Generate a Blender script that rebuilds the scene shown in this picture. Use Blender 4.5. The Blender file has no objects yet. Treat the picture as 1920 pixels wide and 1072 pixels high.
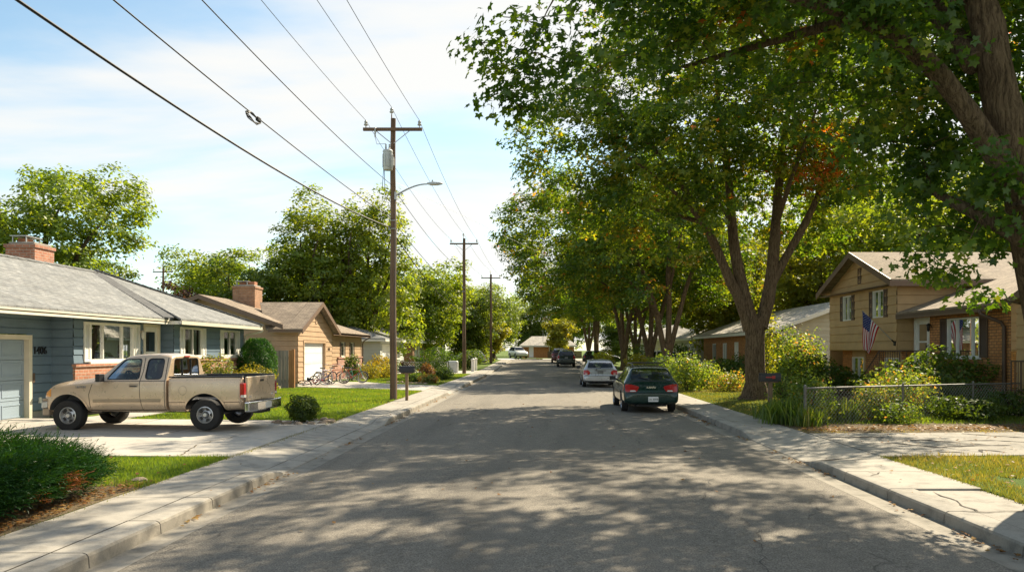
import bpy, bmesh, math, random
import numpy as np
from mathutils import Vector, Matrix
from mathutils.bvhtree import BVHTree
PI = math.pi
R = math.radians
scene = bpy.context.scene
COL = scene.collection

# ---------------------------------------------------------------- camera
cam = bpy.data.cameras.new('camera')
cam.sensor_width = 36.0
cam.lens = 1450.0 / 1920.0 * 36.0
cam.shift_x = -54.0 / 1920.0
cam.shift_y = 120.0 / 1920.0
cam.clip_start = 0.1
cam.clip_end = 3000
camo = bpy.data.objects.new('camera', cam)
camo.location = (0, 0, 1.95)
camo.rotation_euler = (PI / 2, 0, 0)
COL.objects.link(camo)
scene.camera = camo

# ---------------------------------------------------------------- light and exposure
SUN = Vector((0.70, 0.95, 1.02)).normalized()
sun_el = math.asin(SUN.z)
sun_az = math.atan2(SUN.x, SUN.y)
world = bpy.data.worlds.new('World')
scene.world = world
world.use_nodes = True
wn = world.node_tree
wn.nodes.clear()
def wnode(t, **k):
    n = wn.nodes.new(t)
    for a, b in k.items():
        setattr(n, a, b)
    return n
W = wn.links.new
sky = wnode('ShaderNodeTexSky', sky_type='NISHITA')
sky.sun_disc = False
sky.sun_elevation = sun_el
sky.sun_rotation = sun_az
sky.altitude = 800
sky.air_density = 1.0
sky.dust_density = 1.2
sky.ozone_density = 1.0
tc = wnode('ShaderNodeTexCoord')
sep = wnode('ShaderNodeSeparateXYZ')
W(tc.outputs['Generated'], sep.inputs[0])
zz = wnode('ShaderNodeMath', operation='ADD'); zz.inputs[1].default_value = 0.16
zm = wnode('ShaderNodeMath', operation='MAXIMUM'); zm.inputs[1].default_value = 0.0
W(sep.outputs[2], zm.inputs[0]); W(zm.outputs[0], zz.inputs[0])
dv = []
for i in (0, 1):
    d = wnode('ShaderNodeMath', operation='DIVIDE')
    W(sep.outputs[i], d.inputs[0]); W(zz.outputs[0], d.inputs[1]); dv.append(d)
cmb = wnode('ShaderNodeCombineXYZ')
W(dv[0].outputs[0], cmb.inputs[0]); W(dv[1].outputs[0], cmb.inputs[1])
mp = wnode('ShaderNodeMapping')
mp.inputs['Location'].default_value = (3.1, 1.75, 0)
mp.inputs['Rotation'].default_value = (0, 0, R(8))
mp.inputs['Scale'].default_value = (0.62, 1.25, 1)
W(cmb.outputs[0], mp.inputs[0])
nz = wnode('ShaderNodeTexNoise'); nz.inputs['Scale'].default_value = 1.15
nz.inputs['Detail'].default_value = 8; nz.inputs['Roughness'].default_value = 0.52
nz.inputs['Distortion'].default_value = 0.35
W(mp.outputs[0], nz.inputs[0])
# more cloud towards the sun's side (right) and the horizon
az = wnode('ShaderNodeMath', operation='MULTIPLY_ADD'); az.inputs[1].default_value = 0.10; 
W(sep.outputs[0], az.inputs[0]); W(nz.outputs[0], az.inputs[2])
hz = wnode('ShaderNodeMath', operation='MULTIPLY_ADD'); hz.inputs[1].default_value = -0.16
W(sep.outputs[2], hz.inputs[0]); W(az.outputs[0], hz.inputs[2])
rmp = wnode('ShaderNodeValToRGB')
rmp.color_ramp.elements[0].position = 0.31; rmp.color_ramp.elements[0].color = (0.0, 0.0, 0.0, 1)
rmp.color_ramp.elements[1].position = 0.55; rmp.color_ramp.elements[1].color = (0.94, 0.94, 0.94, 1)
rmp.color_ramp.interpolation = 'EASE'
W(hz.outputs[0], rmp.inputs[0])
mix = wnode('ShaderNodeMix', data_type='RGBA')
CLOUD = 6.05
mix.inputs['B'].default_value = (CLOUD * 1.0, CLOUD * 0.985, CLOUD * 0.945, 1)
W(rmp.outputs[0], mix.inputs['Factor'])
skm = wnode('ShaderNodeMix', data_type='RGBA', blend_type='MULTIPLY')
skm.inputs['Factor'].default_value = 1.0
skm.inputs['B'].default_value = (1.34, 1.40, 1.20, 1)
W(sky.outputs[0], skm.inputs['A'])
W(skm.outputs['Result'], mix.inputs['A'])
bg = wnode('ShaderNodeBackground'); bg.inputs['Strength'].default_value = 0.075
W(mix.outputs['Result'], bg.inputs[0])
wo = wnode('ShaderNodeOutputWorld')
W(bg.outputs[0], wo.inputs[0])

sl = bpy.data.lights.new('sun', 'SUN')
sl.energy = 5.0
sl.angle = R(0.53)
sl.color = (1.0, 0.87, 0.65)
so = bpy.data.objects.new('sun', sl)
so.rotation_euler = (-SUN).to_track_quat('-Z', 'Y').to_euler()
so.location = (30, 40, 60)
COL.objects.link(so)

scene.view_settings.view_transform = 'Standard'
scene.view_settings.look = 'None'
scene.view_settings.exposure = 1.16
scene.view_settings.gamma = 1.0
scene.view_settings.use_curve_mapping = False
scene.cycles.max_bounces = 8
scene.cycles.diffuse_bounces = 3
scene.cycles.transmission_bounces = 5
scene.cycles.transparent_max_bounces = 12
scene.cycles.sample_clamp_indirect = 6

# ---------------------------------------------------------------- helpers
def auto_uv(me):
    n = len(me.polygons)
    if n == 0: return
    uv = me.uv_layers.new(name='UVMap')
    nl = len(me.loops)
    vi = np.empty(nl, np.int32); me.loops.foreach_get('vertex_index', vi)
    co = np.empty(len(me.vertices) * 3, np.float32); me.vertices.foreach_get('co', co); co = co.reshape(-1, 3)
    nr = np.empty(n * 3, np.float32); me.polygons.foreach_get('normal', nr); nr = nr.reshape(-1, 3)
    lt = np.empty(n, np.int32); me.polygons.foreach_get('loop_total', lt)
    nn = np.repeat(nr, lt, axis=0)
    u = np.stack([-nn[:, 1], nn[:, 0], np.zeros(nl, np.float32)], 1)
    ul = np.linalg.norm(u, axis=1)
    flat = ul < 0.05
    u[flat] = (1, 0, 0); ul[flat] = 1
    u /= ul[:, None]
    v = np.cross(nn, u); v[flat] = (0, 1, 0)
    p = co[vi]
    out = np.stack([(p * u).sum(1), (p * v).sum(1)], 1).astype(np.float32)
    uv.data.foreach_set('uv', out.ravel())

def tag(o, label=None, cat=None, group=None, kind=None):
    if label: o['label'] = label
    if cat: o['category'] = cat
    if group: o['group'] = group
    if kind: o['kind'] = kind
    return o

def empty(name, loc=(0, 0, 0), rz=0.0, label=None, cat=None, group=None):
    o = bpy.data.objects.new(name, None)
    o.empty_display_size = 0.2
    o.location = loc; o.rotation_euler = (0, 0, rz)
    COL.objects.link(o)
    return tag(o, label, cat, group)

def link(name, me, mats, parent=None):
    o = bpy.data.objects.new(name, me)
    for m in (mats if isinstance(mats, (list, tuple)) else [mats]):
        me.materials.append(m)
    COL.objects.link(o)
    if parent is not None: o.parent = parent
    return o

def copy_tree(o, parent=None):
    c = o.copy(); COL.objects.link(c)
    if parent is not None: c.parent = parent
    for ch in list(o.children): copy_tree(ch, c)
    return c

class Pl:
    """local wall frame: u along the wall, v up, w outwards"""
    def __init__(s, O, U, N):
        s.O = Vector(O); s.U = Vector(U).normalized(); s.N = Vector(N).normalized(); s.Z = Vector((0, 0, 1))
    def p(s, u, v, w=0.0): return s.O + s.U * u + s.Z * v + s.N * w

class MB:
    def __init__(s): s.v = []; s.f = []; s.m = []; s.mi = 0
    def add(s, vs, fs, mi=None):
        b = len(s.v); s.v += [tuple(x) for x in vs]
        for f in fs: s.f.append(tuple(i + b for i in f)); s.m.append(s.mi if mi is None else mi)
        return s
    def quad(s, a, b, c, d, mi=None): return s.add([a, b, c, d], [(0, 1, 2, 3)], mi)
    def poly(s, pts, mi=None): return s.add(pts, [tuple(range(len(pts)))], mi)
    def hexa(s, p, mi=None):
        return s.add(p, [(0, 3, 2, 1), (4, 5, 6, 7), (0, 1, 5, 4), (1, 2, 6, 5), (2, 3, 7, 6), (3, 0, 4, 7)], mi)
    def box(s, x0, x1, y0, y1, z0, z1, mi=None):
        return s.hexa([(x0, y0, z0), (x1, y0, z0), (x1, y1, z0), (x0, y1, z0), (x0, y0, z1), (x1, y0, z1), (x1, y1, z1), (x0, y1, z1)], mi)
    def pbox(s, pl, u0, u1, v0, v1, w0, w1, mi=None):
        P = pl.p
        return s.hexa([P(u0, v0, w0), P(u1, v0, w0), P(u1, v0, w1), P(u0, v0, w1), P(u0, v1, w0), P(u1, v1, w0), P(u1, v1, w1), P(u0, v1, w1)], mi)
    def rbox(s, c, half, rot, mi=None):
        c = Vector(c); q = []
        for z in (-1, 1):
            for x, y in ((-1, -1), (1, -1), (1, 1), (-1, 1)):
                q.append(c + rot @ Vector((x * half[0], y * half[1], z * half[2])))
        return s.hexa(q, mi)
    def tube(s, pts, rad, n=8, mi=None, cap=True):
        pts = [Vector(p) for p in pts]; k = len(pts)
        if not isinstance(rad, (list, tuple)): rad = [rad] * k
        vs = []; fs = []
        t0 = (pts[1] - pts[0]).normalized()
        a = Vector((0, 0, 1)) if abs(t0.z) < 0.9 else Vector((1, 0, 0))
        nx = t0.cross(a).normalized()
        for i, p in enumerate(pts):
            t = (pts[min(i + 1, k - 1)] - pts[max(i - 1, 0)])
            t = t.normalized() if t.length > 1e-9 else t0
            nx = (nx - t * nx.dot(t))
            nx = nx.normalized() if nx.length > 1e-6 else t.orthogonal().normalized()
            ny = t.cross(nx)
            for j in range(n):
                an = 2 * PI * j / n
                vs.append(p + (nx * math.cos(an) + ny * math.sin(an)) * rad[i])
        for i in range(k - 1):
            for j in range(n):
                fs.append((i * n + j, i * n + (j + 1) % n, (i + 1) * n + (j + 1) % n, (i + 1) * n + j))
        if cap:
            fs.append(tuple(reversed(range(n)))); fs.append(tuple(range((k - 1) * n, k * n)))
        return s.add(vs, fs, mi)
    def lathe(s, prof, n=24, origin=(0, 0, 0), axis='z', mi=None, closed=False, open_=False):
        vs = []; fs = []; k = len(prof); o = Vector(origin)
        for r, h in prof:
            for j in range(n):
                an = 2 * PI * j / n
                c, q = r * math.cos(an), r * math.sin(an)
                vs.append(o + (Vector((c, q, h)) if axis == 'z' else Vector((c, h, q)) if axis == 'y' else Vector((h, c, q))))
        for i in range(k if closed else k - 1):
            i2 = (i + 1) % k
            for j in range(n):
                j2 = (j + 1) % n
                fs.append((i * n + j, i * n + j2, i2 * n + j2, i2 * n + j))
        if not closed:
            if prof[0][0] > 1e-6 and not open_: fs.append(tuple(range(n)))
            if prof[-1][0] > 1e-6 and not open_: fs.append(tuple(range((k - 1) * n, k * n)))
        return s.add(vs, fs, mi)
    def prism(s, poly, d0, d1, axis='y', mi=None):
        """polygon in the two other axes, extruded from d0 to d1 along axis"""
        def q(a, b, d): return (a, d, b) if axis == 'y' else (d, a, b) if axis == 'x' else (a, b, d)
        n = len(poly)
        vs = [q(a, b, d0) for a, b in poly] + [q(a, b, d1) for a, b in poly]
        fs = [tuple(range(n)), tuple(reversed(range(n, 2 * n)))] + [(i, i + n, (i + 1) % n + n, (i + 1) % n) for i in range(n)]
        return s.add(vs, fs, mi)
    def mesh(s, name, fix=False):
        me = bpy.data.meshes.new(name)
        me.from_pydata(s.v, [], s.f)
        if len(set(s.m)) > 1: me.polygons.foreach_set('material_index', s.m)
        if fix:
            bm = bmesh.new(); bm.from_mesh(me)
            bmesh.ops.remove_doubles(bm, verts=bm.verts, dist=1e-5)
            bmesh.ops.recalc_face_normals(bm, faces=bm.faces); bm.to_mesh(me); bm.free()
        me.update()
        return me
    def build(s, name, mats, parent=None, smooth=None, bevel=0, fix=True, seg=2):
        if name in ('foundation', 'trim_board', 'soffit', 'fascia') and len(s.f) > 6 and len(s.v) % 8 == 0 and len(s.f) == len(s.v) // 8 * 6:
            o = None   # every separate board or footing is a piece of its own
            for i in range(len(s.v) // 8):
                q = MB(); q.v = s.v[i * 8:i * 8 + 8]; q.f = [tuple(k - i * 8 for k in f) for f in s.f[i * 6:i * 6 + 6]]; q.m = s.m[i * 6:i * 6 + 6]
                o = q.build(name, mats, parent, smooth, bevel, fix, seg)
            return o
        me = s.mesh(name, fix)
        auto_uv(me)
        if smooth is not None:
            me.polygons.foreach_set('use_smooth', [True] * len(me.polygons))
            me.set_sharp_from_angle(angle=R(smooth))
        o = link(name, me, mats, parent)
        if bevel:
            b = o.modifiers.new('bevel', 'BEVEL'); b.width = bevel; b.segments = seg; b.limit_method = 'ANGLE'; b.angle_limit = R(40)
        return o

def npmesh(name, verts, faces, attr=None):
    """verts (n,3), faces (m,k) numpy -> mesh, attr: per-face float named tint"""
    me = bpy.data.meshes.new(name)
    nv = len(verts); m, k = faces.shape
    me.vertices.add(nv); me.vertices.foreach_set('co', np.ascontiguousarray(verts, np.float32).ravel())
    me.loops.add(m * k); me.loops.foreach_set('vertex_index', np.ascontiguousarray(faces, np.int32).ravel())
    me.polygons.add(m); me.polygons.foreach_set('loop_start', np.arange(0, m * k, k, dtype=np.int32))
    try: me.polygons.foreach_set('loop_total', np.full(m, k, np.int32))
    except Exception: pass
    if attr is not None:
        a = me.attributes.new('tint', 'FLOAT', 'FACE'); a.data.foreach_set('value', np.ascontiguousarray(attr, np.float32))
    me.update(calc_edges=True)
    return me

def text_mesh(s, size, depth=0.01):
    cu = bpy.data.curves.new('txt', 'FONT'); cu.body = s; cu.size = size; cu.extrude = depth; cu.align_x = 'CENTER'; cu.align_y = 'CENTER'
    o = bpy.data.objects.new('txt', cu); COL.objects.link(o)
    dg = bpy.context.evaluated_depsgraph_get()
    me = bpy.data.meshes.new_from_object(o.evaluated_get(dg))
    bpy.data.objects.remove(o)
    return me

def text_on(name, s, size, origin, U, N, mat, parent, depth=0.01, up=(0, 0, 1)):
    me = text_mesh(s, size, depth)
    U = Vector(U).normalized(); N = Vector(N).normalized(); Z = Vector(up)
    M = Matrix(((U.x, Z.x, N.x, origin[0]), (U.y, Z.y, N.y, origin[1]), (U.z, Z.z, N.z, origin[2]), (0, 0, 0, 1)))
    me.transform(M)
    return link(name, me, mat, parent)

# ---------------------------------------------------------------- materials
class NT:
    def __init__(s, name):
        s.mat = bpy.data.materials.new(name); s.mat.use_nodes = True
        s.t = s.mat.node_tree; s.t.nodes.clear()
        s.out = s.t.nodes.new('ShaderNodeOutputMaterial')
    def n(s, t, ins=None, **k):
        nd = s.t.nodes.new('ShaderNode' + t)
        for a, b in k.items(): setattr(nd, a, b)
        for a, b in (ins or {}).items(): s.set(nd, a, b)
        return nd
    def set(s, nd, a, b):
        i = nd.inputs[a]
        if isinstance(b, bpy.types.NodeSocket): s.t.links.new(b, i)
        elif isinstance(b, bpy.types.Node): s.t.links.new(b.outputs[0], i)
        else: i.default_value = (tuple(b) + (1,) if isinstance(b, (tuple, list)) and len(b) == 3 and i.type == 'RGBA' else b)
    def coord(s, which='Object'): return s.n('TexCoord').outputs[which]
    def noise(s, vec, scale, detail=4, rough=0.55, dist=0.0):
        return s.n('TexNoise', {'Vector': vec, 'Scale': scale, 'Detail': detail, 'Roughness': rough, 'Distortion': dist}).outputs[0]
    def ramp(s, fac, stops, interp='LINEAR'):
        nd = s.n('ValToRGB', {'Fac': fac}); cr = nd.color_ramp; cr.interpolation = interp
        while len(cr.elements) > 1: cr.elements.remove(cr.elements[-1])
        for i, (p, c) in enumerate(stops):
            e = cr.elements[0] if i == 0 else cr.elements.new(p)
            e.position = p
            c = (c, c, c) if not isinstance(c, (tuple, list)) else c
            e.color = tuple(c[:3]) + (1,)
        return nd.outputs[0]
    def mix(s, fac, a, b, blend='MIX'):
        nd = s.n('Mix', data_type='RGBA', blend_type=blend)
        s.set(nd, 'Factor', fac)
        for k, v in (('A', a), ('B', b)):
            i = [x for x in nd.inputs if x.name == k and x.type == 'RGBA'][0]
            if isinstance(v, bpy.types.NodeSocket): s.t.links.new(v, i)
            else: i.default_value = tuple(v[:3]) + (1,)
        return [x for x in nd.outputs if x.type == 'RGBA'][0]
    def math(s, op, a, b=0.0):
        nd = s.n('Math', operation=op); s.set(nd, 0, a); s.set(nd, 1, b); return nd.outputs[0]
    def bump(s, h, strength=0.3, dist=0.02):
        return s.n('Bump', {'Height': h, 'Strength': strength, 'Distance': dist}).outputs[0]
    def bsdf(s, col, rough=0.6, metal=0.0, normal=None, coat=0.0, spec=0.5, **kw):
        p = s.n('BsdfPrincipled')
        s.set(p, 'Base Color', col); s.set(p, 'Roughness', rough); s.set(p, 'Metallic', metal)
        s.set(p, 'Specular IOR Level', spec)
        if normal is not None: s.set(p, 'Normal', normal)
        if coat: s.set(p, 'Coat Weight', coat); s.set(p, 'Coat Roughness', 0.04)
        for k, v in kw.items(): s.set(p, k, v)
        return p
    def done(s, sh):
        s.t.links.new(sh.outputs[0], s.out.inputs['Surface']); return s.mat

def mul(c, f): return tuple(max(0, min(1, x * f)) for x in c)

def plain(name, col, rough=0.6, metal=0.0, var=0.12, scale=3.0, bump=0.0, bscale=60, coat=0.0, spec=0.5):
    t = NT(name); v = t.coord()
    nz = t.noise(v, scale, 5, 0.6)
    c = t.ramp(nz, [(0.3, mul(col, 1 - var)), (0.7, mul(col, 1 + var))])
    nb = t.bump(t.noise(v, bscale, 3), bump, 0.01) if bump else None
    return t.done(t.bsdf(c, rough, metal, nb, coat, spec))

def paint(name, col, rough=0.32, metal=0.25):
    t = NT(name); v = t.coord()
    dust = t.ramp(t.noise(v, 2.2, 6, 0.65), [(0.35, mul(col, 0.93)), (0.7, mul(col, 1.08))])
    r = t.ramp(t.noise(v, 7, 5, 0.7), [(0.3, rough * 0.8), (0.75, rough * 1.5)])
    return t.done(t.bsdf(dust, r, metal, None, 0.6))

def brick(name, c1, c2, mortar, bw=0.235, bh=0.088):
    t = NT(name); uv = t.coord('UV')
    b = t.n('TexBrick', {'Vector': uv, 'Color1': c1, 'Color2': c2, 'Mortar': mortar, 'Scale': 1.0, 'Mortar Size': 0.010, 'Mortar Smooth': 0.15,
                         'Bias': 0.0, 'Brick Width': bw, 'Row Height': bh})
    nz = t.ramp(t.noise(t.coord(), 6, 6, 0.65), [(0.3, 0.72), (0.7, 1.2)])
    c = t.mix(1.0, b.outputs[0], nz, 'MULTIPLY')
    h = t.math('SUBTRACT', t.math('MULTIPLY', t.noise(t.coord(), 90, 2), 0.25), b.outputs[1])
    return t.done(t.bsdf(c, 0.85, 0, t.bump(h, 0.8, 0.008)))

def shingle(name, c1, c2):
    t = NT(name); uv = t.coord('UV')
    b = t.n('TexBrick', {'Vector': uv, 'Color1': c1, 'Color2': c2, 'Mortar': mul(c1, 0.45), 'Scale': 1.0, 'Mortar Size': 0.010, 'Mortar Smooth': 0.5,  # row shadow lines are put into the colour as dark mortar
                         'Bias': -0.1, 'Brick Width': 0.30, 'Row Height': 0.145})
    b.offset = 0.37; b.squash = 1.0
    g = t.ramp(t.noise(t.coord(), 1.3, 5, 0.6), [(0.3, 0.78), (0.72, 1.18)])
    sp = t.ramp(t.noise(t.coord(), 140, 2), [(0.3, 0.75), (0.7, 1.25)])
    st = t.ramp(t.noise(t.n('Mapping', {'Vector': uv, 'Scale': (2.5, 9, 1)}).outputs[0], 1.6, 4), [(0.35, 0.8), (0.65, 1.15)])
    c = t.mix(1.0, t.mix(1.0, t.mix(1.0, b.outputs[0], g, 'MULTIPLY'), sp, 'MULTIPLY'), st, 'MULTIPLY')
    h = t.math('MULTIPLY', b.outputs[1], -1.0)
    return t.done(t.bsdf(c, 0.9, 0, t.bump(h, 0.6, 0.012), spec=0.25))

def leafmat(name, stops, trans=0.42, gloss=0.022, rough=0.42, tcol=(2.9, 2.45, 0.5)):
    """stops: colour over the leaf's own tint; light passes through the blade"""
    t = NT(name)
    a = t.n('Attribute', attribute_name='tint', attribute_type='GEOMETRY')
    c = t.ramp(a.outputs['Fac'], stops)
    tr = t.mix(1.0, c, tcol, 'MULTIPLY')
    d = t.n('BsdfDiffuse', {'Color': c}); r = t.n('BsdfTranslucent', {'Color': tr})
    m = t.n('MixShader', {'Fac': trans}); t.set(m, 1, d); t.set(m, 2, r)
    g = t.n('BsdfGlossy', {'Color': (1, 1, 1), 'Roughness': rough})
    m2 = t.n('MixShader', {'Fac': gloss}); t.set(m2, 1, m); t.set(m2, 2, g)
    return t.done(m2)

def glassmat(name, tint=(0.55, 0.62, 0.6), base=0.04, fk=0.75):
    t = NT(name)
    tr = t.n('BsdfTransparent', {'Color': tint}); g = t.n('BsdfGlossy', {'Color': (0.95, 0.97, 1.0), 'Roughness': 0.015})
    f = t.n('Fresnel', {'IOR': 1.5})
    k = t.math('ADD', t.math('MULTIPLY', f.outputs[0], fk), base)
    m = t.n('MixShader', {'Fac': k}); t.set(m, 1, tr); t.set(m, 2, g)
    return t.done(m)

def wood(name, c1, c2, sx=(14, 14, 0.7), rough=0.8):
    t = NT(name); v = t.coord()
    m = t.n('Mapping', {'Vector': v, 'Scale': sx}).outputs[0]
    g = t.noise(m, 1.0, 8, 0.65, 0.4)
    c = t.ramp(g, [(0.25, c1), (0.5, mul(c2, 0.85)), (0.75, c2)])
    big = t.ramp(t.noise(v, 0.7, 4), [(0.3, 0.75), (0.7, 1.2)])
    c = t.mix(1.0, c, big, 'MULTIPLY')
    return t.done(t.bsdf(c, rough, 0, t.bump(g, 0.5, 0.01), spec=0.3))

def barkmat(name, c1, c2, s=1.0):
    t = NT(name); v = t.coord()
    wv = t.n('VectorMath', {0: v, 1: t.n('VectorMath', {0: t.n('TexNoise', {'Vector': v, 'Scale': 3.0, 'Detail': 3}).outputs[1], 1: (0.12, 0.12, 0.12)}, operation='MULTIPLY').outputs[0]}, operation='ADD').outputs[0]
    g = t.noise(t.n('Mapping', {'Vector': wv, 'Scale': (26 * s, 26 * s, 3.0 * s)}).outputs[0], 1.0, 9, 0.72, 0.5)
    k = t.noise(t.n('Mapping', {'Vector': wv, 'Scale': (48 * s, 48 * s, 7.0 * s)}).outputs[0], 1.0, 5, 0.7)
    h = t.math('ADD', t.math('MULTIPLY', g, 0.75), t.math('MULTIPLY', k, 0.25))
    c = t.ramp(h, [(0.36, mul(c1, 0.3)), (0.46, c1), (0.60, c2)])
    lich = t.ramp(t.noise(v, 1.7, 5), [(0.5, 0.0), (0.72, 0.3)])
    c = t.mix(lich, c, mul(c1, 1.1))
    return t.done(t.bsdf(c, 0.95, 0, t.bump(h, 1.0, 0.12), spec=0.2))

def asphaltmat():
    t = NT('asphalt'); v = t.coord()
    fine = t.noise(v, 62, 3, 0.75); mid = t.noise(v, 9, 5, 0.65); big = t.noise(t.n('Mapping', {'Vector': v, 'Scale': (0.9, 0.16, 1)}).outputs[0], 0.9, 5, 0.6)
    c = t.ramp(big, [(0.25, (0.162, 0.146, 0.122)), (0.55, (0.200, 0.178, 0.146)), (0.8, (0.235, 0.206, 0.167))])
    c = t.mix(1.0, c, t.ramp(fine, [(0.30, 0.35), (0.5, 0.98), (0.70, 1.8)]), 'MULTIPLY')
    c = t.mix(1.0, c, t.ramp(mid, [(0.3, 0.84), (0.7, 1.14)]), 'MULTIPLY')
    vo = t.n('TexVoronoi', {'Vector': t.n('Mapping', {'Vector': t.n('VectorMath', {0: v, 1: t.n('TexNoise', {'Vector': v, 'Scale': 1.2}).outputs[1]}, operation='ADD').outputs[0], 'Scale': (0.30, 0.13, 0.3)}).outputs[0], 'Scale': 1.0}, feature='DISTANCE_TO_EDGE').outputs[0]
    crack = t.ramp(vo, [(0.0, 1.0), (0.006, 0.0)])
    brk = t.ramp(t.noise(v, 0.35, 3), [(0.5, 0.0), (0.6, 0.75)])
    k = t.math('MULTIPLY', crack, brk)
    c = t.mix(k, c, (0.035, 0.033, 0.03))
    # leaked oil along the lane middles
    oil = t.ramp(t.noise(t.n('Mapping', {'Vector': v, 'Scale': (1.2, 0.07, 1)}).outputs[0], 1.0, 3), [(0.52, 1.0), (0.66, 0.8)])
    c = t.mix(1.0, c, oil, 'MULTIPLY')
    h = t.math('SUBTRACT', fine, t.math('MULTIPLY', k, 0.7))
    return t.done(t.bsdf(c, 0.9, 0, t.bump(h, 0.7, 0.008), spec=0.3))

def concretemat(name, col, stain=1.0):
    t = NT(name); v = t.coord()
    fine = t.noise(v, 70, 4, 0.7); mid = t.noise(v, 3.5, 6, 0.65); big = t.noise(v, 0.45, 4, 0.6)
    c = t.ramp(big, [(0.3, mul(col, 0.86)), (0.7, mul(col, 1.1))])
    c = t.mix(1.0, c, t.ramp(mid, [(0.25, 1 - 0.26 * stain), (0.5, 1.0), (0.75, 1 + 0.09 * stain)]), 'MULTIPLY')
    c = t.mix(1.0, c, t.ramp(fine, [(0.3, 0.85), (0.7, 1.13)]), 'MULTIPLY')
    spot = t.ramp(t.noise(v, 14, 2), [(0.70, 1.0), (0.78, 0.62)])
    c = t.mix(1.0, c, spot, 'MULTIPLY')
    return t.done(t.bsdf(c, 0.9, 0, t.bump(fine, 0.4, 0.005), spec=0.3))

def groundmat():
    t = NT('lawn_soil'); v = t.coord()
    big = t.noise(v, 0.35, 4); mid = t.noise(v, 3, 5, 0.65); fine = t.noise(v, 45, 3, 0.7)
    c = t.ramp(mid, [(0.25, (0.060, 0.105, 0.014)), (0.55, (0.095, 0.155, 0.020)), (0.8, (0.14, 0.17, 0.034))])
    c = t.mix(t.ramp(big, [(0.45, 0.0), (0.7, 0.55)]), c, (0.15, 0.125, 0.06))
    c = t.mix(1.0, c, t.ramp(fine, [(0.3, 0.5), (0.7, 1.45)]), 'MULTIPLY')
    return t.done(t.bsdf(c, 0.95, 0, t.bump(fine, 1.0, 0.03), spec=0.15))

def dirtmat():
    t = NT('dirt'); v = t.coord()
    mid = t.noise(v, 4, 5, 0.7); fine = t.noise(v, 60, 3, 0.7)
    c = t.ramp(mid, [(0.3, (0.10, 0.075, 0.045)), (0.7, (0.20, 0.155, 0.095))])
    c = t.mix(1.0, c, t.ramp(fine, [(0.3, 0.55), (0.7, 1.4)]), 'MULTIPLY')
    return t.done(t.bsdf(c, 0.95, 0, t.bump(fine, 1.0, 0.02), spec=0.15))

m_asphalt = asphaltmat()
m_walk = concretemat('sidewalk_concrete', (0.345, 0.318, 0.275), 1.7)
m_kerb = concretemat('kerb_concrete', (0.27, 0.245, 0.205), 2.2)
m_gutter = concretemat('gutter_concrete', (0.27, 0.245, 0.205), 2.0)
m_drive = concretemat('driveway_concrete', (0.42, 0.39, 0.345))
m_olddrive = concretemat('old_driveway', (0.275, 0.255, 0.222), 2.2)
m_ground = groundmat(); m_dirt = dirtmat()
m_tar = plain('tar', (0.045, 0.042, 0.038), 0.8)
m_crack = plain('crack_dirt', (0.035, 0.028, 0.02), 0.95)
m_found = concretemat('foundation', (0.33, 0.31, 0.27))
m_blue = plain('blue_siding', (0.125, 0.182, 0.238), 0.6, var=0.1, scale=2, bump=0.15, bscale=40)
m_bluedoor = plain('pale_blue_door', (0.29, 0.36, 0.43), 0.5, var=0.05)
m_tan = plain('tan_siding', (0.46, 0.305, 0.18), 0.65, var=0.1, scale=2, bump=0.15, bscale=40)
m_tan2 = plain('brown_tan_siding', (0.47, 0.305, 0.145), 0.65, var=0.1, scale=2, bump=0.15, bscale=40)
m_cream = plain('cream_siding', (0.55, 0.52, 0.43), 0.65, var=0.07, scale=2)
m_pale = plain('pale_grey_siding', (0.50, 0.52, 0.48), 0.65, var=0.07, scale=2)
m_white = plain('white_paint', (0.74, 0.72, 0.66), 0.5, var=0.06, scale=3)
m_whited = plain('white_door', (0.80, 0.79, 0.77), 0.45, var=0.04)
m_trim = plain('cream_trim', (0.66, 0.60, 0.48), 0.5, var=0.06)
m_brown = plain('brown_trim', (0.10, 0.062, 0.040), 0.55, var=0.12)
m_brownfascia = plain('brown_fascia', (0.16, 0.10, 0.065), 0.55, var=0.1)
m_brick = brick('red_brick', (0.36, 0.135, 0.075), (0.44, 0.185, 0.105), (0.42, 0.33, 0.26))
m_brick2 = brick('orange_brick', (0.47, 0.195, 0.062), (0.57, 0.265, 0.09), (0.13, 0.085, 0.05))
m_brick3 = brick('brown_brick', (0.33, 0.165, 0.085), (0.40, 0.21, 0.11), (0.34, 0.25, 0.18))
m_roofg = shingle('grey_shingle', (0.20, 0.205, 0.205), (0.27, 0.27, 0.26))
m_roofb = shingle('brown_shingle', (0.235, 0.185, 0.14), (0.32, 0.255, 0.19))
m_roofl = shingle('light_shingle', (0.36, 0.33, 0.29), (0.45, 0.42, 0.37))
m_glass = glassmat('window_glass')
m_carglass = glassmat('car_glass', (0.50, 0.60, 0.54), 0.0, 0.5)
m_darkglass = glassmat('tinted_glass', (0.10, 0.13, 0.13), 0.015)
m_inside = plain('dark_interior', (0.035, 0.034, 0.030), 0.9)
def curtainmat():
    t = NT('curtain'); v = t.coord('UV')
    w = t.n('TexWave', {'Vector': v, 'Scale': 3.2, 'Distortion': 1.5, 'Detail': 2}, wave_type='BANDS', bands_direction='X').outputs[1]
    c = t.ramp(w, [(0.0, (0.40, 0.42, 0.34)), (1.0, (0.68, 0.70, 0.58))])
    return t.done(t.bsdf(c, 0.9, 0, t.bump(w, 0.6, 0.05)))
m_curtain = curtainmat()
m_pole = wood('pole_wood', (0.085, 0.052, 0.035), (0.215, 0.135, 0.085), (26, 26, 0.5))
m_fence = wood('weathered_wood', (0.14, 0.11, 0.085), (0.34, 0.29, 0.235), (18, 18, 0.8))
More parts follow.
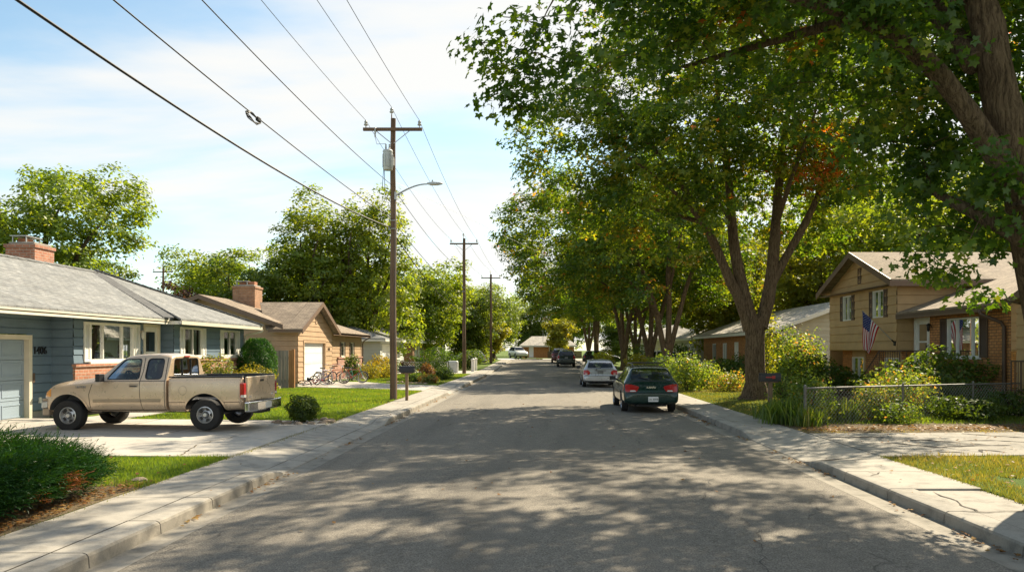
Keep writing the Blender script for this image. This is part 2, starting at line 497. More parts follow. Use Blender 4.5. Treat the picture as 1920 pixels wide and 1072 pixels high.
m_orangewood = wood('orange_wood', (0.30, 0.13, 0.05), (0.46, 0.22, 0.09), (18, 18, 0.8))
m_post = wood('post_wood', (0.13, 0.085, 0.05), (0.28, 0.19, 0.12), (30, 30, 1.5))
m_bark = barkmat('maple_bark', (0.110, 0.074, 0.044), (0.25, 0.175, 0.105))
m_barkd = barkmat('dark_bark', (0.085, 0.062, 0.042), (0.16, 0.122, 0.085), 0.8)
m_galv = plain('galvanised_metal', (0.45, 0.45, 0.44), 0.45, 0.7, var=0.15, scale=12)
m_fencewire = plain('fence_wire', (0.40, 0.40, 0.38), 0.5, 0.2)
m_rail = plain('dull_rail', (0.20, 0.195, 0.18), 0.6, 0.3, var=0.2, scale=9)
m_steel = plain('grey_painted_steel', (0.52, 0.53, 0.52), 0.45, 0.2, var=0.1, scale=8)
m_wire = plain('black_wire', (0.022, 0.020, 0.020), 0.6)
m_wireg = plain('grey_wire', (0.18, 0.18, 0.18), 0.5, 0.5)
m_black = plain('black_paint', (0.018, 0.018, 0.020), 0.4, 0.1, var=0.2)
m_rubber = plain('tyre_rubber', (0.020, 0.019, 0.018), 0.85, var=0.2, scale=10)
m_chrome = plain('chrome', (0.75, 0.75, 0.76), 0.14, 1.0, var=0.08)
m_alloy = plain('alloy', (0.50, 0.50, 0.50), 0.35, 0.9, var=0.1)
m_red = plain('red_lens', (0.42, 0.012, 0.012), 0.12, 0, var=0.15, coat=1.0)
m_amber = plain('amber_lens', (0.75, 0.32, 0.06), 0.15, 0, coat=1.0)
m_clear = plain('clear_lens', (0.70, 0.68, 0.64), 0.1, 0.2, coat=1.0)
m_redpaint = plain('red_paint', (0.40, 0.03, 0.025), 0.4)
m_porc = plain('grey_porcelain', (0.42, 0.42, 0.40), 0.25)
m_bulb = plain('lamp_glass', (0.55, 0.53, 0.48), 0.25)
m_stone = plain('edging_rock', (0.26, 0.20, 0.145), 0.9, var=0.3, scale=6, bump=0.6, bscale=20)
m_terra = plain('terracotta', (0.36, 0.15, 0.08), 0.8)
m_grey = plain('mid_grey', (0.25, 0.25, 0.24), 0.7)

# foliage: natural leaf colours run from deep green over yellow green to orange
G = lambda *c: tuple(c)
lf_maple = leafmat('maple_leaves', [(0.0, G(0.026, 0.066, 0.012)), (0.40, G(0.056, 0.112, 0.016)), (0.62, G(0.125, 0.180, 0.022)), (0.82, G(0.215, 0.225, 0.028)), (0.92, G(0.32, 0.19, 0.03)), (1.0, G(0.42, 0.12, 0.028))], .48)
lf_green = leafmat('green_leaves', [(0.0, G(0.060, 0.112, 0.016)), (0.5, G(0.125, 0.188, 0.026)), (1.0, G(0.24, 0.265, 0.040))], .48)
lf_dark = leafmat('dark_leaves', [(0.0, G(0.030, 0.070, 0.014)), (0.5, G(0.065, 0.118, 0.022)), (1.0, G(0.145, 0.185, 0.034))], .46)
lf_purple = leafmat('purple_leaves', [(0.0, G(0.045, 0.028, 0.022)), (0.5, G(0.085, 0.045, 0.032)), (1.0, G(0.12, 0.10, 0.040))], tcol=(1.3, 0.8, 0.55))
lf_yellow = leafmat('yellow_green_leaves', [(0.0, G(0.095, 0.135, 0.018)), (0.5, G(0.19, 0.21, 0.026)), (1.0, G(0.32, 0.27, 0.040))], .5)
lf_gold = leafmat('golden_leaves', [(0.0, G(0.11, 0.13, 0.020)), (0.6, G(0.22, 0.205, 0.034)), (1.0, G(0.34, 0.24, 0.05))], 0.36)
lf_juniper = leafmat('juniper_needles', [(0.0, G(0.007, 0.032, 0.010)), (0.5, G(0.016, 0.056, 0.014)), (0.8, G(0.038, 0.098, 0.020)), (0.9, G(0.11, 0.042, 0.024)), (1.0, G(0.20, 0.075, 0.038))], 0.2, 0.015)
lf_arbor = leafmat('arborvitae_leaves', [(0.0, G(0.012, 0.055, 0.008)), (0.6, G(0.034, 0.110, 0.014)), (1.0, G(0.075, 0.155, 0.020))], 0.28, 0.015)
lf_shrub = leafmat('shrub_leaves', [(0.0, G(0.030, 0.062, 0.012)), (0.5, G(0.065, 0.108, 0.020)), (1.0, G(0.18, 0.19, 0.035))], 0.38)
lf_garden = leafmat('garden_leaves', [(0.0, G(0.050, 0.100, 0.022)), (0.55, G(0.108, 0.170, 0.038)), (0.88, G(0.22, 0.25, 0.08)), (1.0, G(0.38, 0.19, 0.08))], 0.45)
lf_grass = leafmat('grass_blades', [(0.0, G(0.062, 0.118, 0.022)), (0.5, G(0.108, 0.178, 0.036)), (0.85, G(0.20, 0.235, 0.062)), (1.0, G(0.32, 0.26, 0.08))], 0.42, 0.015)
lf_dry = leafmat('dry_grass', [(0.0, G(0.070, 0.105, 0.026)), (0.45, G(0.135, 0.155, 0.050)), (0.75, G(0.24, 0.21, 0.10)), (1.0, G(0.33, 0.28, 0.17))], 0.32, 0.015)
lf_fallen = leafmat('fallen_leaves', [(0.0, G(0.12, 0.055, 0.025)), (0.5, G(0.20, 0.105, 0.045)), (0.85, G(0.27, 0.18, 0.07)), (1.0, G(0.14, 0.14, 0.05))], 0.2, 0.015)
# ================================================================ terrain, road, pavements
def gz(y):
    t = max(0.0, min(1.0, (y - 52.0) / 66.0)); return 0.62 * t * t * (3 - 2 * t)
def gzn(y):
    t = np.clip((y - 52.0) / 66.0, 0, 1); return 0.62 * t * t * (3 - 2 * t)
def hsh(i, k=0): return random.Random(int(i) * 7919 + k * 104729).random()
XL, XR = -4.02, 4.52
WL, WR = XL - 1.22, XR + 1.26
LAWN = 0.135
YS = [-60, -30, -10] + [i * 4.0 for i in range(0, 31)] + [124, 140, 170, 220, 320, 600, 1500]

def strip(mb, xs_z, ys, mi=0):
    """sheet: list of (x, z) across, extended along the ys over the terrain"""
    n = len(xs_z)
    vs = [(x, y, z + gz(y)) for y in ys for x, z in xs_z]
    fs = [(j * n + i, j * n + i + 1, (j + 1) * n + i + 1, (j + 1) * n + i) for j in range(len(ys) - 1) for i in range(n - 1)]
    mb.add(vs, fs, mi)

def crackline(mb, pts, z, w=0.012, seed=0, mi=1, zf=None, jag=0.05):
    rnd = random.Random(seed); q = []
    for (a, b) in zip(pts[:-1], pts[1:]):
        L = math.hypot(b[0] - a[0], b[1] - a[1]); n = max(2, int(L / 0.12))
        for i in range(n):
            t = i / n
            q.append((a[0] + (b[0] - a[0]) * t + rnd.gauss(0, jag * 0.4), a[1] + (b[1] - a[1]) * t + rnd.gauss(0, jag * 0.4)))
    q.append(pts[-1])
    ww = [w * rnd.uniform(0.35, 1.5) for _ in q]; ww[0] = ww[-1] = 0.002
    for i in range(len(q) - 1):
        (x0, y0), (x1, y1) = q[i], q[i + 1]
        dx, dy = x1 - x0, y1 - y0; L = math.hypot(dx, dy) or 1; nx, ny = -dy / L, dx / L
        za = z if zf is None else zf(x0, y0); zb = z if zf is None else zf(x1, y1)
        mb.quad((x0 - nx * ww[i], y0 - ny * ww[i], za), (x1 - nx * ww[i + 1], y1 - ny * ww[i + 1], zb), (x1 + nx * ww[i + 1], y1 + ny * ww[i + 1], zb), (x0 + nx * ww[i], y0 + ny * ww[i], za), mi)

END = 104.0   # the street meets the cross street here
mb = MB()
yy = [y for y in YS if y <= 100] + [END]
strip(mb, [(-1500, LAWN), (-60, LAWN), (-14, LAWN), (WL - 0.0, LAWN), (WL + 0.03, -0.12), (0, -0.12), (WR - 0.03, -0.12), (WR, LAWN), (14, LAWN), (60, LAWN), (1500, LAWN)], yy)
strip(mb, [(-1500, -0.1), (1500, -0.1)], [END, 112])
strip(mb, [(-1500, LAWN), (0, LAWN), (1500, LAWN)], [112.01] + [y for y in YS if y > 113])
tag(mb.build('ground', m_ground), kind='structure')
mb = MB()
ry = [-30] + [i * 4.0 for i in range(0, 26)] + [END]
strip(mb, [(XL + 0.31, 0.010), (-2.2, 0.035), (0.25, 0.055), (2.4, 0.035), (XR - 0.36, 0.010)], ry)
strip(mb, [(-80, 0.014), (XL, 0.014), (XR, 0.014), (80, 0.014)], [END, 107, 111])
def rzf(x, y): return 0.061 - 0.0034 * x * x + gz(y)
for i, pts in enumerate([[(-3.4, 9.6), (-2.2, 9.9), (-1.0, 9.7), (0, 10.1)], [(.2, 14.2), (1.4, 14.0), (2.6, 14.5), (3.9, 14.3)], [(-3.5, 17.5), (-1.5, 17.9), (.1, 17.6)], [(1.9, 6.4), (2.3, 8.2), (2.1, 9.9), (2.6, 11.6)], [(-2.0, 21), (-1.7, 24), (-2.1, 28)], [(-3.5, 26), (0, 26.4), (3.9, 26.1)]]): crackline(mb, pts, 0, .0032, 310 + i, zf=rzf, jag=.09)
tag(mb.build('road', [m_asphalt, m_tar], smooth=40), kind='structure')
mb = MB()
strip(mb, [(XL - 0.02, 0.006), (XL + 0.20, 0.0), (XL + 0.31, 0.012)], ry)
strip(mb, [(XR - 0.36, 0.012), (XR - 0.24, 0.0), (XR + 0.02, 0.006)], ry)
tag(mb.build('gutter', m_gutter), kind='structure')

def smooth(a, b, x):
    t = max(0, min(1, (x - a) / (b - a))); return t * t * (3 - 2 * t)
def dip(y, spans):
    d = 0
    for a, b in spans: d = max(d, smooth(a - 0.9, a, y) * (1 - smooth(b, b + 0.9, y)))
    return 0.145 - 0.115 * d
L_DIPS = [(12.3, 19.9), (34.2, 39.4), (58.5, 64.0), (83, 87)]
R_DIPS = [(13.4, 16.6), (41.5, 45.0), (57, 63), (82, 86)]

def pavement(name, xc, o, wid, dips, step, phase, crack_side):
    mb = MB(); ys = []
    y = -12 + phase
    k = 0
    while y < END - 0.5:
        g_ = 0.013 if crack_side else 0.010; y0, y1 = y + g_, y + step - g_
        tl = (hsh(k, 1) - 0.5) * 0.008; tr = (hsh(k, 2) - 0.5) * 0.008
        if crack_side and abs(y0 - (10.1 - step)) < 0.3: tr -= 0.03; tl -= 0.03
        n = 4
        for part in (0, 1):
            # kerb with its top band, then the walk behind a thin joint
            for i in range(n):
                a = y0 + (y1 - y0) * i / n; b = y0 + (y1 - y0) * (i + 1) / n
                ta = tl + (tr - tl) * i / n; tb = tl + (tr - tl) * (i + 1) / n
                ha, hb = dip(a, dips), dip(b, dips)
                oa, ob = max(0.145, ha), max(0.145, hb)
                def X(d): return xc + o * d
                def Zt(d, h, ou): return h + (ou - h) * max(0, d - 0.16) / (wid - 0.16)
                ga, gb = gz(a), gz(b)
                if part == 0:
                    ds = [(0.0, None), (0.012, -0.035), (0.03, -0.012), (0.06, 0.0), (0.345, 0.0)]
                    ra, rb = 0, 0
                else:
                    ds = [(0.345 if crack_side else 0.358, 0.0), (wid, 0.0)]
                    ra, rb = ta, tb
                pa = []; pb = []
                for d, e in ds:
                    if e is None: pa.append((X(d), a, -0.02 + ga)); pb.append((X(d), b, -0.02 + gb))
                    else:
                        pa.append((X(d), a, max(0.004, Zt(d, ha, oa) + e) + ra + ga)); pb.append((X(d), b, max(0.004, Zt(d, hb, ob) + e) + rb + gb))
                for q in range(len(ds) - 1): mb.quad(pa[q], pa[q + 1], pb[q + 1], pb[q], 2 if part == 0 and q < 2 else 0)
                if i == 0: mb.poly(pa + [(pa[-1][0], a, pa[-1][2] - 0.15), (pa[0][0], a, pa[-1][2] - 0.15)])
                if i == n - 1: mb.poly(list(reversed(pb + [(pb[-1][0], b, pb[-1][2] - 0.15), (pb[0][0], b, pb[-1][2] - 0.15)])))
                if part == 1:
                    mb.quad(pa[-1], (pa[-1][0], a, pa[-1][2] - 0.15), (pb[-1][0], b, pb[-1][2] - 0.15), pb[-1])
        y += step; k += 1
    # dark soil in the joints
    yb = [-12 + i * 0.8 for i in range(int((END + 11) / 0.8))]
    for a, b in zip(yb[:-1], yb[1:]):
        ha, hb = dip(a, dips) - 0.028, dip(b, dips) - 0.028
        mb.quad((xc + o * 0.03, a, ha + gz(a)), (xc + o * wid, a, 0.105 + gz(a)), (xc + o * wid, b, 0.105 + gz(b)), (xc + o * 0.03, b, hb + gz(b)), 1)
    return mb


mb = pavement('sidewalk_left', XL, -1, 1.22, L_DIPS, 1.30, 0.40 - 0.008 + (9.4 - 7.8) % 1.3 - 0.0, False)
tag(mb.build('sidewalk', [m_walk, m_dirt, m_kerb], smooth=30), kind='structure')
mb = pavement('sidewalk_right', XR, 1, 1.26, R_DIPS, 1.42, (10.1 + 12) % 1.42, True)
def zw(x, y): return (0.1235 if 8.69 < y < 10.09 else 0.155) + gz(y)
crackline(mb, [(5.08, 10.0), (5.03, 9.7), (5.06, 9.4), (4.94, 9.1), (5.0, 8.9), (4.95, 8.72)], 0, 0.012, 3, zf=zw, jag=.018)
crackline(mb, [(4.70, 8.66), (4.95, 8.58), (5.2, 8.66), (5.42, 8.63), (5.74, 8.60)], 0, 0.011, 4, zf=zw, jag=.018)
crackline(mb, [(4.72, 11.1), (4.9, 11.25), (5.0, 11.4)], 0, 0.009, 6, zf=zw, jag=.015)
crackline(mb, [(4.7, 17.6), (4.95, 17.3), (5.0, 16.9)], 0, 0.009, 7, zf=zw, jag=.015)
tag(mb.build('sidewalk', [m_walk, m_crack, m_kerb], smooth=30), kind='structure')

def slabs(name, polys, z, mats, cracks=(), gap=0.012, base=True, rise=0.0):
    def rz(a): return max(0.0, -5.25 - a) * rise
    mb = MB()
    for i, p in enumerate(polys):
        cx = sum(a for a, b in p) / len(p); cy = sum(b for a, b in p) / len(p)
        q = []
        for a, b in p:
            dx, dy = cx - a, cy - b
            q.append((a + math.copysign(min(abs(dx), gap), dx), b + math.copysign(min(abs(dy), gap), dy)))
        zt = z + (hsh(i, 5) - 0.5) * 0.008
        top = [(a, b, zt + gz(b) + rz(a)) for a, b in q]; bot = [(a, b, zt - 0.1 + gz(b) + rz(a)) for a, b in q]
        mb.poly(top)
        for j in range(len(q)): mb.quad(bot[j], bot[(j + 1) % len(q)], top[(j + 1) % len(q)], top[j])
        if base: mb.poly([(a, b, z - 0.02 + gz(b) + rz(a)) for a, b in p], 1)
    for j, (pts, w) in enumerate(cracks): crackline(mb, pts, z + 0.011, w * 1.9, 20 + j, zf=(lambda a, b: z + 0.011 + rz(a)))
    return tag(mb.build(name, mats), kind='structure')

def rect(x0, x1, y0, y1): return [(x0, y0), (x1, y0), (x1, y1), (x0, y1)]
DZ = 0.152
xs = [-5.25, -8.0, -10.8, -13.45]; ys = [13.05, 16.35, 19.75]
slabs('driveway', [rect(xs[i + 1], xs[i], ys[j], ys[j + 1]) for i in range(3) for j in range(2)], DZ, [m_drive, m_dirt],
      cracks=[([(-9.5, 13.1), (-9.0, 14.2), (-9.3, 15.1), (-8.9, 16.2)], 0.006), ([(-6.1, 13.1), (-6.5, 14.6), (-6.3, 16.1)], 0.005)], rise=0.0075)
slabs('driveway', [[(-5.25, 34.3), (-5.25, 39.2), (-8.6, 41.8), (-8.6, 36.4)], [(-8.6, 36.4), (-8.6, 41.8), (-9.8, 43.6), (-12.05, 43.9), (-12.05, 38.2), (-9.6, 37.0)]], DZ, [m_drive, m_dirt])
slabs('driveway', [rect(-12.0, -5.25, 58.6, 65)], DZ, [m_drive, m_dirt])
slabs('driveway', [[(5.79, 13.1), (12.5, 13.55), (12.5, 17.1), (5.79, 16.75)], [(12.5, 13.55), (24, 14.3), (24, 18.0), (12.5, 17.1)]], DZ - 0.004, [m_olddrive, m_crack],
      cracks=[([(6.55, 15.0), (7.0, 14.75), (7.3, 14.25), (7.6, 14.4), (8.2, 14.55), (8.9, 14.6)], 0.026), ([(7.1, 15.35), (7.7, 15.45), (8.1, 14.95), (8.5, 14.75)], 0.020),
              ([(8.35, 15.35), (9.1, 15.4), (9.7, 14.9), (10.1, 14.75), (10.5, 14.25), (11.3, 14.4)], 0.018), ([(7.7, 13.55), (7.95, 13.95), (8.2, 13.6)], 0.018), ([(9.0, 16.6), (9.9, 15.9), (10.9, 15.2), (12.3, 14.8)], 0.020),
              ([(5.85, 16.1), (6.4, 15.9), (7.1, 15.95)], 0.03), ([(6.9, 13.5), (7.2, 13.65), (7.5, 13.5)], 0.012), ([(9.2, 14.55), (9.8, 14.1), (10.4, 13.9)], 0.014)])
slabs('driveway', [rect(5.79, 24, 41.6, 45.0)], DZ, [m_drive, m_dirt])
slabs('driveway', [rect(5.79, 16, 57.2, 63.0)], DZ, [m_drive, m_dirt])
# front path of the blue house and of the split level house
slabs('path', [rect(-12.2, -10.9, 19.8 + i * 1.2, 19.8 + (i + 1) * 1.2) for i in range(5)], DZ, [m_drive, m_dirt])

# planting beds: bare soil a little above the lawn
def bed(pts, z=LAWN + 0.006, m=None):
    mb = MB(); mb.poly([(a, b, z + gz(b)) for a, b in pts]); return tag(mb.build('garden_soil', m or m_dirt), kind='structure')
bed([(-5.27, 6.0), (-5.27, 10.6), (-6.0, 10.9), (-7.5, 11.2), (-9.6, 11.3), (-9.6, 5.0)])
bed([(5.80, 16.8), (24, 17.6), (24, 20.6), (9, 19.6), (6.4, 20.9), (5.80, 20.9)])
bed([(-6.2, 40.5), (-5.4, 42), (-5.4, 52), (-7.5, 53), (-8.2, 44)])
bed([(5.9, 33), (9.5, 33), (11, 41), (6.0, 41)])
bed([(9.5, 22.0), (13.4, 20.5), (13.4, 36), (9.8, 36)])
bed([(-11.0, 25.5), (-10.2, 25.6), (-10.2, 33), (-12.5, 33)])

# ================================================================ grass and litter
def blades(name, area, n, h, mat, seed, w=0.006, cond=None, bias=0.0, z=LAWN):
    rng = np.random.default_rng(seed)
    x0, x1, y0, y1 = area
    x = rng.uniform(x0, x1, n); y = rng.uniform(y0, y1, n)
    if cond is not None:
        k = cond(x, y); x = x[k]; y = y[k]; n = len(x)
    patch = np.sin(x * 2.1 + 0.7 * np.sin(y * 1.7)) * np.sin(y * 1.9 + 1.3) * 0.5 + 0.5
    hh = h * rng.uniform(0.5, 1.25, n) * (0.75 + 0.5 * patch)
    a = rng.uniform(0, 2 * PI, n); lean = rng.uniform(0.1, 0.75, n) * hh; la = rng.uniform(0, 2 * PI, n)
    z0 = z + gzn(y) - 0.01
    b = np.stack([x, y, z0], 1); d = np.stack([np.cos(a), np.sin(a), 0 * a], 1) * (w * rng.uniform(0.6, 1.4, n))[:, None]
    t = b + np.stack([np.cos(la) * lean, np.sin(la) * lean, hh], 1)
    v = np.stack([b - d, b + d, t], 1).reshape(-1, 3)
    f = np.arange(3 * n).reshape(n, 3)
    tint = np.clip(0.25 + 0.35 * patch + rng.normal(0, 0.16, n) + bias, 0, 1)
    return tag(link(name, npmesh(name, v, f, tint), mat), kind='stuff')
def notpath(x, y): return ~((x > -12.3) & (x < -10.8) & (y < 25.9))
blades('grass', (-10.5, -5.22, 8.6, 13.05), 52000, 0.075, lf_grass, 1, cond=lambda x, y: (y > 10.15 + 0.10 * np.sin(x * 3)) | (x < -9.4))
blades('grass', (-12.2, -5.25, 19.78, 36.5), 80000, 0.07, lf_grass, 2, 0.009, cond=lambda x, y: notpath(x, y) & (y < 34.3 + (-5.25 - x) * 0.63) & (y < 37))
blades('grass', (-11.0, -5.25, 39.4, 58.0), 26000, 0.07, lf_grass, 3, 0.014, cond=lambda x, y: y > 39.3 + (-5.25 - x) * 0.95)
blades('grass', (5.78, 13.0, 6.2, 13.2), 52000, 0.085, lf_dry, 4, 0.007, bias=0.12, cond=lambda x, y: (y < 13.1 + (x - 5.8) * 0.07) & (np.hypot(x - 7.0, y - 10.4) > 0.65 + .15 * np.sin(x * 9)))
blades('grass', (5.78, 16.0, 16.78, 17.6), 3500, 0.05, lf_dry, 5, 0.008, bias=0.25, cond=lambda x, y: (np.sin(x * 3.3) + np.sin(x * 7.7 + 1)) > 0.1)
blades('grass', (5.78, 10.5, 20.5, 41.5), 36000, 0.065, lf_dry, 6, 0.012, bias=-0.05)
blades('grass', (6.5, 13.0, 18.9, 22.5), 9000, 0.09, lf_grass, 7, 0.011)
blades('grass', (-5.28, -5.16, 6.0, 34.0), 2600, 0.05, lf_dry, 8, 0.006, z=0.13)
blades('grass', (5.72, 5.84, 6.0, 13.2), 1800, 0.06, lf_dry, 9, 0.006, z=0.13)

def litter(name, n, seed, pos, size=0.045):
    rng = np.random.default_rng(seed)
    x, y, z = pos(rng, n); n = len(x)
    a = rng.uniform(0, 2 * PI, n); s = size * rng.uniform(0.45, 1.3, n)
    ca, sa = np.cos(a), np.sin(a); P = []
    for i, (lx, ly) in enumerate([(-0.6, 0), (-0.15, -0.45), (0.75, -0.1), (0.1, 0.5)]):
        P.append(np.stack([x + s * (lx * ca - ly * sa), y + s * (lx * sa + ly * ca), z + 0.004 + s * rng.uniform(0, 0.55, n)], 1))
    v = np.stack(P, 1).reshape(-1, 3); f = np.arange(4 * n).reshape(n, 4)
    return tag(link(name, npmesh(name, v, f, np.clip(rng.beta(1.6, 1.6, n), 0, 1)), lf_fallen), kind='stuff')
def clumped(rng, lo, hi, n, k):
    c = rng.uniform(lo, hi, k); return c[rng.integers(0, k, n)] + rng.normal(0, 0.22, n)
def p_gut_r(rng, n):
    y = clumped(rng, 6, 60, n, 42); return XR - np.abs(rng.normal(0.0, 0.09, n)) - 0.02, y, 0.008 + gzn(y)
def p_gut_l(rng, n):
    y = clumped(rng, 6, 60, n, 34); return XL + np.abs(rng.normal(0.0, 0.08, n)) + 0.02, y, 0.008 + gzn(y)
def p_road(rng, n):
    x = rng.uniform(-3.5, 4.1, n); y = rng.uniform(5.5, 40, n); return x, y, 0.05 - 0.0028 * x * x + 0 * x
def p_verge(rng, n):
    x = rng.uniform(5.85, 10, n); y = rng.uniform(6.5, 13, n); return x, y, 0.17 + 0 * x
def p_strip(rng, n):
    x = rng.uniform(5.9, 14, n); y = 17.55 + 0.05 * (x - 6) + rng.normal(0, 0.3, n); return x, y, LAWN + 0.02 + 0 * x
def p_jun(rng, n):
    y = rng.uniform(6.2, 10.6, n); return -5.32 - np.abs(rng.normal(0, 0.28, n)), y, LAWN + 0.015 + 0 * y
def p_walk(rng, n):
    y = rng.uniform(6, 30, n); s = rng.random(n) < 0.5
    return np.where(s, rng.uniform(-5.15, -4.1, n), rng.uniform(4.6, 5.7, n)), y, 0.158 + 0 * y
def p_drive(rng, n):
    x = rng.uniform(5.9, 13, n); y = rng.uniform(13.3, 16.8, n); return x, y, DZ + 0.008 + 0 * x
litter('fallen_leaves', 900, 1, p_gut_r); litter('fallen_leaves', 420, 2, p_gut_l); litter('fallen_leaves', 130, 3, p_road, 0.05)
litter('fallen_leaves', 420, 4, p_verge, 0.05); litter('fallen_leaves', 1500, 5, p_strip, 0.055); litter('fallen_leaves', 900, 6, p_jun, 0.04)
def p_lawn(rng, n):
    s = rng.random(n) < .3; x = np.where(s, rng.uniform(-8.5, -5.4, n), rng.uniform(-11, -5.5, n)); y = np.where(s, rng.uniform(10.6, 12.9, n), rng.uniform(20, 34, n)); return x, y, LAWN + .05 + 0 * x
litter('fallen_leaves', 150, 9, p_lawn, .05)
litter('fallen_leaves', 45, 7, p_walk, 0.045); litter('fallen_leaves', 120, 8, p_drive)
# ================================================================ house kit
def strips(v0, v1, ops, extra=()):
    b = sorted(set([v0, v1] + [x for o in ops for x in (o[2], o[3]) if v0 < x < v1] + [x for x in extra if v0 < x < v1]))
    return list(zip(b[:-1], b[1:]))
def free(u0, u1, va, vb, ops):
    cur = [(u0, u1)]
    for o in ops:
        if o[2] < vb - 1e-6 and o[3] > va + 1e-6:
            nx = []
            for a, b in cur:
                if o[1] <= a or o[0] >= b: nx.append((a, b)); continue
                if o[0] > a: nx.append((a, o[0]))
                if o[1] < b: nx.append((o[1], b))
            cur = nx
    return [c for c in cur if c[1] - c[0] > 1e-4]

def siding(mb, pl, u0, u1, v0, v1, ops=(), board=0.24, clip=None, lap=0.020, mi=0, gap=0.028):
    """lapped boards with an open shadow gap under each; clip(v) -> (umin, umax) for gables"""
    rows = []; v = v0
    while v < v1 - 1e-4: rows.append((v, min(v + board, v1))); v += board
    for r0, r1 in rows:
        for va, vb in strips(r0, r1, ops, (r0 + gap,)):
            rec = va < r0 + gap - 1e-6
            wa = lap * (1 - (va - r0) / board) + 0.004; wb = lap * (1 - (vb - r0) / board) + 0.004
            if rec: wa = wb = -0.014
            ca = clip(va) if clip else (u0, u1); cb = clip(vb) if clip else (u0, u1)
            for a, b in free(min(ca[0], cb[0]), max(ca[1], cb[1]), va, vb, ops):
                a0, b0 = max(a, ca[0]), min(b, ca[1]); a1, b1 = max(a, cb[0]), min(b, cb[1])
                if b0 - a0 < 1e-3: continue
                if b1 < a1: a1 = b1 = (a1 + b1) / 2
                mb.quad(pl.p(a0, va, wa), pl.p(b0, va, wa), pl.p(b1, vb, wb), pl.p(a1, vb, wb), mi)
                if not rec and abs(va - r0 - gap) < 1e-6: mb.quad(pl.p(a0, va, -0.014), pl.p(b0, va, -0.014), pl.p(b0, va, wa), pl.p(a0, va, wa), mi)
                if not rec and vb > r1 - 1e-6: mb.quad(pl.p(a1, vb, wb), pl.p(b1, vb, wb), pl.p(b1, vb, -0.014), pl.p(a1, vb, -0.014), mi)
def flat(mb, pl, u0, u1, v0, v1, ops=(), w=0.0, mi=0, deep=0.10, clip=None):
    for va, vb in strips(v0, v1, ops):
        for a, b in free(u0, u1, va, vb, ops):
            mb.quad(pl.p(a, va, w), pl.p(b, va, w), pl.p(b, vb, w), pl.p(a, vb, w), mi)
def reveal(mb, pl, o, w0, w1, mi=0):
    u0, u1, v0, v1 = o; P = pl.p
    for (a, b, c, d) in ((u0, v0, u1, v0), (u1, v0, u1, v1), (u1, v1, u0, v1), (u0, v1, u0, v0)):
        mb.quad(P(a, b, w0), P(c, d, w0), P(c, d, w1), P(a, b, w1), mi)

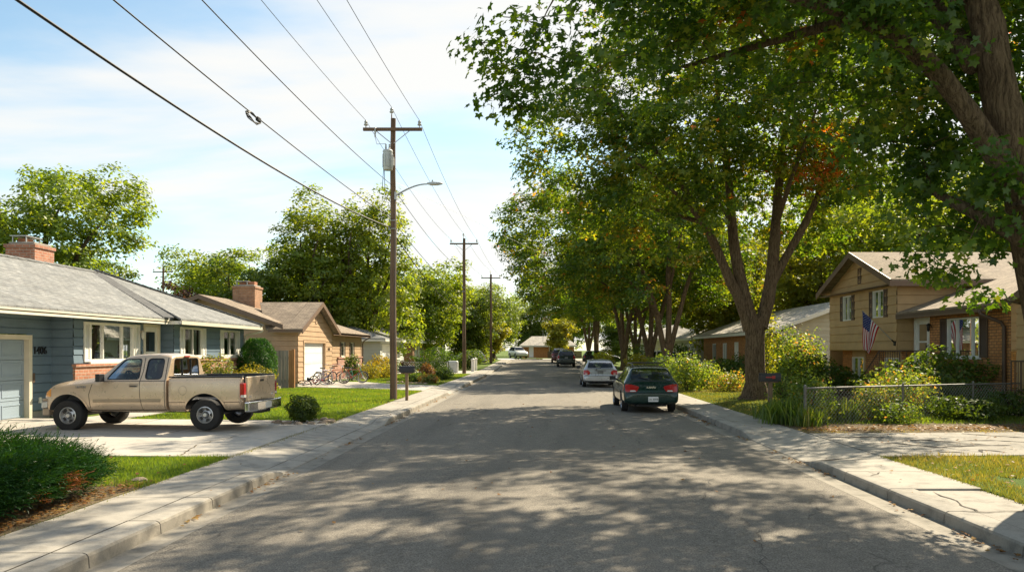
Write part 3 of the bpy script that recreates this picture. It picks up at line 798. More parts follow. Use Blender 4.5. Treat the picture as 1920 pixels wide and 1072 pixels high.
def window(parent, pl, u0, u1, v0, v1, splits=(0.5,), frame=None, fw=0.07, bar=0.04, proud=0.03, curtain=0.5, hbars=(), shut=None, shw=0.28, shmat=None, sill=True, sillmat=None, glass=None):
    frame = frame or m_white
    mb = MB()
    mb.pbox(pl, u0, u0 + fw, v0, v1, -0.08, proud); mb.pbox(pl, u1 - fw, u1, v0, v1, -0.08, proud)
    mb.pbox(pl, u0 + fw, u1 - fw, v1 - fw, v1, -0.08, proud); mb.pbox(pl, u0 + fw, u1 - fw, v0, v0 + fw, -0.08, proud)
    iu0, iu1, iv0, iv1 = u0 + fw, u1 - fw, v0 + fw, v1 - fw
    us = [iu0] + [iu0 + (iu1 - iu0) * s for s in splits] + [iu1]
    for x in us[1:-1]: mb.pbox(pl, x - bar / 2, x + bar / 2, iv0, iv1, -0.07, proud - 0.012)
    for s in hbars:
        y = iv0 + (iv1 - iv0) * s; mb.pbox(pl, iu0, iu1, y - bar / 2, y + bar / 2, -0.075, proud - 0.018)
    wo = mb.build('window', frame, parent)
    g = MB(); g.quad(pl.p(iu0, iv0, -0.03), pl.p(iu1, iv0, -0.03), pl.p(iu1, iv1, -0.03), pl.p(iu0, iv1, -0.03))
    g.build('pane', glass or m_glass, wo)
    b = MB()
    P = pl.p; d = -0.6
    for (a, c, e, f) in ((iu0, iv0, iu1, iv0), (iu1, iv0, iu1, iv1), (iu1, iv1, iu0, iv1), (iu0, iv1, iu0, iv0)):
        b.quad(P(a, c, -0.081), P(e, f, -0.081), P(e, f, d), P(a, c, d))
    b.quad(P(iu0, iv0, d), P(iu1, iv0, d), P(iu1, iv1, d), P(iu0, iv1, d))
    b.build('reveal', m_inside, wo)  # near-black box, painted as the dim room behind the pane
    if curtain:
        lst = [curtain] if not isinstance(curtain, (list, tuple)) else curtain
        if not isinstance(lst[0], (list, tuple)): spans = [(iu0, iu0 + (iu1 - iu0) * lst[0] * 0.5), (iu1 - (iu1 - iu0) * lst[0] * 0.5, iu1)]
        else: spans = [(iu0 + (iu1 - iu0) * a, iu0 + (iu1 - iu0) * bb) for a, bb in lst]
        for a, bb in spans:
            c = MB(); n = max(3, int((bb - a) / 0.05))
            pts = []
            for i in range(n + 1):
                u = a + (bb - a) * i / n; w = -0.16 + 0.018 * math.sin(i * 1.9) + 0.01 * math.sin(i * 0.7)
                pts.append((u, w))
            for (ua, wa), (ub, wb) in zip(pts[:-1], pts[1:]): c.quad(P(ua, iv0, wa), P(ub, iv0, wb), P(ub, iv1, wb), P(ua, iv1, wa))
            c.build('curtain', m_curtain, wo, smooth=60)
    if sill:
        s = MB(); s.pbox(pl, u0 - 0.05, u1 + 0.05, v0 - 0.06, v0 - 0.002, -0.02, 0.075); s.build('sill', sillmat or frame, wo)
    if shut:
        for sd in shut:
            a, bb = (u0 - shw - 0.01, u0 - 0.01) if sd == 'l' else (u1 + 0.01, u1 + shw + 0.01)
            s = MB()
            s.pbox(pl, a, a + 0.05, v0, v1, 0.004, 0.045); s.pbox(pl, bb - 0.05, bb, v0, v1, 0.004, 0.045)
            s.pbox(pl, a + 0.05, bb - 0.05, v1 - 0.07, v1, 0.004, 0.043); s.pbox(pl, a + 0.05, bb - 0.05, v0, v0 + 0.07, 0.004, 0.043)
            n = max(4, int((v1 - v0 - 0.14) / 0.055))
            for i in range(n):
                y = v0 + 0.07 + (v1 - v0 - 0.14) * i / n; y2 = v0 + 0.07 + (v1 - v0 - 0.14) * (i + 1) / n
                s.quad(pl.p(a + 0.05, y, 0.038), pl.p(bb - 0.05, y, 0.038), pl.p(bb - 0.05, y2, 0.012), pl.p(a + 0.05, y2, 0.012))
            s.build('shutter', shmat or frame, parent)
    return wo

def door(parent, pl, u0, u1, v0, v1, mat, frame, glass=None, name='door', panels=True, fw=0.09, handle='l'):
    f = MB()
    f.pbox(pl, u0 - fw, u0, v0, v1 + fw, -0.08, 0.035); f.pbox(pl, u1, u1 + fw, v0, v1 + fw, -0.08, 0.035); f.pbox(pl, u0, u1, v1, v1 + fw, -0.08, 0.033)
    d = MB()
    if glass:
        g0, g1 = glass; bw = 0.13
        d.pbox(pl, u0, u0 + bw, v0, v1, -0.06, -0.02); d.pbox(pl, u1 - bw, u1, v0, v1, -0.06, -0.02)
        d.pbox(pl, u0 + bw, u1 - bw, v0, g0, -0.06, -0.022); d.pbox(pl, u0 + bw, u1 - bw, g1, v1, -0.06, -0.022)
        m = (g0 + g1) / 2; d.pbox(pl, u0 + bw, u1 - bw, m - 0.03, m + 0.03, -0.06, -0.024)
    else: d.pbox(pl, u0, u1, v0, v1, -0.06, -0.02)
    do = d.build(name, mat, parent, bevel=0.004)
    f.build('door_frame', frame, do)
    if glass:
        g = MB(); g.quad(pl.p(u0 + bw, g0, -0.04), pl.p(u1 - bw, g0, -0.04), pl.p(u1 - bw, g1, -0.04), pl.p(u0 + bw, g1, -0.04)); g.build('pane', m_glass, do)
        b = MB(); b.pbox(pl, u0, u1, v0, v1, -0.32, -0.30); b.build('inner_door', plain('door_brown', (0.16, 0.12, 0.08), 0.6), do)
    h = MB(); hu = u0 + 0.06 if handle == 'l' else u1 - 0.06
    c = pl.p(hu, v0 + 1.0, 0.0)
    h.tube([c - pl.N * 0.02, c + pl.N * 0.05], 0.025, 8); h.tube([pl.p(hu, v0 + 0.93, 0.045), pl.p(hu, v0 + 1.08, 0.045)], 0.012, 6)
    h.build('handle', m_black, do, smooth=40)
    return do

def garage_door(parent, pl, u0, u1, v0, v1, mat, frame, fw=0.12, rows=4, cols=8, relief=True):
    d = MB(); H = (v1 - v0) / rows; Wd = (u1 - u0) / cols
    for r in range(rows):
        d.pbox(pl, u0, u1, v0 + r * H + 0.006, v0 + (r + 1) * H - 0.006, -0.14, -0.10)
        if relief:
            for c in range(cols):
                a, b = u0 + c * Wd + 0.07, u0 + (c + 1) * Wd - 0.07; e, f = v0 + r * H + 0.09, v0 + (r + 1) * H - 0.09
                for (p0, p1, q0, q1) in ((a, b, e, e + 0.03), (a, b, f - 0.03, f), (a, a + 0.03, e + 0.03, f - 0.03), (b - 0.03, b, e + 0.03, f - 0.03)):
                    d.pbox(pl, p0, p1, q0, q1, -0.10, -0.088)
    d.pbox(pl, u0, u1, v0, v1, -0.20, -0.15)
    go = d.build('garage_door', mat, parent)
    f = MB()
    f.pbox(pl, u0 - fw, u0, v0, v1 + fw, -0.2, 0.04); f.pbox(pl, u1, u1 + fw, v0, v1 + fw, -0.2, 0.04); f.pbox(pl, u0, u1, v1, v1 + fw, -0.2, 0.038)
    f.build('door_frame', frame, go)
    return go

def slab(mb, pts, t=0.05, mi=0, mi_side=None):
    """roof plane: polygon pts (counter-clockwise from above) with thickness t below"""
    n = len(pts); vs = [tuple(p) for p in pts] + [(p[0], p[1], p[2] - t) for p in pts]
    mb.add(vs, [tuple(range(n))], mi)
    mb.add(vs, [tuple(reversed(range(n, 2 * n)))] + [(i, i + n, (i + 1) % n + n, (i + 1) % n) for i in range(n)], mi if mi_side is None else mi_side)

def beam(mb, a, b, w, h, mi=0):
    """board from a to b (top edge line), w sideways, h down"""
    a = Vector(a); b = Vector(b); d = (b - a); side = Vector((-d.y, d.x, 0)).normalized() * (w / 2); dn = Vector((0, 0, -h))
    mb.hexa([a - side + dn, b - side + dn, b + side + dn, a + side + dn, a - side, b - side, b + side, a + side], mi)

def gutter(name, parent, a, b, mat, r=0.065):
    """half-round-ish eaves gutter with its lip"""
    a = Vector(a); b = Vector(b); d = (b - a).normalized(); s = Vector((d.y, -d.x, 0))
    prof = [(0.0, 0.0), (0.0, -0.11), (0.075, -0.11), (0.105, -0.05), (0.105, 0.0), (0.112, 0.006), (0.095, 0.006), (0.09, -0.045), (0.07, -0.095), (0.012, -0.095), (0.012, 0.0)]
    mb = MB(); n = len(prof)
    vs = [a + s * x + Vector((0, 0, z)) for x, z in prof] + [b + s * x + Vector((0, 0, z)) for x, z in prof]
    mb.add(vs, [(i, (i + 1) % n, (i + 1) % n + n, i + n) for i in range(n)] + [tuple(reversed(range(n))), tuple(range(n, 2 * n))])
    return mb.build(name, mat, parent)

def downpipe(parent, pts, mat, r=0.04):
    mb = MB(); mb.tube(pts, r, 8); return mb.build('downpipe', mat, parent, smooth=50)

def chimney(parent, x, y, z0, z1, wx, wy, mat, flues=2, cap=True):
    mb = MB()
    mb.box(x - wx / 2, x + wx / 2, y - wy / 2, y + wy / 2, z0, z1 - 0.14)
    mb.box(x - wx / 2 - 0.04, x + wx / 2 + 0.04, y - wy / 2 - 0.04, y + wy / 2 + 0.04, z1 - 0.14, z1 - 0.03)
    co = mb.build('chimney', mat, parent)
    c = MB()
    c.box(x - wx / 2 + 0.06, x + wx / 2 - 0.06, y - wy / 2 + 0.06, y + wy / 2 - 0.06, z1 - 0.03, z1 + 0.05)
    c.build('crown', m_found, co, bevel=0.02)
    if flues:
        f = MB()
        f.box(x - wx * 0.3, x - wx * 0.02, y - wy * 0.2, y + wy * 0.2, z1 + 0.05, z1 + 0.20)
        if flues > 1: f.box(x + wx * 0.1, x + wx * 0.38, y - wy * 0.2, y + wy * 0.2, z1 + 0.05, z1 + 0.24)
        f.build('flue', m_terra, co, bevel=0.01)
    if cap:
        k = MB(); k.box(x - wx * 0.42, x + wx * 0.15, y - wy * 0.42, y + wy * 0.42, z1 + 0.24, z1 + 0.265)
        for sx in (-0.36, 0.1):
            for sy in (-0.34, 0.34): k.box(x + wx * sx - 0.015, x + wx * sx + 0.015, y + wy * sy - 0.015, y + wy * sy + 0.015, z1 + 0.05, z1 + 0.24)
        k.build('chimney_cap', m_galv, co)
    return co

def vent(parent, pl, u, v, w, h, mat):
    mb = MB(); mb.pbox(pl, u - w / 2, u + w / 2, v, v + 0.03, 0.0, 0.04); mb.pbox(pl, u - w / 2, u + w / 2, v + h - 0.03, v + h, 0.0, 0.04)
    mb.pbox(pl, u - w / 2, u - w / 2 + 0.03, v + 0.03, v + h - 0.03, 0, 0.038); mb.pbox(pl, u + w / 2 - 0.03, u + w / 2, v + 0.03, v + h - 0.03, 0, 0.038)
    n = int(h / 0.07)
    for i in range(n):
        y = v + 0.03 + (h - 0.06) * i / n; y2 = v + 0.03 + (h - 0.06) * (i + 0.75) / n
        mb.quad(pl.p(u - w / 2, y, 0.036), pl.p(u + w / 2, y, 0.036), pl.p(u + w / 2, y2, 0.008), pl.p(u - w / 2, y2, 0.008))
    return mb.build('gable_vent', mat, parent)

def lantern(parent, p, N, mat):
    p = Vector(p); N = Vector(N); mb = MB()
    mb.lathe([(0.0, 0.16), (0.05, 0.12), (0.075, 0.08), (0.075, 0.07), (0.055, 0.06), (0.045, -0.1), (0.02, -0.13), (0.0, -0.13)], 8, p + N * 0.12)
    mb.tube([p, p + N * 0.06 + Vector((0, 0, 0.14)), p + N * 0.12 + Vector((0, 0, 0.15))], 0.012, 6)
    o = mb.build('porch_lamp', mat, parent, smooth=40)
    return o

# ================================================================ blue ranch house (left)
GX = (1, 0, 0)
h1 = empty('ranch_house', (0, 0, 0), 0, 'blue ranch house with grey hip roof and brick wainscot behind the tan pickup', 'house')
E1 = 2.86   # underside of the eaves
GRD = 0.14
# wall frames: u runs towards the far end (+Y), outward normal +X
pA = Pl((-13.3, 10.0, 0), (0, 1, 0), GX)          # garage front, u 0..11
pB = Pl((-12.7, 21.0, 0), (0, 1, 0), GX)          # bay with the picture window, u 0..4.9
pC = Pl((-12.3, 25.9, 0), (0, 1, 0), GX)          # far bedrooms, u 0..6.1
pAB = Pl((-13.3, 21.0, 0), (1, 0, 0), (0, -1, 0))
pBC = Pl((-12.7, 25.9, 0), (1, 0, 0), (0, -1, 0))
pEnd = Pl((-12.3, 32.0, 0), (-1, 0, 0), (0, 1, 0))
pBack = Pl((-13.3, 10.0, 0), (-1, 0, 0), (0, -1, 0))
gd = (4.6, 10.05, GRD, 2.22)
pw = (0.75, 3.15, 1.62, 2.74)
dr = (3.78, 4.66, 0.74, 2.70)
w1 = (0.72, 2.15, 1.70, 2.74); w2 = (4.0, 5.35, 1.70, 2.72)
w1o = (0.42, 2.45, 1.70, 2.74); w2o = (3.72, 5.63, 1.70, 2.72)
s = MB()
siding(s, pA, 0, 11.0, 0.34, E1, [(gd[0] - 0.14, gd[1] + 0.14, 0, gd[3] + 0.14)])
siding(s, pAB, 0.0, 0.6, 0.34, E1)
siding(s, pB, 0.0, 4.9, 1.56, E1, [(pw[0] - 0.3, pw[1] + 0.3, pw[2], pw[3]), (dr[0] - 0.1, dr[1] + 0.1, 0, dr[3] + 0.1)])
siding(s, pB, 3.5, 4.9, 0.60, 1.56, [(dr[0] - 0.1, dr[1] + 0.1, 0, 3)])
siding(s, pBC, 0.0, 0.4, 0.34, E1)
siding(s, pC, 0.0, 6.1, 1.64, E1, [w1o, w2o])
siding(s, pEnd, 0, 9.0, 0.34, E1); siding(s, pBack, 0, 8, 0.34, E1)
s.build('wall', m_blue, h1)
s = MB()
for pl, a, b in ((pA, gd[1] + 0.125, 11.0), (pA, 0, gd[0] - 0.13), (pEnd, 0, 9.0), (pBack, 0, 8)): s.pbox(pl, a, b, -0.1, 0.338, -0.15, -0.012)
s.pbox(pAB, 0.0, 0.59, -0.1, 0.338, -0.15, -0.012)
s.build('foundation', m_found, h1)
s = MB()
flat(s, pB, 0.0, 3.45, 0, 1.49, w=0.055); s.pbox(pB, -0.03, 3.48, 1.49, 1.558, -0.02, 0.10)
s.quad(pB.p(0, 0, 0.055), pB.p(0, 1.49, 0.055), pB.p(0, 1.49, -0.02), pB.p(0, 0, -0.02)); s.quad(pB.p(3.45, 0, 0.055), pB.p(3.45, 1.49, 0.055), pB.p(3.45, 1.49, -0.02), pB.p(3.45, 0, -0.02))
flat(s, pC, 0.0, 6.1, 0, 1.57, w=0.055); s.pbox(pC, -0.03, 6.13, 1.57, 1.638, -0.02, 0.10)
s.quad(pC.p(0, 0, 0.055), pC.p(0, 1.57, 0.055), pC.p(0, 1.57, -0.02), pC.p(0, 0, -0.02))
s.build('brick_wainscot', m_brick, h1)
s = MB(); s.pbox(pB, 3.46, 4.9, -0.05, 0.70, -0.3, 1.0); s.pbox(pB, 3.6, 4.8, -0.05, 0.5, 1.0, 1.35); s.pbox(pB, 3.6, 4.8, -0.05, 0.32, 1.35, 1.7); s.build('doorstep', m_found, h1, bevel=0.015)
garage_door(h1, pA, *gd, m_bluedoor, m_trim, rows=4, cols=6)
window(h1, pB, *pw, splits=(0.27, 0.73), frame=m_white, curtain=[(0.0, 0.12), (0.27, 0.73), (0.86, 1.0)], shut='lr', shw=0.28, shmat=m_white)
window(h1, pC, *w1, splits=(0.5,), curtain=[(0.5, 1.0)], shut='lr', shw=0.28)
window(h1, pC, *w2, splits=(0.5,), curtain=[(0.0, 0.3), (0.62, 1.0)], shut='lr', shw=0.26)
door(h1, pB, *dr, m_white, m_trim, glass=(1.2, 2.54))
lantern(h1, pB.p(3.46, 2.42), GX, m_bulb)
text_on('house_number', '1406', 0.28, pA.p(10.50, 1.93, 0.03), (0, 1, 0), GX, m_black, h1, 0.012)
text_on('house_number', '70', 0.17, pB.p(3.46, 1.86, 0.03), (0, 1, 0), GX, m_black, h1, 0.008)
s = MB(); s.pbox(pA, 10.18, 10.26, 1.1, 1.35, 0.04, 0.055); s.build('doorbell', m_brown, h1)
s = MB(); s.pbox(pA, 10.46, 10.54, 0.55, 0.7, 0.012, 0.05); s.build('outlet_cover', m_white, h1)
# hip roof: ridge along the street
RX, RZ = -16.2, 4.80
e0, e1 = -12.12, -11.72
EZ = 2.98
s = MB()
sl = (RZ - EZ) / (e0 - RX)
YE = 32.55; YR = 28.1; YM = 25.55
def rz(x): return EZ + (e0 - x) * sl
slab(s, [(e0, 6, EZ), (e0, YM, EZ), (RX, YR, RZ), (RX, 6, RZ)], 0.05)
slab(s, [(RX, 6, RZ), (RX, YR, RZ), (-20.4, YE, rz(e0)), (-20.4, 6, EZ)], 0.05)
slab(s, [(e1, YM - 0.35, EZ - 0.005), (e1, YE, EZ - 0.005), (RX, YR, RZ + 0.035), (RX + 0.35, YR - 0.22, RZ + 0.035 - 0.35 * sl)], 0.07)
slab(s, [(e1, YE, EZ - 0.005), (-20.4, YE, EZ - 0.005), (RX, YR, RZ + 0.035)], 0.07)
s.build('roof', m_roofg, h1)
s = MB()   # ridge and hip cap shingles
n = 46
for i in range(n):
    a = 6 + (YR - 6) * i / n; b = 6 + (YR - 6) * (i + 1) / n - 0.02
    s.hexa([(RX - 0.15, a, RZ - 0.045), (RX - 0.15, b, RZ - 0.05), (RX, b, RZ + 0.012), (RX, a, RZ + 0.02), (RX - 0.15, a, RZ - 0.03), (RX - 0.15, b, RZ - 0.035), (RX, b, RZ + 0.03), (RX, a, RZ + 0.04)])
    s.hexa([(RX, a, RZ + 0.02), (RX, b, RZ + 0.012), (RX + 0.15, b, RZ - 0.05), (RX + 0.15, a, RZ - 0.045), (RX, a, RZ + 0.042), (RX, b, RZ + 0.032), (RX + 0.15, b, RZ - 0.03), (RX + 0.15, a, RZ - 0.025)])
for (a, b) in (((RX, YR, RZ + 0.075), (e1 + 0.02, YE - 0.02, EZ + 0.03)), ):
    for i in range(24):
        t0, t1 = i / 24, (i + 0.93) / 24
        A = Vector(a).lerp(Vector(b), t0); B = Vector(a).lerp(Vector(b), t1); beam(s, A + Vector((0, 0, 0.01)), B + Vector((0, 0, -0.005)), 0.26, 0.05)
s.build('ridge_cap', m_roofg, h1)
s = MB()
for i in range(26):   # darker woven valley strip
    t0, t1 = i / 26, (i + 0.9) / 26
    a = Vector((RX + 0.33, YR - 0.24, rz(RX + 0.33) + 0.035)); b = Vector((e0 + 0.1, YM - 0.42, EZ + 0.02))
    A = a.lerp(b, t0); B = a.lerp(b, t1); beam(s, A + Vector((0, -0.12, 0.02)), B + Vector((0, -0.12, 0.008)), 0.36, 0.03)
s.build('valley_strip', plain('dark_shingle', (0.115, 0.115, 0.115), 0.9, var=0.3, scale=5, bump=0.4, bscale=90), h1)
s = MB()
s.box(-13.3, e0 + 0.001, 6, YM, EZ - 0.13, EZ - 0.10); s.box(-12.9, e1 - 0.002, YM + 0.002, YE - 0.002, EZ - 0.13, EZ - 0.10); s.box(-20.3, -12.9, 31.9, YE - 0.003, EZ - 0.135, EZ - 0.105)
s.build('soffit', m_trim, h1)
s = MB(); s.box(e0 - 0.03, e0, 6, YM - 0.3, EZ - 0.19, EZ - 0.051); s.box(e1 - 0.03, e1, YM - 0.3, YE, EZ - 0.19, EZ - 0.078); s.box(-20.4, e1 - 0.03, YE - 0.03, YE, EZ - 0.19, EZ - 0.078)
s.box(e0, e1 - 0.03, YM - 0.3, YM - 0.27, EZ - 0.19, EZ - 0.078)
s.build('fascia', m_white, h1)
gutter('gutter', h1, (e0 + 0.001, YM - 0.35, EZ - 0.055), (e0 + 0.001, 6, EZ - 0.055), m_trim)
gutter('gutter', h1, (e1 + 0.001, YE + 0.02, EZ - 0.08), (e1 + 0.001, YM - 0.3, EZ - 0.08), m_trim)
downpipe(h1, [(e1 + 0.05, YE - 0.1, EZ - 0.18), (e1 + 0.03, YE - 0.1, EZ - 0.26), (-12.22, YE - 0.52, EZ - 0.42), (-12.24, YE - 0.56, EZ - 0.6), (-12.24, YE - 0.56, 0.2)], m_trim, 0.035)
chimney(h1, -16.9, 25.6, 4.3, 5.42, 0.95, 1.0, m_brick, flues=1)
s = MB(); s.tube([(-12.6, 29.95, 0), (-12.2, 29.9, 1.35)], 0.03, 6)

# ================================================================ tan house with the garage gable (left, second)
h2 = empty('ranch_house', (0, 0, 0), 0, 'tan ranch house with a gabled single garage, bicycles lying in front of its white door', 'house')
p2 = Pl((-12.0, 38.2, 0), (0, 1, 0), GX)       # gable front, u 0..6.2
p2s = Pl((-20.0, 38.2, 0), (1, 0, 0), (0, -1, 0))  # side facing the camera, u 0..8
gA, gE, gS = 4.50, 2.98, (4.50 - 2.98) / 3.6
uc = 3.1
def clip2(v): 
    hv = max(0.0, (4.32 - v) / gS); return (max(0, uc - hv), min(6.2, uc + hv))
g2 = (0.95, 4.75, GRD, 2.32)
s = MB()
siding(s, p2, 0, 6.2, 0.3, 4.32, [(g2[0] - 0.14, g2[1] + 0.14, 0, g2[3] + 0.14)], board=0.26, clip=clip2)
mX = -16.6; mZ = 4.66
def clip2s(v):
    hv = max(0.0, (4.52 - v) / 0.385); return (max(0.0, (mX + 20) - hv), min(7.4, (mX + 20) + hv))
siding(s, p2s, 0, 8.0, 0.3, 2.9, board=0.26)
siding(s, p2s, 0, 7.4, 2.9, 4.5, board=0.26, clip=clip2s)
p2r = Pl((-12.5, 44.4, 0), (0, 1, 0), GX)      # right wing, u 0..9.5
wr = [(0.25, 1.55, 1.15, 2.45), (3.9, 4.7, 1.55, 2.45), (6.3, 7.1, 1.55, 2.45)]
siding(s, p2r, 0, 9.5, 1.5, 2.88, wr, board=0.26); siding(s, p2r, 0, 3.0, 1.1, 1.5, wr, board=0.26)
siding(s, Pl((-12.5, 53.9, 0), (-1, 0, 0), (0, 1, 0)), 0, 8, 0.3, 2.88, board=0.26)
s.build('wall', m_tan, h2)
s = MB(); s.pbox(p2, 0, g2[0] - 0.13, -0.1, 0.298, -0.2, -0.012); s.pbox(p2, g2[1] + 0.13, 6.2, -0.1, 0.298, -0.2, -0.012); s.pbox(p2s, 0, 7.99, -0.1, 0.298, -0.2, -0.012); s.build('foundation', m_found, h2)
s = MB(); flat(s, p2r, 3.0, 9.5, 0, 1.42, w=0.07); s.pbox(p2r, 2.96, 9.54, 1.42, 1.498, -0.02, 0.12); s.quad(p2r.p(3.0, 0, 0.07), p2r.p(3.0, 1.42, 0.07), p2r.p(3.0, 1.42, -0.02), p2r.p(3.0, 0, -0.02))
flat(s, p2r, 0, 3.0, 0, 1.02, w=0.07); s.pbox(p2r, 0.0, 2.955, 1.02, 1.098, -0.02, 0.12)
s.build('brick_wainscot', brick('salmon_brick', (0.42, 0.19, 0.13), (0.50, 0.25, 0.17), (0.46, 0.36, 0.30)), h2)
garage_door(h2, p2, *g2, m_whited, m_tan, rows=4, cols=4, relief=False)
for q in wr: window(h2, p2r, *q, splits=(0.5,) if q[1] - q[0] > 1 else (), frame=m_trim, fw=0.06, curtain=0.3, shut='lr', shw=0.22, shmat=m_brown)
text_on('house_number', '1412', 0.22, p2.p(5.5, 2.0, 0.03), (0, 1, 0), GX, m_brown, h2, 0.01)
s = MB()
gx = -11.62   # front edge of the gable roof
ya, yb, yc = 37.7, 44.9, 41.3
slab(s, [(gx, ya, gE), (gx, yc, gA), (mX + 1.6, yc, gA), (-13.4, ya, gE)], 0.06)
slab(s, [(gx, yc, gA), (gx, yb, gE), (-13.4, yb, gE), (mX + 1.6, yc, gA)], 0.06)
s.mi = 0
me_ = (mZ - 3.02) / (-12.05 - mX)
slab(s, [(-12.05, 44.85, 3.02), (-12.05, 54.6, 3.02), (mX, 50.4, mZ), (mX, 37.5, mZ), (-12.45, 37.5, 3.17), (-12.45, 37.95, 3.17)][:4] + [(-12.9, 37.5, 3.02 + 0.85 * me_), (-12.9, 40.5, 3.02 + 0.85 * me_)], 0.06)
slab(s, [(mX, 37.5, mZ), (mX, 50.4, mZ), (-21, 54.6, 3.02), (-21, 37.5, 3.0)], 0.06)
slab(s, [(-12.05, 54.6, 3.02), (-21, 54.6, 3.02), (mX, 50.4, mZ)], 0.06)
s.build('roof', m_roofb, h2)
s = MB()
beam(s, (gx, ya - 0.02, gE - 0.0), (gx, yc, gA - 0.0), 0.04, 0.24); beam(s, (gx, yc, gA), (gx, yb + 0.02, gE), 0.04, 0.24)
beam(s, (-12.5, 37.48, 3.02 + 0.45 * me_ ), (mX, 37.48, mZ), 0.04, 0.22); beam(s, (mX, 37.48, mZ), (-21, 37.48, 3.0), 0.04, 0.22)
s.box(-12.06, -12.02, 44.9, 54.6, 2.82, 2.97)
s.build('fascia', m_brownfascia, h2)
s = MB(); s.box(-12.6, -12.06, 44.9, 54.5, 2.86, 2.88); s.box(-13.2, gx + 0.02, ya, 38.2, 2.80, 2.82); s.build('soffit', m_tan, h2)
gutter('gutter', h2, (gx, ya - 0.01, gE - 0.04), (-13.3, ya - 0.01, gE - 0.04), m_brownfascia)
gutter('gutter', h2, (-12.02, 54.6, 2.97), (-12.02, 44.92, 2.97), m_brownfascia)
downpipe(h2, [(-11.95, 54.3, 2.86), (-12.3, 53.9, 2.6), (-12.4, 53.85, 2.4), (-12.4, 53.85, 0.2)], m_brownfascia, 0.04)
vent(h2, p2, uc, 3.35, 0.3, 0.45, m_tan); vent(h2, p2s, 3.4, 3.55, 0.4, 0.5, m_brown)
chimney(h2, -16.0, 42.2, 4.0, 5.42, 1.2, 1.1, m_brick3, flues=2)

# ================================================================ simple ranch houses further on
def ranch(label, x0, x1, y0, y1, eave, ridge, wallmat, roofmat, trim, side, ops=(), gd=None, over=0.5, hip=True, nd=None, wmat=None, gz0=0.0, siding_side=True, frontsiding=True, guttermat=None):
    """side = +1 faces +X, -1 faces -X; x0 is the front wall, x1 the back"""
    hh = empty('ranch_house', (0, 0, gz0), 0, label, 'house')
    N = (side, 0, 0); pl = Pl((x0, y0, 0), (0, 1, 0), N); L = y1 - y0
    ps = Pl((x0, y0, 0), ((x1 - x0) / abs(x1 - x0), 0, 0), (0, -1, 0)); D = abs(x1 - x0)
    pb = Pl((x0, y1, 0), ((x1 - x0) / abs(x1 - x0), 0, 0), (0, 1, 0))
    allops = list(ops) + ([(gd[0] - 0.14, gd[1] + 0.14, 0, gd[3] + 0.14)] if gd else []) + ([(nd[0] - 0.1, nd[1] + 0.1, 0, nd[3] + 0.1)] if nd else [])
    s = MB()
    (siding if frontsiding else flat)(s, pl, 0, L, 0.25, eave, allops)
    if siding_side: siding(s, ps, 0, D, 0.25, eave); siding(s, pb, 0, D, 0.25, eave)
    else: flat(s, ps, 0, D, 0.25, eave); flat(s, pb, 0, D, 0.25, eave)
    xm = (x0 + x1) / 2
    if not hip:
        r = ridge - eave
        siding(s, ps, 0, D, eave, ridge - 0.1, clip=lambda v: (D / 2 * (v - eave) / (r), D - D / 2 * (v - eave) / (r)))
    s.build('wall', wallmat, hh)
    s = MB(); s.pbox(pl, 0, gd[0] - 0.13 if gd else L, -0.1, 0.248, -0.2, -0.012); s.pbox(ps, 0.01, D, -0.1, 0.248, -0.2, -0.012)
    if gd: s.pbox(pl, gd[1] + 0.13, L, -0.1, 0.248, -0.2, -0.012)
    s.build('foundation', m_found, hh)
    for q in ops: window(hh, pl, *q, splits=(0.5,) if q[1] - q[0] < 1.8 else (0.25, 0.75), frame=trim, fw=0.06, curtain=0.4)
    if gd: garage_door(hh, pl, *gd, m_whited, trim, relief=False)
    if nd: door(hh, pl, *nd, wmat or m_white, trim)
    sg = side; xo = x0 + sg * over; xbk = x1 - sg * over; t = (ridge - eave) / (D / 2 + 0.0); ez = eave + 0.1 ; rz_ = ridge + 0.1
    ez -= over * t * 0.0
    s = MB()
    def sl_(pts): slab(s, pts if side > 0 else list(reversed(pts)), 0.07)
    hb = (D / 2 + over) * (0.85 if hip else 0.0)
    ya, yb = y0 - over, y1 + over
    sl_([(xo, ya, ez), (xo, yb, ez), (xm, yb - hb, rz_), (xm, ya + hb, rz_)])
    sl_([(xm, ya + hb, rz_), (xm, yb - hb, rz_), (xbk, yb, ez), (xbk, ya, ez)])
    if hip:
        sl_([(xo, yb, ez), (xbk, yb, ez), (xm, yb - hb, rz_)]); sl_([(xbk, ya, ez), (xo, ya, ez), (xm, ya + hb, rz_)])
    s.build('roof', roofmat, hh)
    s = MB()
    a, b = sorted((xo, xo - sg * 0.03))
    s.box(a, b, ya, yb, ez - 0.24, ez - 0.071)
    if hip: s.box(min(xo, xbk), max(xo, xbk), ya - 0.0, ya + 0.03, ez - 0.242, ez - 0.073)
    else:
        beam(s, (xo, ya - 0.02, ez), (xm, ya - 0.02, rz_), 0.04, 0.22); beam(s, (xm, ya - 0.02, rz_), (xbk, ya - 0.02, ez), 0.04, 0.22)
    s.build('fascia', trim, hh)
    s = MB(); a, b = sorted((x0, xo - sg * 0.032)); s.box(a, b, ya + 0.03, yb, ez - 0.2, ez - 0.17)
    if hip: s.box(min(x0, x1), max(x0, x1), ya + 0.032, y0, ez - 0.2, ez - 0.172)
    s.build('soffit', trim, hh)
    if side > 0: gutter('gutter', hh, (xo + 0.001, yb, ez - 0.075), (xo + 0.001, ya, ez - 0.075), guttermat or trim)
    else: gutter('gutter', hh, (xo - 0.001, ya, ez - 0.075), (xo - 0.001, yb, ez - 0.075), guttermat or trim)
    return hh, pl, ps

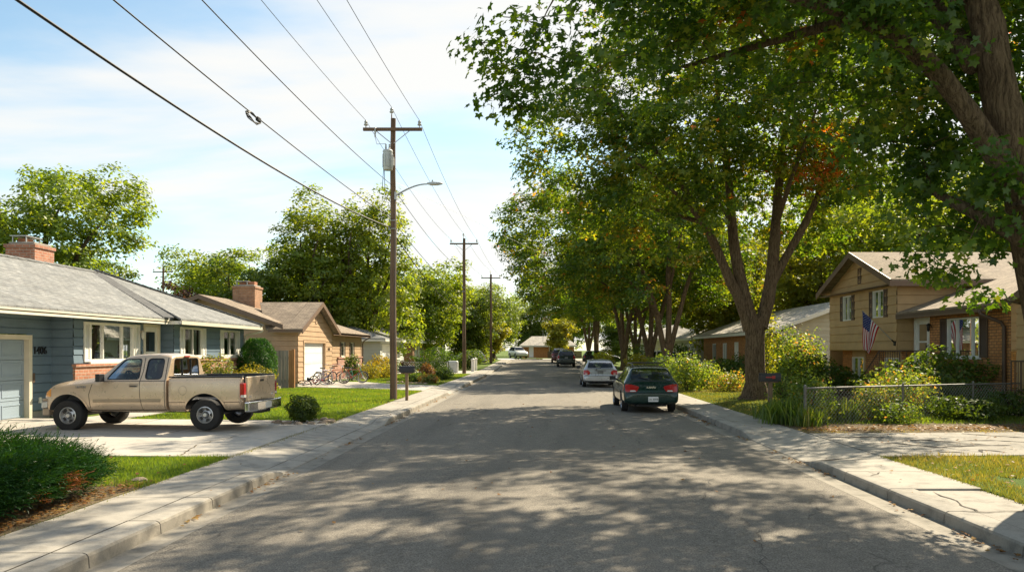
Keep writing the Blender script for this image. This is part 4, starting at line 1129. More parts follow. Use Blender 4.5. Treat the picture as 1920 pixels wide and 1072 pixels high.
h3, _, _ = ranch('pale grey garage house with white door and low hip roof beyond the tan house', -12.3, -21.5, 59.2, 69.4, 2.75, 4.3, m_pale, m_roofg, m_white, 1, gd=(0.7, 5.3, 0.15, 2.3), ops=[(6.6, 8.4, 1.2, 2.3)])
h4, pl4, ps4 = ranch('brown brick house with white eaves behind dark clipped hedges down the street', -12.0, -21, 72.5, 84, 2.75, 4.2, m_brick3, m_roofl, m_white, 1, ops=[(1.0, 2.4, 0.9, 2.3), (4.6, 6.6, 1.1, 2.3), (8.4, 10.0, 1.2, 2.3)], nd=(3.0, 3.9, 0.3, 2.4), siding_side=False, frontsiding=False)
h5, _, _ = ranch('low pale house half hidden by the dark trees, past the brown brick house', -12.5, -20, 90, 101, 2.7, 4.2, m_cream, m_roofl, m_white, 1, ops=[(1.5, 3.2, 1.1, 2.3), (6, 8, 1.1, 2.3)], gz0=gz(95))
# house across the end of the street (faces the camera)
h6 = empty('ranch_house', (0, 0, gz(118)), 0, 'small orange brick house with pale roof closing the end of the street', 'house')
p6 = Pl((-3.6, 119, 0), (1, 0, 0), (0, -1, 0))
o6 = [(1.6, 2.5, 0.3, 2.35), (6.2, 7.6, 1.2, 2.35), (7.7, 8.8, 1.2, 2.35), (8.9, 10.3, 1.2, 2.35)]
s = MB(); flat(s, p6, 0, 12, 0, 2.6, o6); flat(s, Pl((-3.6, 128, 0), (0, -1, 0), (-1, 0, 0)), 0, 9, 0, 2.6); flat(s, Pl((8.4, 119, 0), (0, 1, 0), (1, 0, 0)), 0, 9, 0, 2.6); s.build('wall', m_brick2, h6)
door(h6, p6, *o6[0], m_whited, m_white)
for q in o6[1:]: window(h6, p6, *q, splits=(0.5,), frame=m_white, fw=0.10, curtain=0.3)
s = MB(); slab(s, [(-4.3, 118.3, 2.62), (9.1, 118.3, 2.62), (6.5, 123.5, 4.5), (-1.5, 123.5, 4.5)], 0.1); slab(s, [(9.1, 118.3, 2.62), (9.1, 128.7, 2.62), (6.5, 123.5, 4.5)], 0.1); slab(s, [(9.1, 128.7, 2.62), (-4.3, 128.7, 2.62), (-1.5, 123.5, 4.5), (6.5, 123.5, 4.5)], 0.1); slab(s, [(-4.3, 128.7, 2.62), (-4.3, 118.3, 2.62), (-1.5, 123.5, 4.5)], 0.1)
s.build('roof', m_roofl, h6)
s = MB(); s.box(-4.3, 9.1, 118.28, 118.31, 2.35, 2.518); s.build('fascia', m_white, h6)
s = MB(); s.tube([(1.2, 120.5, 3.4), (1.2, 120.5, 5.6)], 0.05, 6); s.build('vent_pipe', m_grey, h6)
s = MB(); s.pbox(p6, 1.0, 3.2, -0.1, 0.28, 0, 1.2); s.build('doorstep', m_found, h6)
h6.scale = (.66, .82, .78); h6.location.y = 21.4; h6.location.x = -.45
# long brown fence before it
s = MB()
for i in range(34): s.box(1.0 + i * 0.15, 1.0 + i * 0.15 + 0.138, 115.0, 115.03, 0.05 + gz(115), 1.15 + gz(115) + 0.02 * hsh(i, 3))
fo = s.build('picket_fence', wood('brown_pickets', (0.09, 0.065, 0.04), (0.17, 0.12, 0.08)))
tag(fo, 'low dark brown board fence in front of the far brick house', 'fence')

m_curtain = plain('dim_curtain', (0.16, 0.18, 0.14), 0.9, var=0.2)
# ================================================================ split level house (right)
h7 = empty('split_level_house', (0, 0, 0), 0, 'tan and brick split level house with flag and brown shutters on the right', 'house')
NX = (-1, 0, 0)
q1 = Pl((12.9, 28.0, 0), (0, 1, 0), NX)        # overhanging upper gable, u 0..6.5
q1s = Pl((12.9, 28.0, 0), (1, 0, 0), (0, -1, 0))  # its side towards the camera
q2 = Pl((13.5, 22.2, 0), (0, 1, 0), NX)        # entrance wing, u 0..5.8
q3 = Pl((13.35, 28.2, 0), (0, 1, 0), NX)       # lower storey under the overhang
q4 = Pl((13.3, 15.4, 0), (0, 1, 0), NX)        # near tan bay at the frame edge
q4s = Pl((13.2, 22.2, 0), (1, 0, 0), (0, 1, 0))
B7, T7 = 1.93, 4.50
wa = (1.05, 2.0, 3.18, 4.22); wb = (4.05, 4.95, 3.18, 4.22)
apex7 = 5.80; sl7 = (apex7 - T7) / 3.25
s = MB()
siding(s, q1, 0, 6.5, B7, apex7, [wa, wb], board=0.33, gap=0.034, clip=lambda v: (0, 6.5) if v <= T7 else (min(3.25, (v - T7) / sl7), max(3.25, 6.5 - (v - T7) / sl7)), lap=0.026)
siding(s, q1s, 0, 9.0, B7, T7, board=0.33, lap=0.026, gap=0.034)
s.quad(q1.p(0, B7, 0), q1.p(6.5, B7, 0), q1.p(6.5, B7, -0.6), q1.p(0, B7, -0.6))
siding(s, Pl((12.9, 34.5, 0), (1, 0, 0), (0, 1, 0)), 0, 9, 0.3, T7, board=0.33)
siding(s, q4, 0, 6.2, 0.3, 3.1, board=0.33, lap=0.026, gap=0.034)
siding(s, q4, 0, 6.2, 3.1, 4.2, board=0.33, lap=0.026, gap=0.034, clip=lambda v: (min(3.1, (v - 3.1) / 0.4), max(3.1, 6.2 - (v - 3.1) / 0.4)))
siding(s, Pl((13.3, 15.4, 0), (1, 0, 0), (0, -1, 0)), 0, 8, 0.3, 3.1, board=0.33)
siding(s, Pl((13.3, 21.6, 0), (1, 0, 0), (0, 1, 0)), 0, 1.5, 0.3, 3.1, board=0.33)
s.build('wall', m_tan2, h7)
s = MB()
dq = (4.75, 5.62, 1.08, 3.0); pq = (1.55, 3.45, 1.72, 2.98)
flat(s, q2, 0, 5.8, 0, 3.2, [(dq[0] - 0.1, dq[1] + 0.1, dq[2], dq[3] + 0.1), pq])
reveal(s, q2, pq, 0, -0.09)
lw1 = (0.35, 1.5, 0.72, 1.72); lw2 = (4.1, 5.2, 0.72, 1.72)
lwa = (0.55, 1.75, 0.62, 1.66); lwb = (3.7, 4.9, 0.62, 1.66)
flat(s, q3, 0, 6.0, 0, B7 - 0.003, [(lwa[0], lwa[1], lwa[2], B7), (lwb[0], lwb[1], lwb[2], B7)])
flat(s, Pl((13.35, 34.2, 0), (1, 0, 0), (0, 1, 0)), 0, 8, 0, 1.9)
s.build('brick_wall', m_brick2, h7)
s = MB()
for q in (lwa, lwb): s.pbox(q3, q[0] - 0.0, q[1], q[3], B7 - 0.004, -0.05, 0.012); s.pbox(q3, q[0] - 0.16, q[0] - 0.002, 0.3, B7 - 0.004, -0.05, 0.02)
s.build('trim_board', m_tan2, h7)
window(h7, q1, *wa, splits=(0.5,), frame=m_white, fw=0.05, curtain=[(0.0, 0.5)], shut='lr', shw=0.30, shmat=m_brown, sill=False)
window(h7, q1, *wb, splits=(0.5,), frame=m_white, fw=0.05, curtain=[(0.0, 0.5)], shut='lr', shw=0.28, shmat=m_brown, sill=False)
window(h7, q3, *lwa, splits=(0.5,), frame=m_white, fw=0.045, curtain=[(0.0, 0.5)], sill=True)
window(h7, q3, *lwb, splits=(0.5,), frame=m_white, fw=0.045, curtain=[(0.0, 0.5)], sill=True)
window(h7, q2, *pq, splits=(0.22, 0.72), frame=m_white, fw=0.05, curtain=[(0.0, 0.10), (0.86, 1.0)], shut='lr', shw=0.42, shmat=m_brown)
door(h7, q2, *dq, m_white, m_white, glass=(1.62, 2.86), handle='l')
lantern(h7, q2.p(4.5, 2.72), NX, m_black)
text_on('house_number', '114', 0.26, q2.p(4.12, 2.02, 0.02), (0, -1, 0), NX, m_black, h7, 0.012)
# roofs
ex = 12.45
s = MB()
ya, yb, ym = 27.55, 34.95, 31.25; ez7 = T7 - 0.02; az7 = apex7 + 0.10
slab(s, [(ex, ym, az7), (ex, ya, ez7), (23, ya, ez7), (23, ym, az7)], 0.06)
slab(s, [(ex, yb, ez7), (ex, ym, az7), (23, ym, az7), (23, yb, ez7)], 0.06)
ew = 12.85
slab(s, [(ew, 22.0, 3.30), (18.2, 22.0, 5.15), (18.2, 27.54, 5.15), (15.2, 27.97, 4.11), (12.86, 27.98, 3.30)], 0.06)
slab(s, [(13.12, 18.5, 4.62), (13.12, 15.0, 3.30), (21, 15.0, 3.30), (21, 18.5, 4.62)], 0.06)
slab(s, [(13.12, 21.9, 3.34), (13.12, 18.5, 4.62), (21, 18.5, 4.62), (21, 21.9, 3.34)], 0.06)
s.build('roof', m_roofb, h7)
s = MB()
beam(s, (ex, ya - 0.02, ez7), (ex, ym, az7), 0.04, 0.25); beam(s, (ex, ym, az7), (ex, yb + 0.02, ez7), 0.04, 0.25)
s.box(ex + 0.02, 23, ya - 0.02, ya + 0.02, ez7 - 0.25, ez7 - 0.062)
beam(s, (13.12, 14.98, 3.30), (13.12, 18.5, 4.62), 0.04, 0.22); beam(s, (13.12, 18.5, 4.62), (13.12, 21.92, 3.34), 0.04, 0.22)
s.box(ew - 0.03, ew + 0.01, 22.05, 27.95, 3.06, 3.235)
s.build('fascia', m_brownfascia, h7)
s = MB(); s.box(12.5, 12.88, ya + 0.03, yb - 0.03, T7 - 0.19, T7 - 0.17); s.box(12.5, 22, ya + 0.03, 27.99, T7 - 0.192, T7 - 0.172); s.box(ew + 0.012, 13.49, 22.1, 27.95, 3.19, 3.205); s.build('soffit', m_brownfascia, h7)
gutter('gutter', h7, (ew - 0.031, 22.05, 3.225), (ew - 0.031, 27.95, 3.225), m_brown)
downpipe(h7, [(ew - 0.08, 22.55, 3.1), (ew - 0.06, 22.5, 3.0), (13.35, 22.42, 2.75), (13.42, 22.4, 2.6), (13.42, 22.4, 0.3)], m_brown, 0.055)
vent(h7, q1, 3.25, 4.62, 0.30, 0.62, m_brown)
# entrance steps, landing and iron railing
s = MB(); s.pbox(q2, 4.2, 5.8, 0, 1.02, 0, 1.3)
for i in range(5): s.pbox(q2, 5.8 + i * 0.28, 5.8 + (i + 1) * 0.28, 0, 0.86 - i * 0.17, 0.02, 1.28)
s.build('steps', m_found, h7, bevel=0.01)
s = MB()
def rail(a, b, n):
    a = Vector(a); b = Vector(b); up = Vector((0, 0, 0.9))
    s.tube([a + up, b + up], 0.022, 6); s.tube([a + up * 0.12, b + up * 0.12], 0.014, 6)
    for i in range(n + 1):
        p = a.lerp(b, i / n); s.tube([p, p + up], 0.022 if i in (0, n) else 0.012, 5)
rail(q2.p(4.2, 1.02, 1.25), q2.p(5.8, 1.02, 1.25), 9); rail(q2.p(5.8, 1.02, 1.25), q2.p(7.15, 0.12, 1.25), 8)
rail(q2.p(4.2, 1.02, 0.1), q2.p(4.2, 1.02, 1.25), 5)
s.build('railing', m_brown, h7, smooth=50)
s = MB(); rail((12.9, 21.2, 0.75), (13.28, 21.2, 0.75), 3); rail((12.9, 20.0, 0.75), (12.9, 21.2, 0.75), 8); s.build('railing', m_brown, h7, smooth=50)

# house next to it, seen past the big tree trunk
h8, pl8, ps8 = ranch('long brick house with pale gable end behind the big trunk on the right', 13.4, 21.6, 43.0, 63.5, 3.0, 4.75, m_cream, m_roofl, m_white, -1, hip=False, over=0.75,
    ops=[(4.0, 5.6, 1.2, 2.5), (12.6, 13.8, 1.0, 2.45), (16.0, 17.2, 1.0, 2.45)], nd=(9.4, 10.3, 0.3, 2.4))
vent(h8, ps8, 2.9, 3.55, 0.5, 0.6, m_grey)
s = MB(); flat(s, pl8, 0, 20.5, 0, 3.0, [(4.0, 5.6, 1.2, 2.5), (12.6, 13.8, 1.0, 2.45), (16.0, 17.2, 1.0, 2.45), (9.3, 10.4, 0.2, 2.5)], w=0.03); s.build('brick_front', m_brick2, h8)
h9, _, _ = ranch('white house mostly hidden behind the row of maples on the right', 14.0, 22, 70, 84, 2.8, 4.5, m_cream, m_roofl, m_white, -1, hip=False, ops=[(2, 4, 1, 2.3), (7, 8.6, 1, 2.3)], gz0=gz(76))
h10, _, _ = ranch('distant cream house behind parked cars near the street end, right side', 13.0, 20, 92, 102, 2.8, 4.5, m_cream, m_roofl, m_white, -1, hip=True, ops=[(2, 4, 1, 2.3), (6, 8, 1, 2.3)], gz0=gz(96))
# ================================================================ vehicles
def bake(o):
    dg = bpy.context.evaluated_depsgraph_get(); dg.update()
    me = bpy.data.meshes.new_from_object(o.evaluated_get(dg))
    o.modifiers.clear(); o.data = me
def temp(mb):
    o = bpy.data.objects.new('tmp', mb.mesh('tmp', True)); COL.objects.link(o); return o
def cut(o, *mbs):
    ts = []
    for m in mbs:
        t = temp(m); ts.append(t)
        b = o.modifiers.new('b', 'BOOLEAN'); b.operation = 'DIFFERENCE'; b.solver = 'EXACT'; b.object = t
    bake(o)
    for t in ts: bpy.data.objects.remove(t)

def sec(x, zb, w, zs, zt, wt):
    return (x, [(0, zb), (w * .8, zb), (w * .955, zb + .045), (w, zb + .25 * (zs - zb)), (w * 1.0, zb + .72 * (zs - zb)), (w * .985, zs - .03), (w * .955, zs + .005), (wt, zt - .055), (wt * .92, zt - .004), (wt * .5, zt + .010), (0, zt + .014)])
def loft(sts):
    mb = MB(); n = len(sts[0][1]); m = 2 * n - 2
    for x, pts in sts:
        ring = [(x, y, z) for y, z in pts] + [(x, -y, z) for y, z in reversed(pts[1:-1])]
        mb.v += ring
    k = len(sts)
    for i in range(k - 1):
        for j in range(m):
            mb.f.append((i * m + j, i * m + (j + 1) % m, (i + 1) * m + (j + 1) % m, (i + 1) * m + j)); mb.m.append(0)
    mb.f.append(tuple(range(m))); mb.m.append(0); mb.f.append(tuple(range((k - 1) * m, k * m))); mb.m.append(0)
    return mb
def shell(sts, levels=2):
    o = temp(loft(sts)); s = o.modifiers.new('s', 'SUBSURF'); s.levels = levels; s.render_levels = levels; bake(o); return o
def bvh_of(o):
    return BVHTree.FromPolygons([v.co.copy() for v in o.data.vertices], [tuple(p.vertices) for p in o.data.polygons])
def rounded(poly, r, n=4):
    out = []; k = len(poly)
    for i in range(k):
        p = Vector(poly[i]); a = Vector(poly[i - 1]) - p; b = Vector(poly[(i + 1) % k]) - p
        ra = min(r, a.length * .45); rb = min(r, b.length * .45); A = p + a.normalized() * ra; B = p + b.normalized() * rb
        for j in range(n + 1):
            t = j / n; out.append(tuple(A * (1 - t) ** 2 + p * 2 * t * (1 - t) + B * t * t))
    return out
def refine(poly, d):
    out = []
    for i in range(len(poly)):
        a = Vector(poly[i]); b = Vector(poly[(i + 1) % len(poly)]); n = max(1, int((b - a).length / d))
        out += [tuple(a.lerp(b, j / n)) for j in range(n)]
    return out
def project(bvh, a, b, axis, side, off):
    if axis == 'y': o = Vector((a, side * 4, b)); d = Vector((0, -side, 0))
    elif axis == 'x': o = Vector((side * 8, a, b)); d = Vector((-side, 0, 0))
    else: o = Vector((a, b, 6)); d = Vector((0, 0, -1))
    h = bvh.ray_cast(o, d)
    if h[0] is None: return None
    return h[0] - d * off
def patch(mb, bvh, poly, axis, side, off, rings=3, d=0.08, mi=None, skirt=0.0):
    poly = refine(poly, d); c = Vector((sum(p[0] for p in poly) / len(poly), sum(p[1] for p in poly) / len(poly)))
    vs = []; n = len(poly)
    for r in range(rings + 1):
        f = 1 - r / (rings + 0.6)
        for p in poly:
            q = c + (Vector(p) - c) * f; h = project(bvh, q.x, q.y, axis, side, off)
            vs.append(h)
    good = [v for v in vs if v is not None]
    if not good: return mb
    vs = [v if v is not None else min(good, key=lambda g: (g - good[0]).length) for v in vs]
    fs = [(r * n + i, r * n + (i + 1) % n, (r + 1) * n + (i + 1) % n, (r + 1) * n + i) for r in range(rings) for i in range(n)]
    fs.append(tuple(range(rings * n, (rings + 1) * n)))
    if skirt:
        b = len(vs)
        for p in poly: 
            h = project(bvh, p[0], p[1], axis, side, off - skirt); vs.append(h if h is not None else vs[0])
        fs += [(b + i, b + (i + 1) % n, (i + 1) % n, i) for i in range(n)]
    return mb.add(vs, fs, mi)
def ribbon(mb, bvh, pts, w, axis, side, off=0.003, d=0.05):
    q = []
    for a, b in zip(pts[:-1], pts[1:]):
        a = Vector(a); b = Vector(b); n = max(1, int((b - a).length / d)); q += [a.lerp(b, j / n) for j in range(n)]
    q.append(Vector(pts[-1])); L = []
    for i, p in enumerate(q):
        t = (q[min(i + 1, len(q) - 1)] - q[max(i - 1, 0)]).normalized(); nn = Vector((-t.y, t.x)) * (w / 2)
        A = project(bvh, p.x + nn.x, p.y + nn.y, axis, side, off); B = project(bvh, p.x - nn.x, p.y - nn.y, axis, side, off)
        L.append((A, B))
    for (a, b), (c, e) in zip(L[:-1], L[1:]):
        if None in (a, b, c, e): continue
        mb.quad(a, b, e, c)
    return mb

def wheel(parent, x, y, side, r, wd, rim_r, rimmat, style='steel', n=5):
    """side +1: outer face towards +Y"""
    mb = MB(); h = wd / 2
    prof = [(rim_r, -h * .8), (rim_r + .02, -h), (r * .93, -h), (r * .985, -h * .82), (r, -h * .5), (r, h * .5), (r * .985, h * .82), (r * .93, h), (rim_r + .02, h), (rim_r, h * .8)]
    mb.lathe([(a, b * side) for a, b in prof], 32, (x, y, r), 'y', closed=True)
    o = mb.build('wheel', m_rubber, parent, smooth=35)
    q = MB()
    if style == 'steel':
        pr = [(rim_r + .004, h * .9), (rim_r - .015, h * .95), (rim_r - .03, h * .6), (rim_r * .74, h * .25), (rim_r * .58, h * .45), (rim_r * .42, h * .55), (rim_r * .34, h * .3), (rim_r * .30, h * .75), (rim_r * .22, h * .95), (0.0, h * .98)]
    else:
        pr = [(rim_r + .004, h * .9), (rim_r - .015, h * .95), (rim_r - .03, h * .75), (rim_r * .8, h * .6), (rim_r * .35, h * .75), (rim_r * .2, h * .9), (0.0, h * .92)]
    q.lathe([(a, b * side) for a, b in pr], 32, (x, y, r), 'y', open_=True)
    ro = q.build('rim', rimmat, o, smooth=50)
    k = MB()
    for i in range(n):
        a0 = 2 * PI * (i + .5) / n; ri, rr = rim_r * .52, rim_r * .84; hw = 0.30 * 5 / n
        pts = []
        for a, rad in ((-hw * .8, ri), (hw * .8, ri), (hw, rr), (0, rr * 1.06), (-hw, rr)):
            pts.append((x + rad * math.cos(a0 + a), y + side * h * (.52 if style == 'steel' else .80), r + rad * math.sin(a0 + a)))
        k.poly(pts)
    k.build('rim_hole_dark', m_black, o)  # black polygons on the rim paint the dark of its holes
    return o

def finish(o, name, bvh, mats, parent, tol=0.02, smooth=35):
    """faces that a cut opened inside the shell get the second material"""
    me = o.data; me.name = name; o.name = name
    me.materials.clear()
    for m in mats: me.materials.append(m)
    idx = []
    for p in me.polygons:
        l, n, i, d = bvh.find_nearest(p.center); idx.append(1 if (d is not None and d > tol) else 0)
    me.polygons.foreach_set('material_index', idx); me.polygons.foreach_set('use_smooth', [True] * len(idx)); me.set_sharp_from_angle(angle=R(smooth))
    o.parent = parent; return o

def cyl(x, y0, y1, z, r, n=32):
    m = MB(); m.lathe([(0, y0), (r, y0), (r, y1), (0, y1)], n, (x, 0, z), 'y'); return m

def seat(parent, x, y, z, mat, w=0.25):
    m = MB(); m.box(x - .25, x + .25, y - w, y + w, z, z + .16); m.rbox((x - .27, y, z + .42), (.06, w, .30), Matrix.Rotation(R(-14), 3, 'Y'))
    o = m.build('seat', mat, parent, bevel=0.03)
    k = MB(); k.rbox((x - .345, y, z + .80), (.045, w * .55, .085), Matrix.Rotation(R(-14), 3, 'Y')); k.build('headrest', mat, o, bevel=0.03)
    return o

m_carint = plain('car_interior', (0.05, 0.05, 0.05), 0.85)
m_greyint = plain('truck_interior', (0.13, 0.14, 0.15), 0.85)

# ---------------------------------------------------------------- the tan pickup
m_tanpaint = paint('tan_metallic_paint', (0.61, 0.465, 0.325), 0.28, 0.35)
m_lowpaint = paint('lower_tan_paint', (0.37, 0.285, 0.205), 0.4, 0.3)
KT = .865   # the cab and bed are shortened to the length the picture shows; wheels and arches stay round
def ecyl(x, y0, y1, z, r):
    m = cyl(x, y0, y1, z, r); m.v = [(x + (a - x) / KT, b, c) for a, b, c in m.v]; return m
def pickup():
    t = empty('pickup_truck', (-8.83, 17.86, 0.182), PI - R(2.2), 'tan extended cab pickup truck with chrome rear bumper parked on the driveway', 'pickup truck')
    t.rotation_euler = (0, R(0.43), PI - R(2.2))
    sts = [sec(2.50, .46, .60, .70, .78, .52), sec(2.47, .42, .78, .80, .90, .66), sec(2.36, .40, .88, .90, 1.0, .76), sec(2.05, .40, .925, .99, 1.085, .80), sec(1.5, .40, .935, 1.04, 1.135, .82), sec(1.15, .40, .935, 1.07, 1.17, .80),
           sec(1.02, .40, .935, 1.08, 1.20, .78), sec(.80, .40, .935, 1.09, 1.37, .735), sec(.48, .40, .935, 1.10, 1.60, .69), sec(.32, .40, .935, 1.10, 1.65, .675), sec(0, .40, .935, 1.10, 1.685, .67), sec(-.45, .40, .935, 1.10, 1.685, .67), sec(-.70, .40, .935, 1.10, 1.66, .665),
           sec(-.775, .40, .935, 1.10, 1.62, .655), sec(-.785, .41, .92, 1.10, 1.60, .645)]
    o = shell(sts); bv = bvh_of(o)
    inner = shell([(x, [(y * .93, min(max(z, .62), (z if z < 1.2 else z - .05))) for y, z in p]) for x, p in [sec(.98, .6, .9, 1.05, 1.14, .72), sec(.72, .6, .9, 1.07, 1.33, .69), sec(.40, .6, .9, 1.08, 1.58, .65), sec(0, .6, .9, 1.08, 1.66, .64), sec(-.6, .6, .9, 1.08, 1.65, .64), sec(-.72, .6, .9, 1.08, 1.58, .62)]], 1)
    b = o.modifiers.new('b', 'BOOLEAN'); b.operation = 'DIFFERENCE'; b.solver = 'EXACT'; b.object = inner; bake(o); bpy.data.objects.remove(inner)
    wf = rounded([(.80, 1.13), (.72, 1.25), (.43, 1.56), (-.03, 1.575), (-.06, 1.13)], .07); wr = rounded([(-.21, 1.13), (-.20, 1.575), (-.62, 1.575), (-.64, 1.13)], .09)
    rg = rounded([(-.60, 1.17), (.60, 1.17), (.54, 1.57), (-.54, 1.57)], .08); ws = rounded([(-.66, 1.23), (.66, 1.23), (.58, 1.58), (-.58, 1.58)], .06)
    A = MB().prism(wf, -2, 2, 'y'); B = MB().prism(wr, -2, 2, 'y'); C = MB().prism(rg, -1.2, -.5, 'x'); D = MB().prism(ws, .1, 1.3, 'x')
    cut(o, A, B, C, D, ecyl(1.775, .45, 1.3, .36, .455), ecyl(1.775, -1.3, -.45, .36, .455))
    body = finish(o, 'cab', bv, [m_tanpaint, m_greyint], t)
    for nm, w, ax, sd, g in (('side_window', wf, 'y', 1, m_carglass), ('side_window', wf, 'y', -1, m_carglass), ('side_window', wr, 'y', 1, m_darkglass), ('side_window', wr, 'y', -1, m_darkglass), ('rear_window', rg, 'x', -1, m_darkglass), ('windshield', ws, 'x', 1, m_carglass)):
        patch(MB(), bv, w, ax, sd, -.012).build(nm, g, t, smooth=60, fix=False)
        # black rubber round the glass
        fr = MB(); ribbon(fr, bv, list(w) + [w[0]], .022, ax, sd, .002); fr.build('window_seal', m_black, t, fix=False)
    mb = MB(); mb.box(-.80, -.79, -.02, .02, 1.60, 1.64)
    mb = MB(); mb.box(-.815, -.78, -.12, .12, 1.60, 1.635); mb.build('brake_light', m_red, t, bevel=.008)
    # slider frame in the rear glass
    mb = MB()
    for y in (-.2, .2): mb.box(-.795, -.778, y - .012, y + .012, 1.19, 1.55)
    mb.box(-.795, -.778, -.188, .188, 1.19, 1.205); mb.build('window_slider', m_black, t)
    # interior
    seat(t, -.12, .38, .78, m_greyint, .27); seat(t, -.12, -.38, .78, m_greyint, .27)
    mb = MB(); mb.box(.62, 1.0, -.75, .75, .95, 1.13); mb.build('dashboard', m_greyint, t, bevel=.03)
    mb = MB(); rot = Matrix.Rotation(R(-58), 3, 'Y')
    c = Vector((.46, .38, 1.14)); ring = [c + rot @ Vector((.19 * math.cos(a), .19 * math.sin(a), 0)) for a in [2 * PI * i / 20 for i in range(21)]]
    mb.tube(ring, .017, 6); mb.tube([ring[0], ring[10]], .02, 5); mb.tube([c, (.66, .38, 1.05)], .03, 6); mb.build('steering_wheel', m_black, t, smooth=50)
    mb = MB(); mb.box(.40, .44, -.1, .1, 1.53, 1.59); mb.build('mirror', m_black, t, bevel=.01)
    # bed
    bs = [sec(-.815, .42, .93, 1.10, 1.145, .905), sec(-.83, .40, .94, 1.12, 1.165, .915), sec(-1.2, .40, .945, 1.12, 1.17, .915), sec(-1.8, .40, .945, 1.12, 1.17, .915), sec(-2.3, .42, .94, 1.12, 1.17, .915), sec(-2.68, .44, .935, 1.12, 1.165, .91), sec(-2.745, .45, .93, 1.11, 1.16, .905)]
    bs = [(x, p[:6] + [(p[6][0], p[6][1] + .01), (p[7][0], zt_ := p[8][1] - .012), (p[8][0], p[8][1]), p[9], p[10]]) for x, p in bs]
    o = shell(bs); bv2 = bvh_of(o)
    cav = MB().box(-2.80, -.90, -.80, .80, .66, 1.5)
    cut(o, cav, ecyl(-1.775, .5, 1.4, .36, .46), ecyl(-1.775, -1.4, -.5, .36, .46))
    bed = finish(o, 'bed', bv2, [m_tanpaint, m_black], t)
    mb = MB()
    for sy in (-1, 1): mb.box(-2.74, -.84, sy * .86 - .06, sy * .86 + .06, 1.160, 1.192)
    mb.box(-.895, -.84, -.80, .80, 1.160, 1.190); mb.build('bed_rail_cap', m_black, t, bevel=.012)
    mb = MB(); mb.box(-2.81, -2.745, -.80, .80, .62, 1.165); tg = mb.build('tailgate', m_tanpaint, t, bevel=.022, seg=3)
    mb = MB(); mb.box(-2.822, -2.808, -.10, .10, 1.04, 1.09); mb.build('handle', m_black, tg, bevel=.006)
    text_on('badge', 'F150', .07, (-2.813, .64, .72), (0, -1, 0), (-1, 0, 0), m_chrome, tg, .004)
    mb = MB(); mb.lathe([(0, 0), (.06, 0), (.05, .006), (0, .008)], 16, (-2.812, -.62, .73), 'x'); mb.v = [(2 * -2.812 - x, y, .73 + (z - .73) * .45) for x, y, z in mb.v]; mb.build('emblem', m_chrome, tg)
    for sy in (1, -1):
        mb = MB(); mb.box(-2.79, -2.68, min(sy * .80, sy * .945), max(sy * .80, sy * .945), .70, 1.03); tl = mb.build('taillight', m_red, t, bevel=.02, seg=3)
        mb = MB(); mb.box(-2.796, -2.70, min(sy * .815, sy * .948), max(sy * .815, sy * .948), .71, .775); mb.build('reverse_light', m_clear, tl, bevel=.012)
    mb = MB()
    mb.prism([(-.95, -2.80), (-.93, -2.93), (-.6, -2.99), (.6, -2.99), (.93, -2.93), (.95, -2.80)], .40, .62, 'z'); mb.v = [(b, a, z) for a, b, z in mb.v]
    bu = mb.build('rear_bumper', m_chrome, t, bevel=.03, seg=3)
    mb = MB(); mb.box(-2.98, -2.80, -.32, .32, .605, .632); mb.build('step_pad', m_black, bu, bevel=.006)
    mb = MB(); mb.box(-2.998, -2.985, -.16, .16, .44, .58); pl_ = mb.build('license_plate', m_white, bu)
    mb = MB(); mb.tube([(-2.6, 0, .42), (-3.0, 0, .40)], .035, 8); mb.box(-2.9, -2.5, -.3, .3, .33, .40); mb.build('hitch', m_black, t)
    mb = MB()
    mb.prism([(-.88, 2.34), (-.89, 2.48), (-.74, 2.59), (-.3, 2.64), (.3, 2.64), (.74, 2.59), (.89, 2.48), (.88, 2.34)], .50, .66, 'z'); mb.v = [(b, a, z) for a, b, z in mb.v]
    fb = mb.build('front_bumper', m_alloy, t, bevel=.025, seg=3)
    mb = MB(); mb.prism([(-.86, 2.30), (-.875, 2.46), (-.73, 2.57), (.73, 2.57), (.875, 2.46), (.86, 2.30)], .34, .497, 'z'); mb.v = [(b, a, z) for a, b, z in mb.v]; mb.build('air_dam', m_lowpaint, t, bevel=.02)
    mb = MB(); mb.prism([(-.875, 2.30), (-.885, 2.45), (-.735, 2.575), (.735, 2.575), (.885, 2.45), (.875, 2.30)], .662, .715, 'z'); mb.v = [(b, a, z) for a, b, z in mb.v]; mb.build('bumper_pad', m_lowpaint, t, bevel=.015)
    for sy in (1, -1):
        mb = MB(); patch(mb, bv, rounded([(2.47, .74), (2.43, .90), (2.24, .93), (2.22, .76)], .03), 'y', sy, .012, skirt=.03); hl = mb.build('headlight', m_amber, t, smooth=60, fix=False)
        mb = MB(); patch(mb, bv, rounded([(sy * .48, .72), (sy * .48, .86), (sy * .74, .86), (sy * .78, .72)], .03), 'x', 1, .012, skirt=.03); mb.build('headlight', m_clear, t, smooth=60, fix=False)
        # doors: seams, handles, moulding
        mb = MB()
        patch(mb, bv, rounded([(1.16, .48), (1.20, .80), (1.10, 1.07), (-.09, 1.075), (-.10, .75), (-.16, .47)], .04), 'y', sy, .005, rings=4, d=.06, skirt=.02); d1 = mb.build('door', m_tanpaint, t, smooth=30, fix=False)
        mb = MB(); patch(mb, bv, rounded([(-.115, .75), (-.105, 1.075), (-.73, 1.075), (-.74, .47), (-.175, .47)], .04), 'y', sy, .005, rings=4, d=.06, skirt=.02); d2 = mb.build('door', m_tanpaint, t, smooth=30, fix=False)
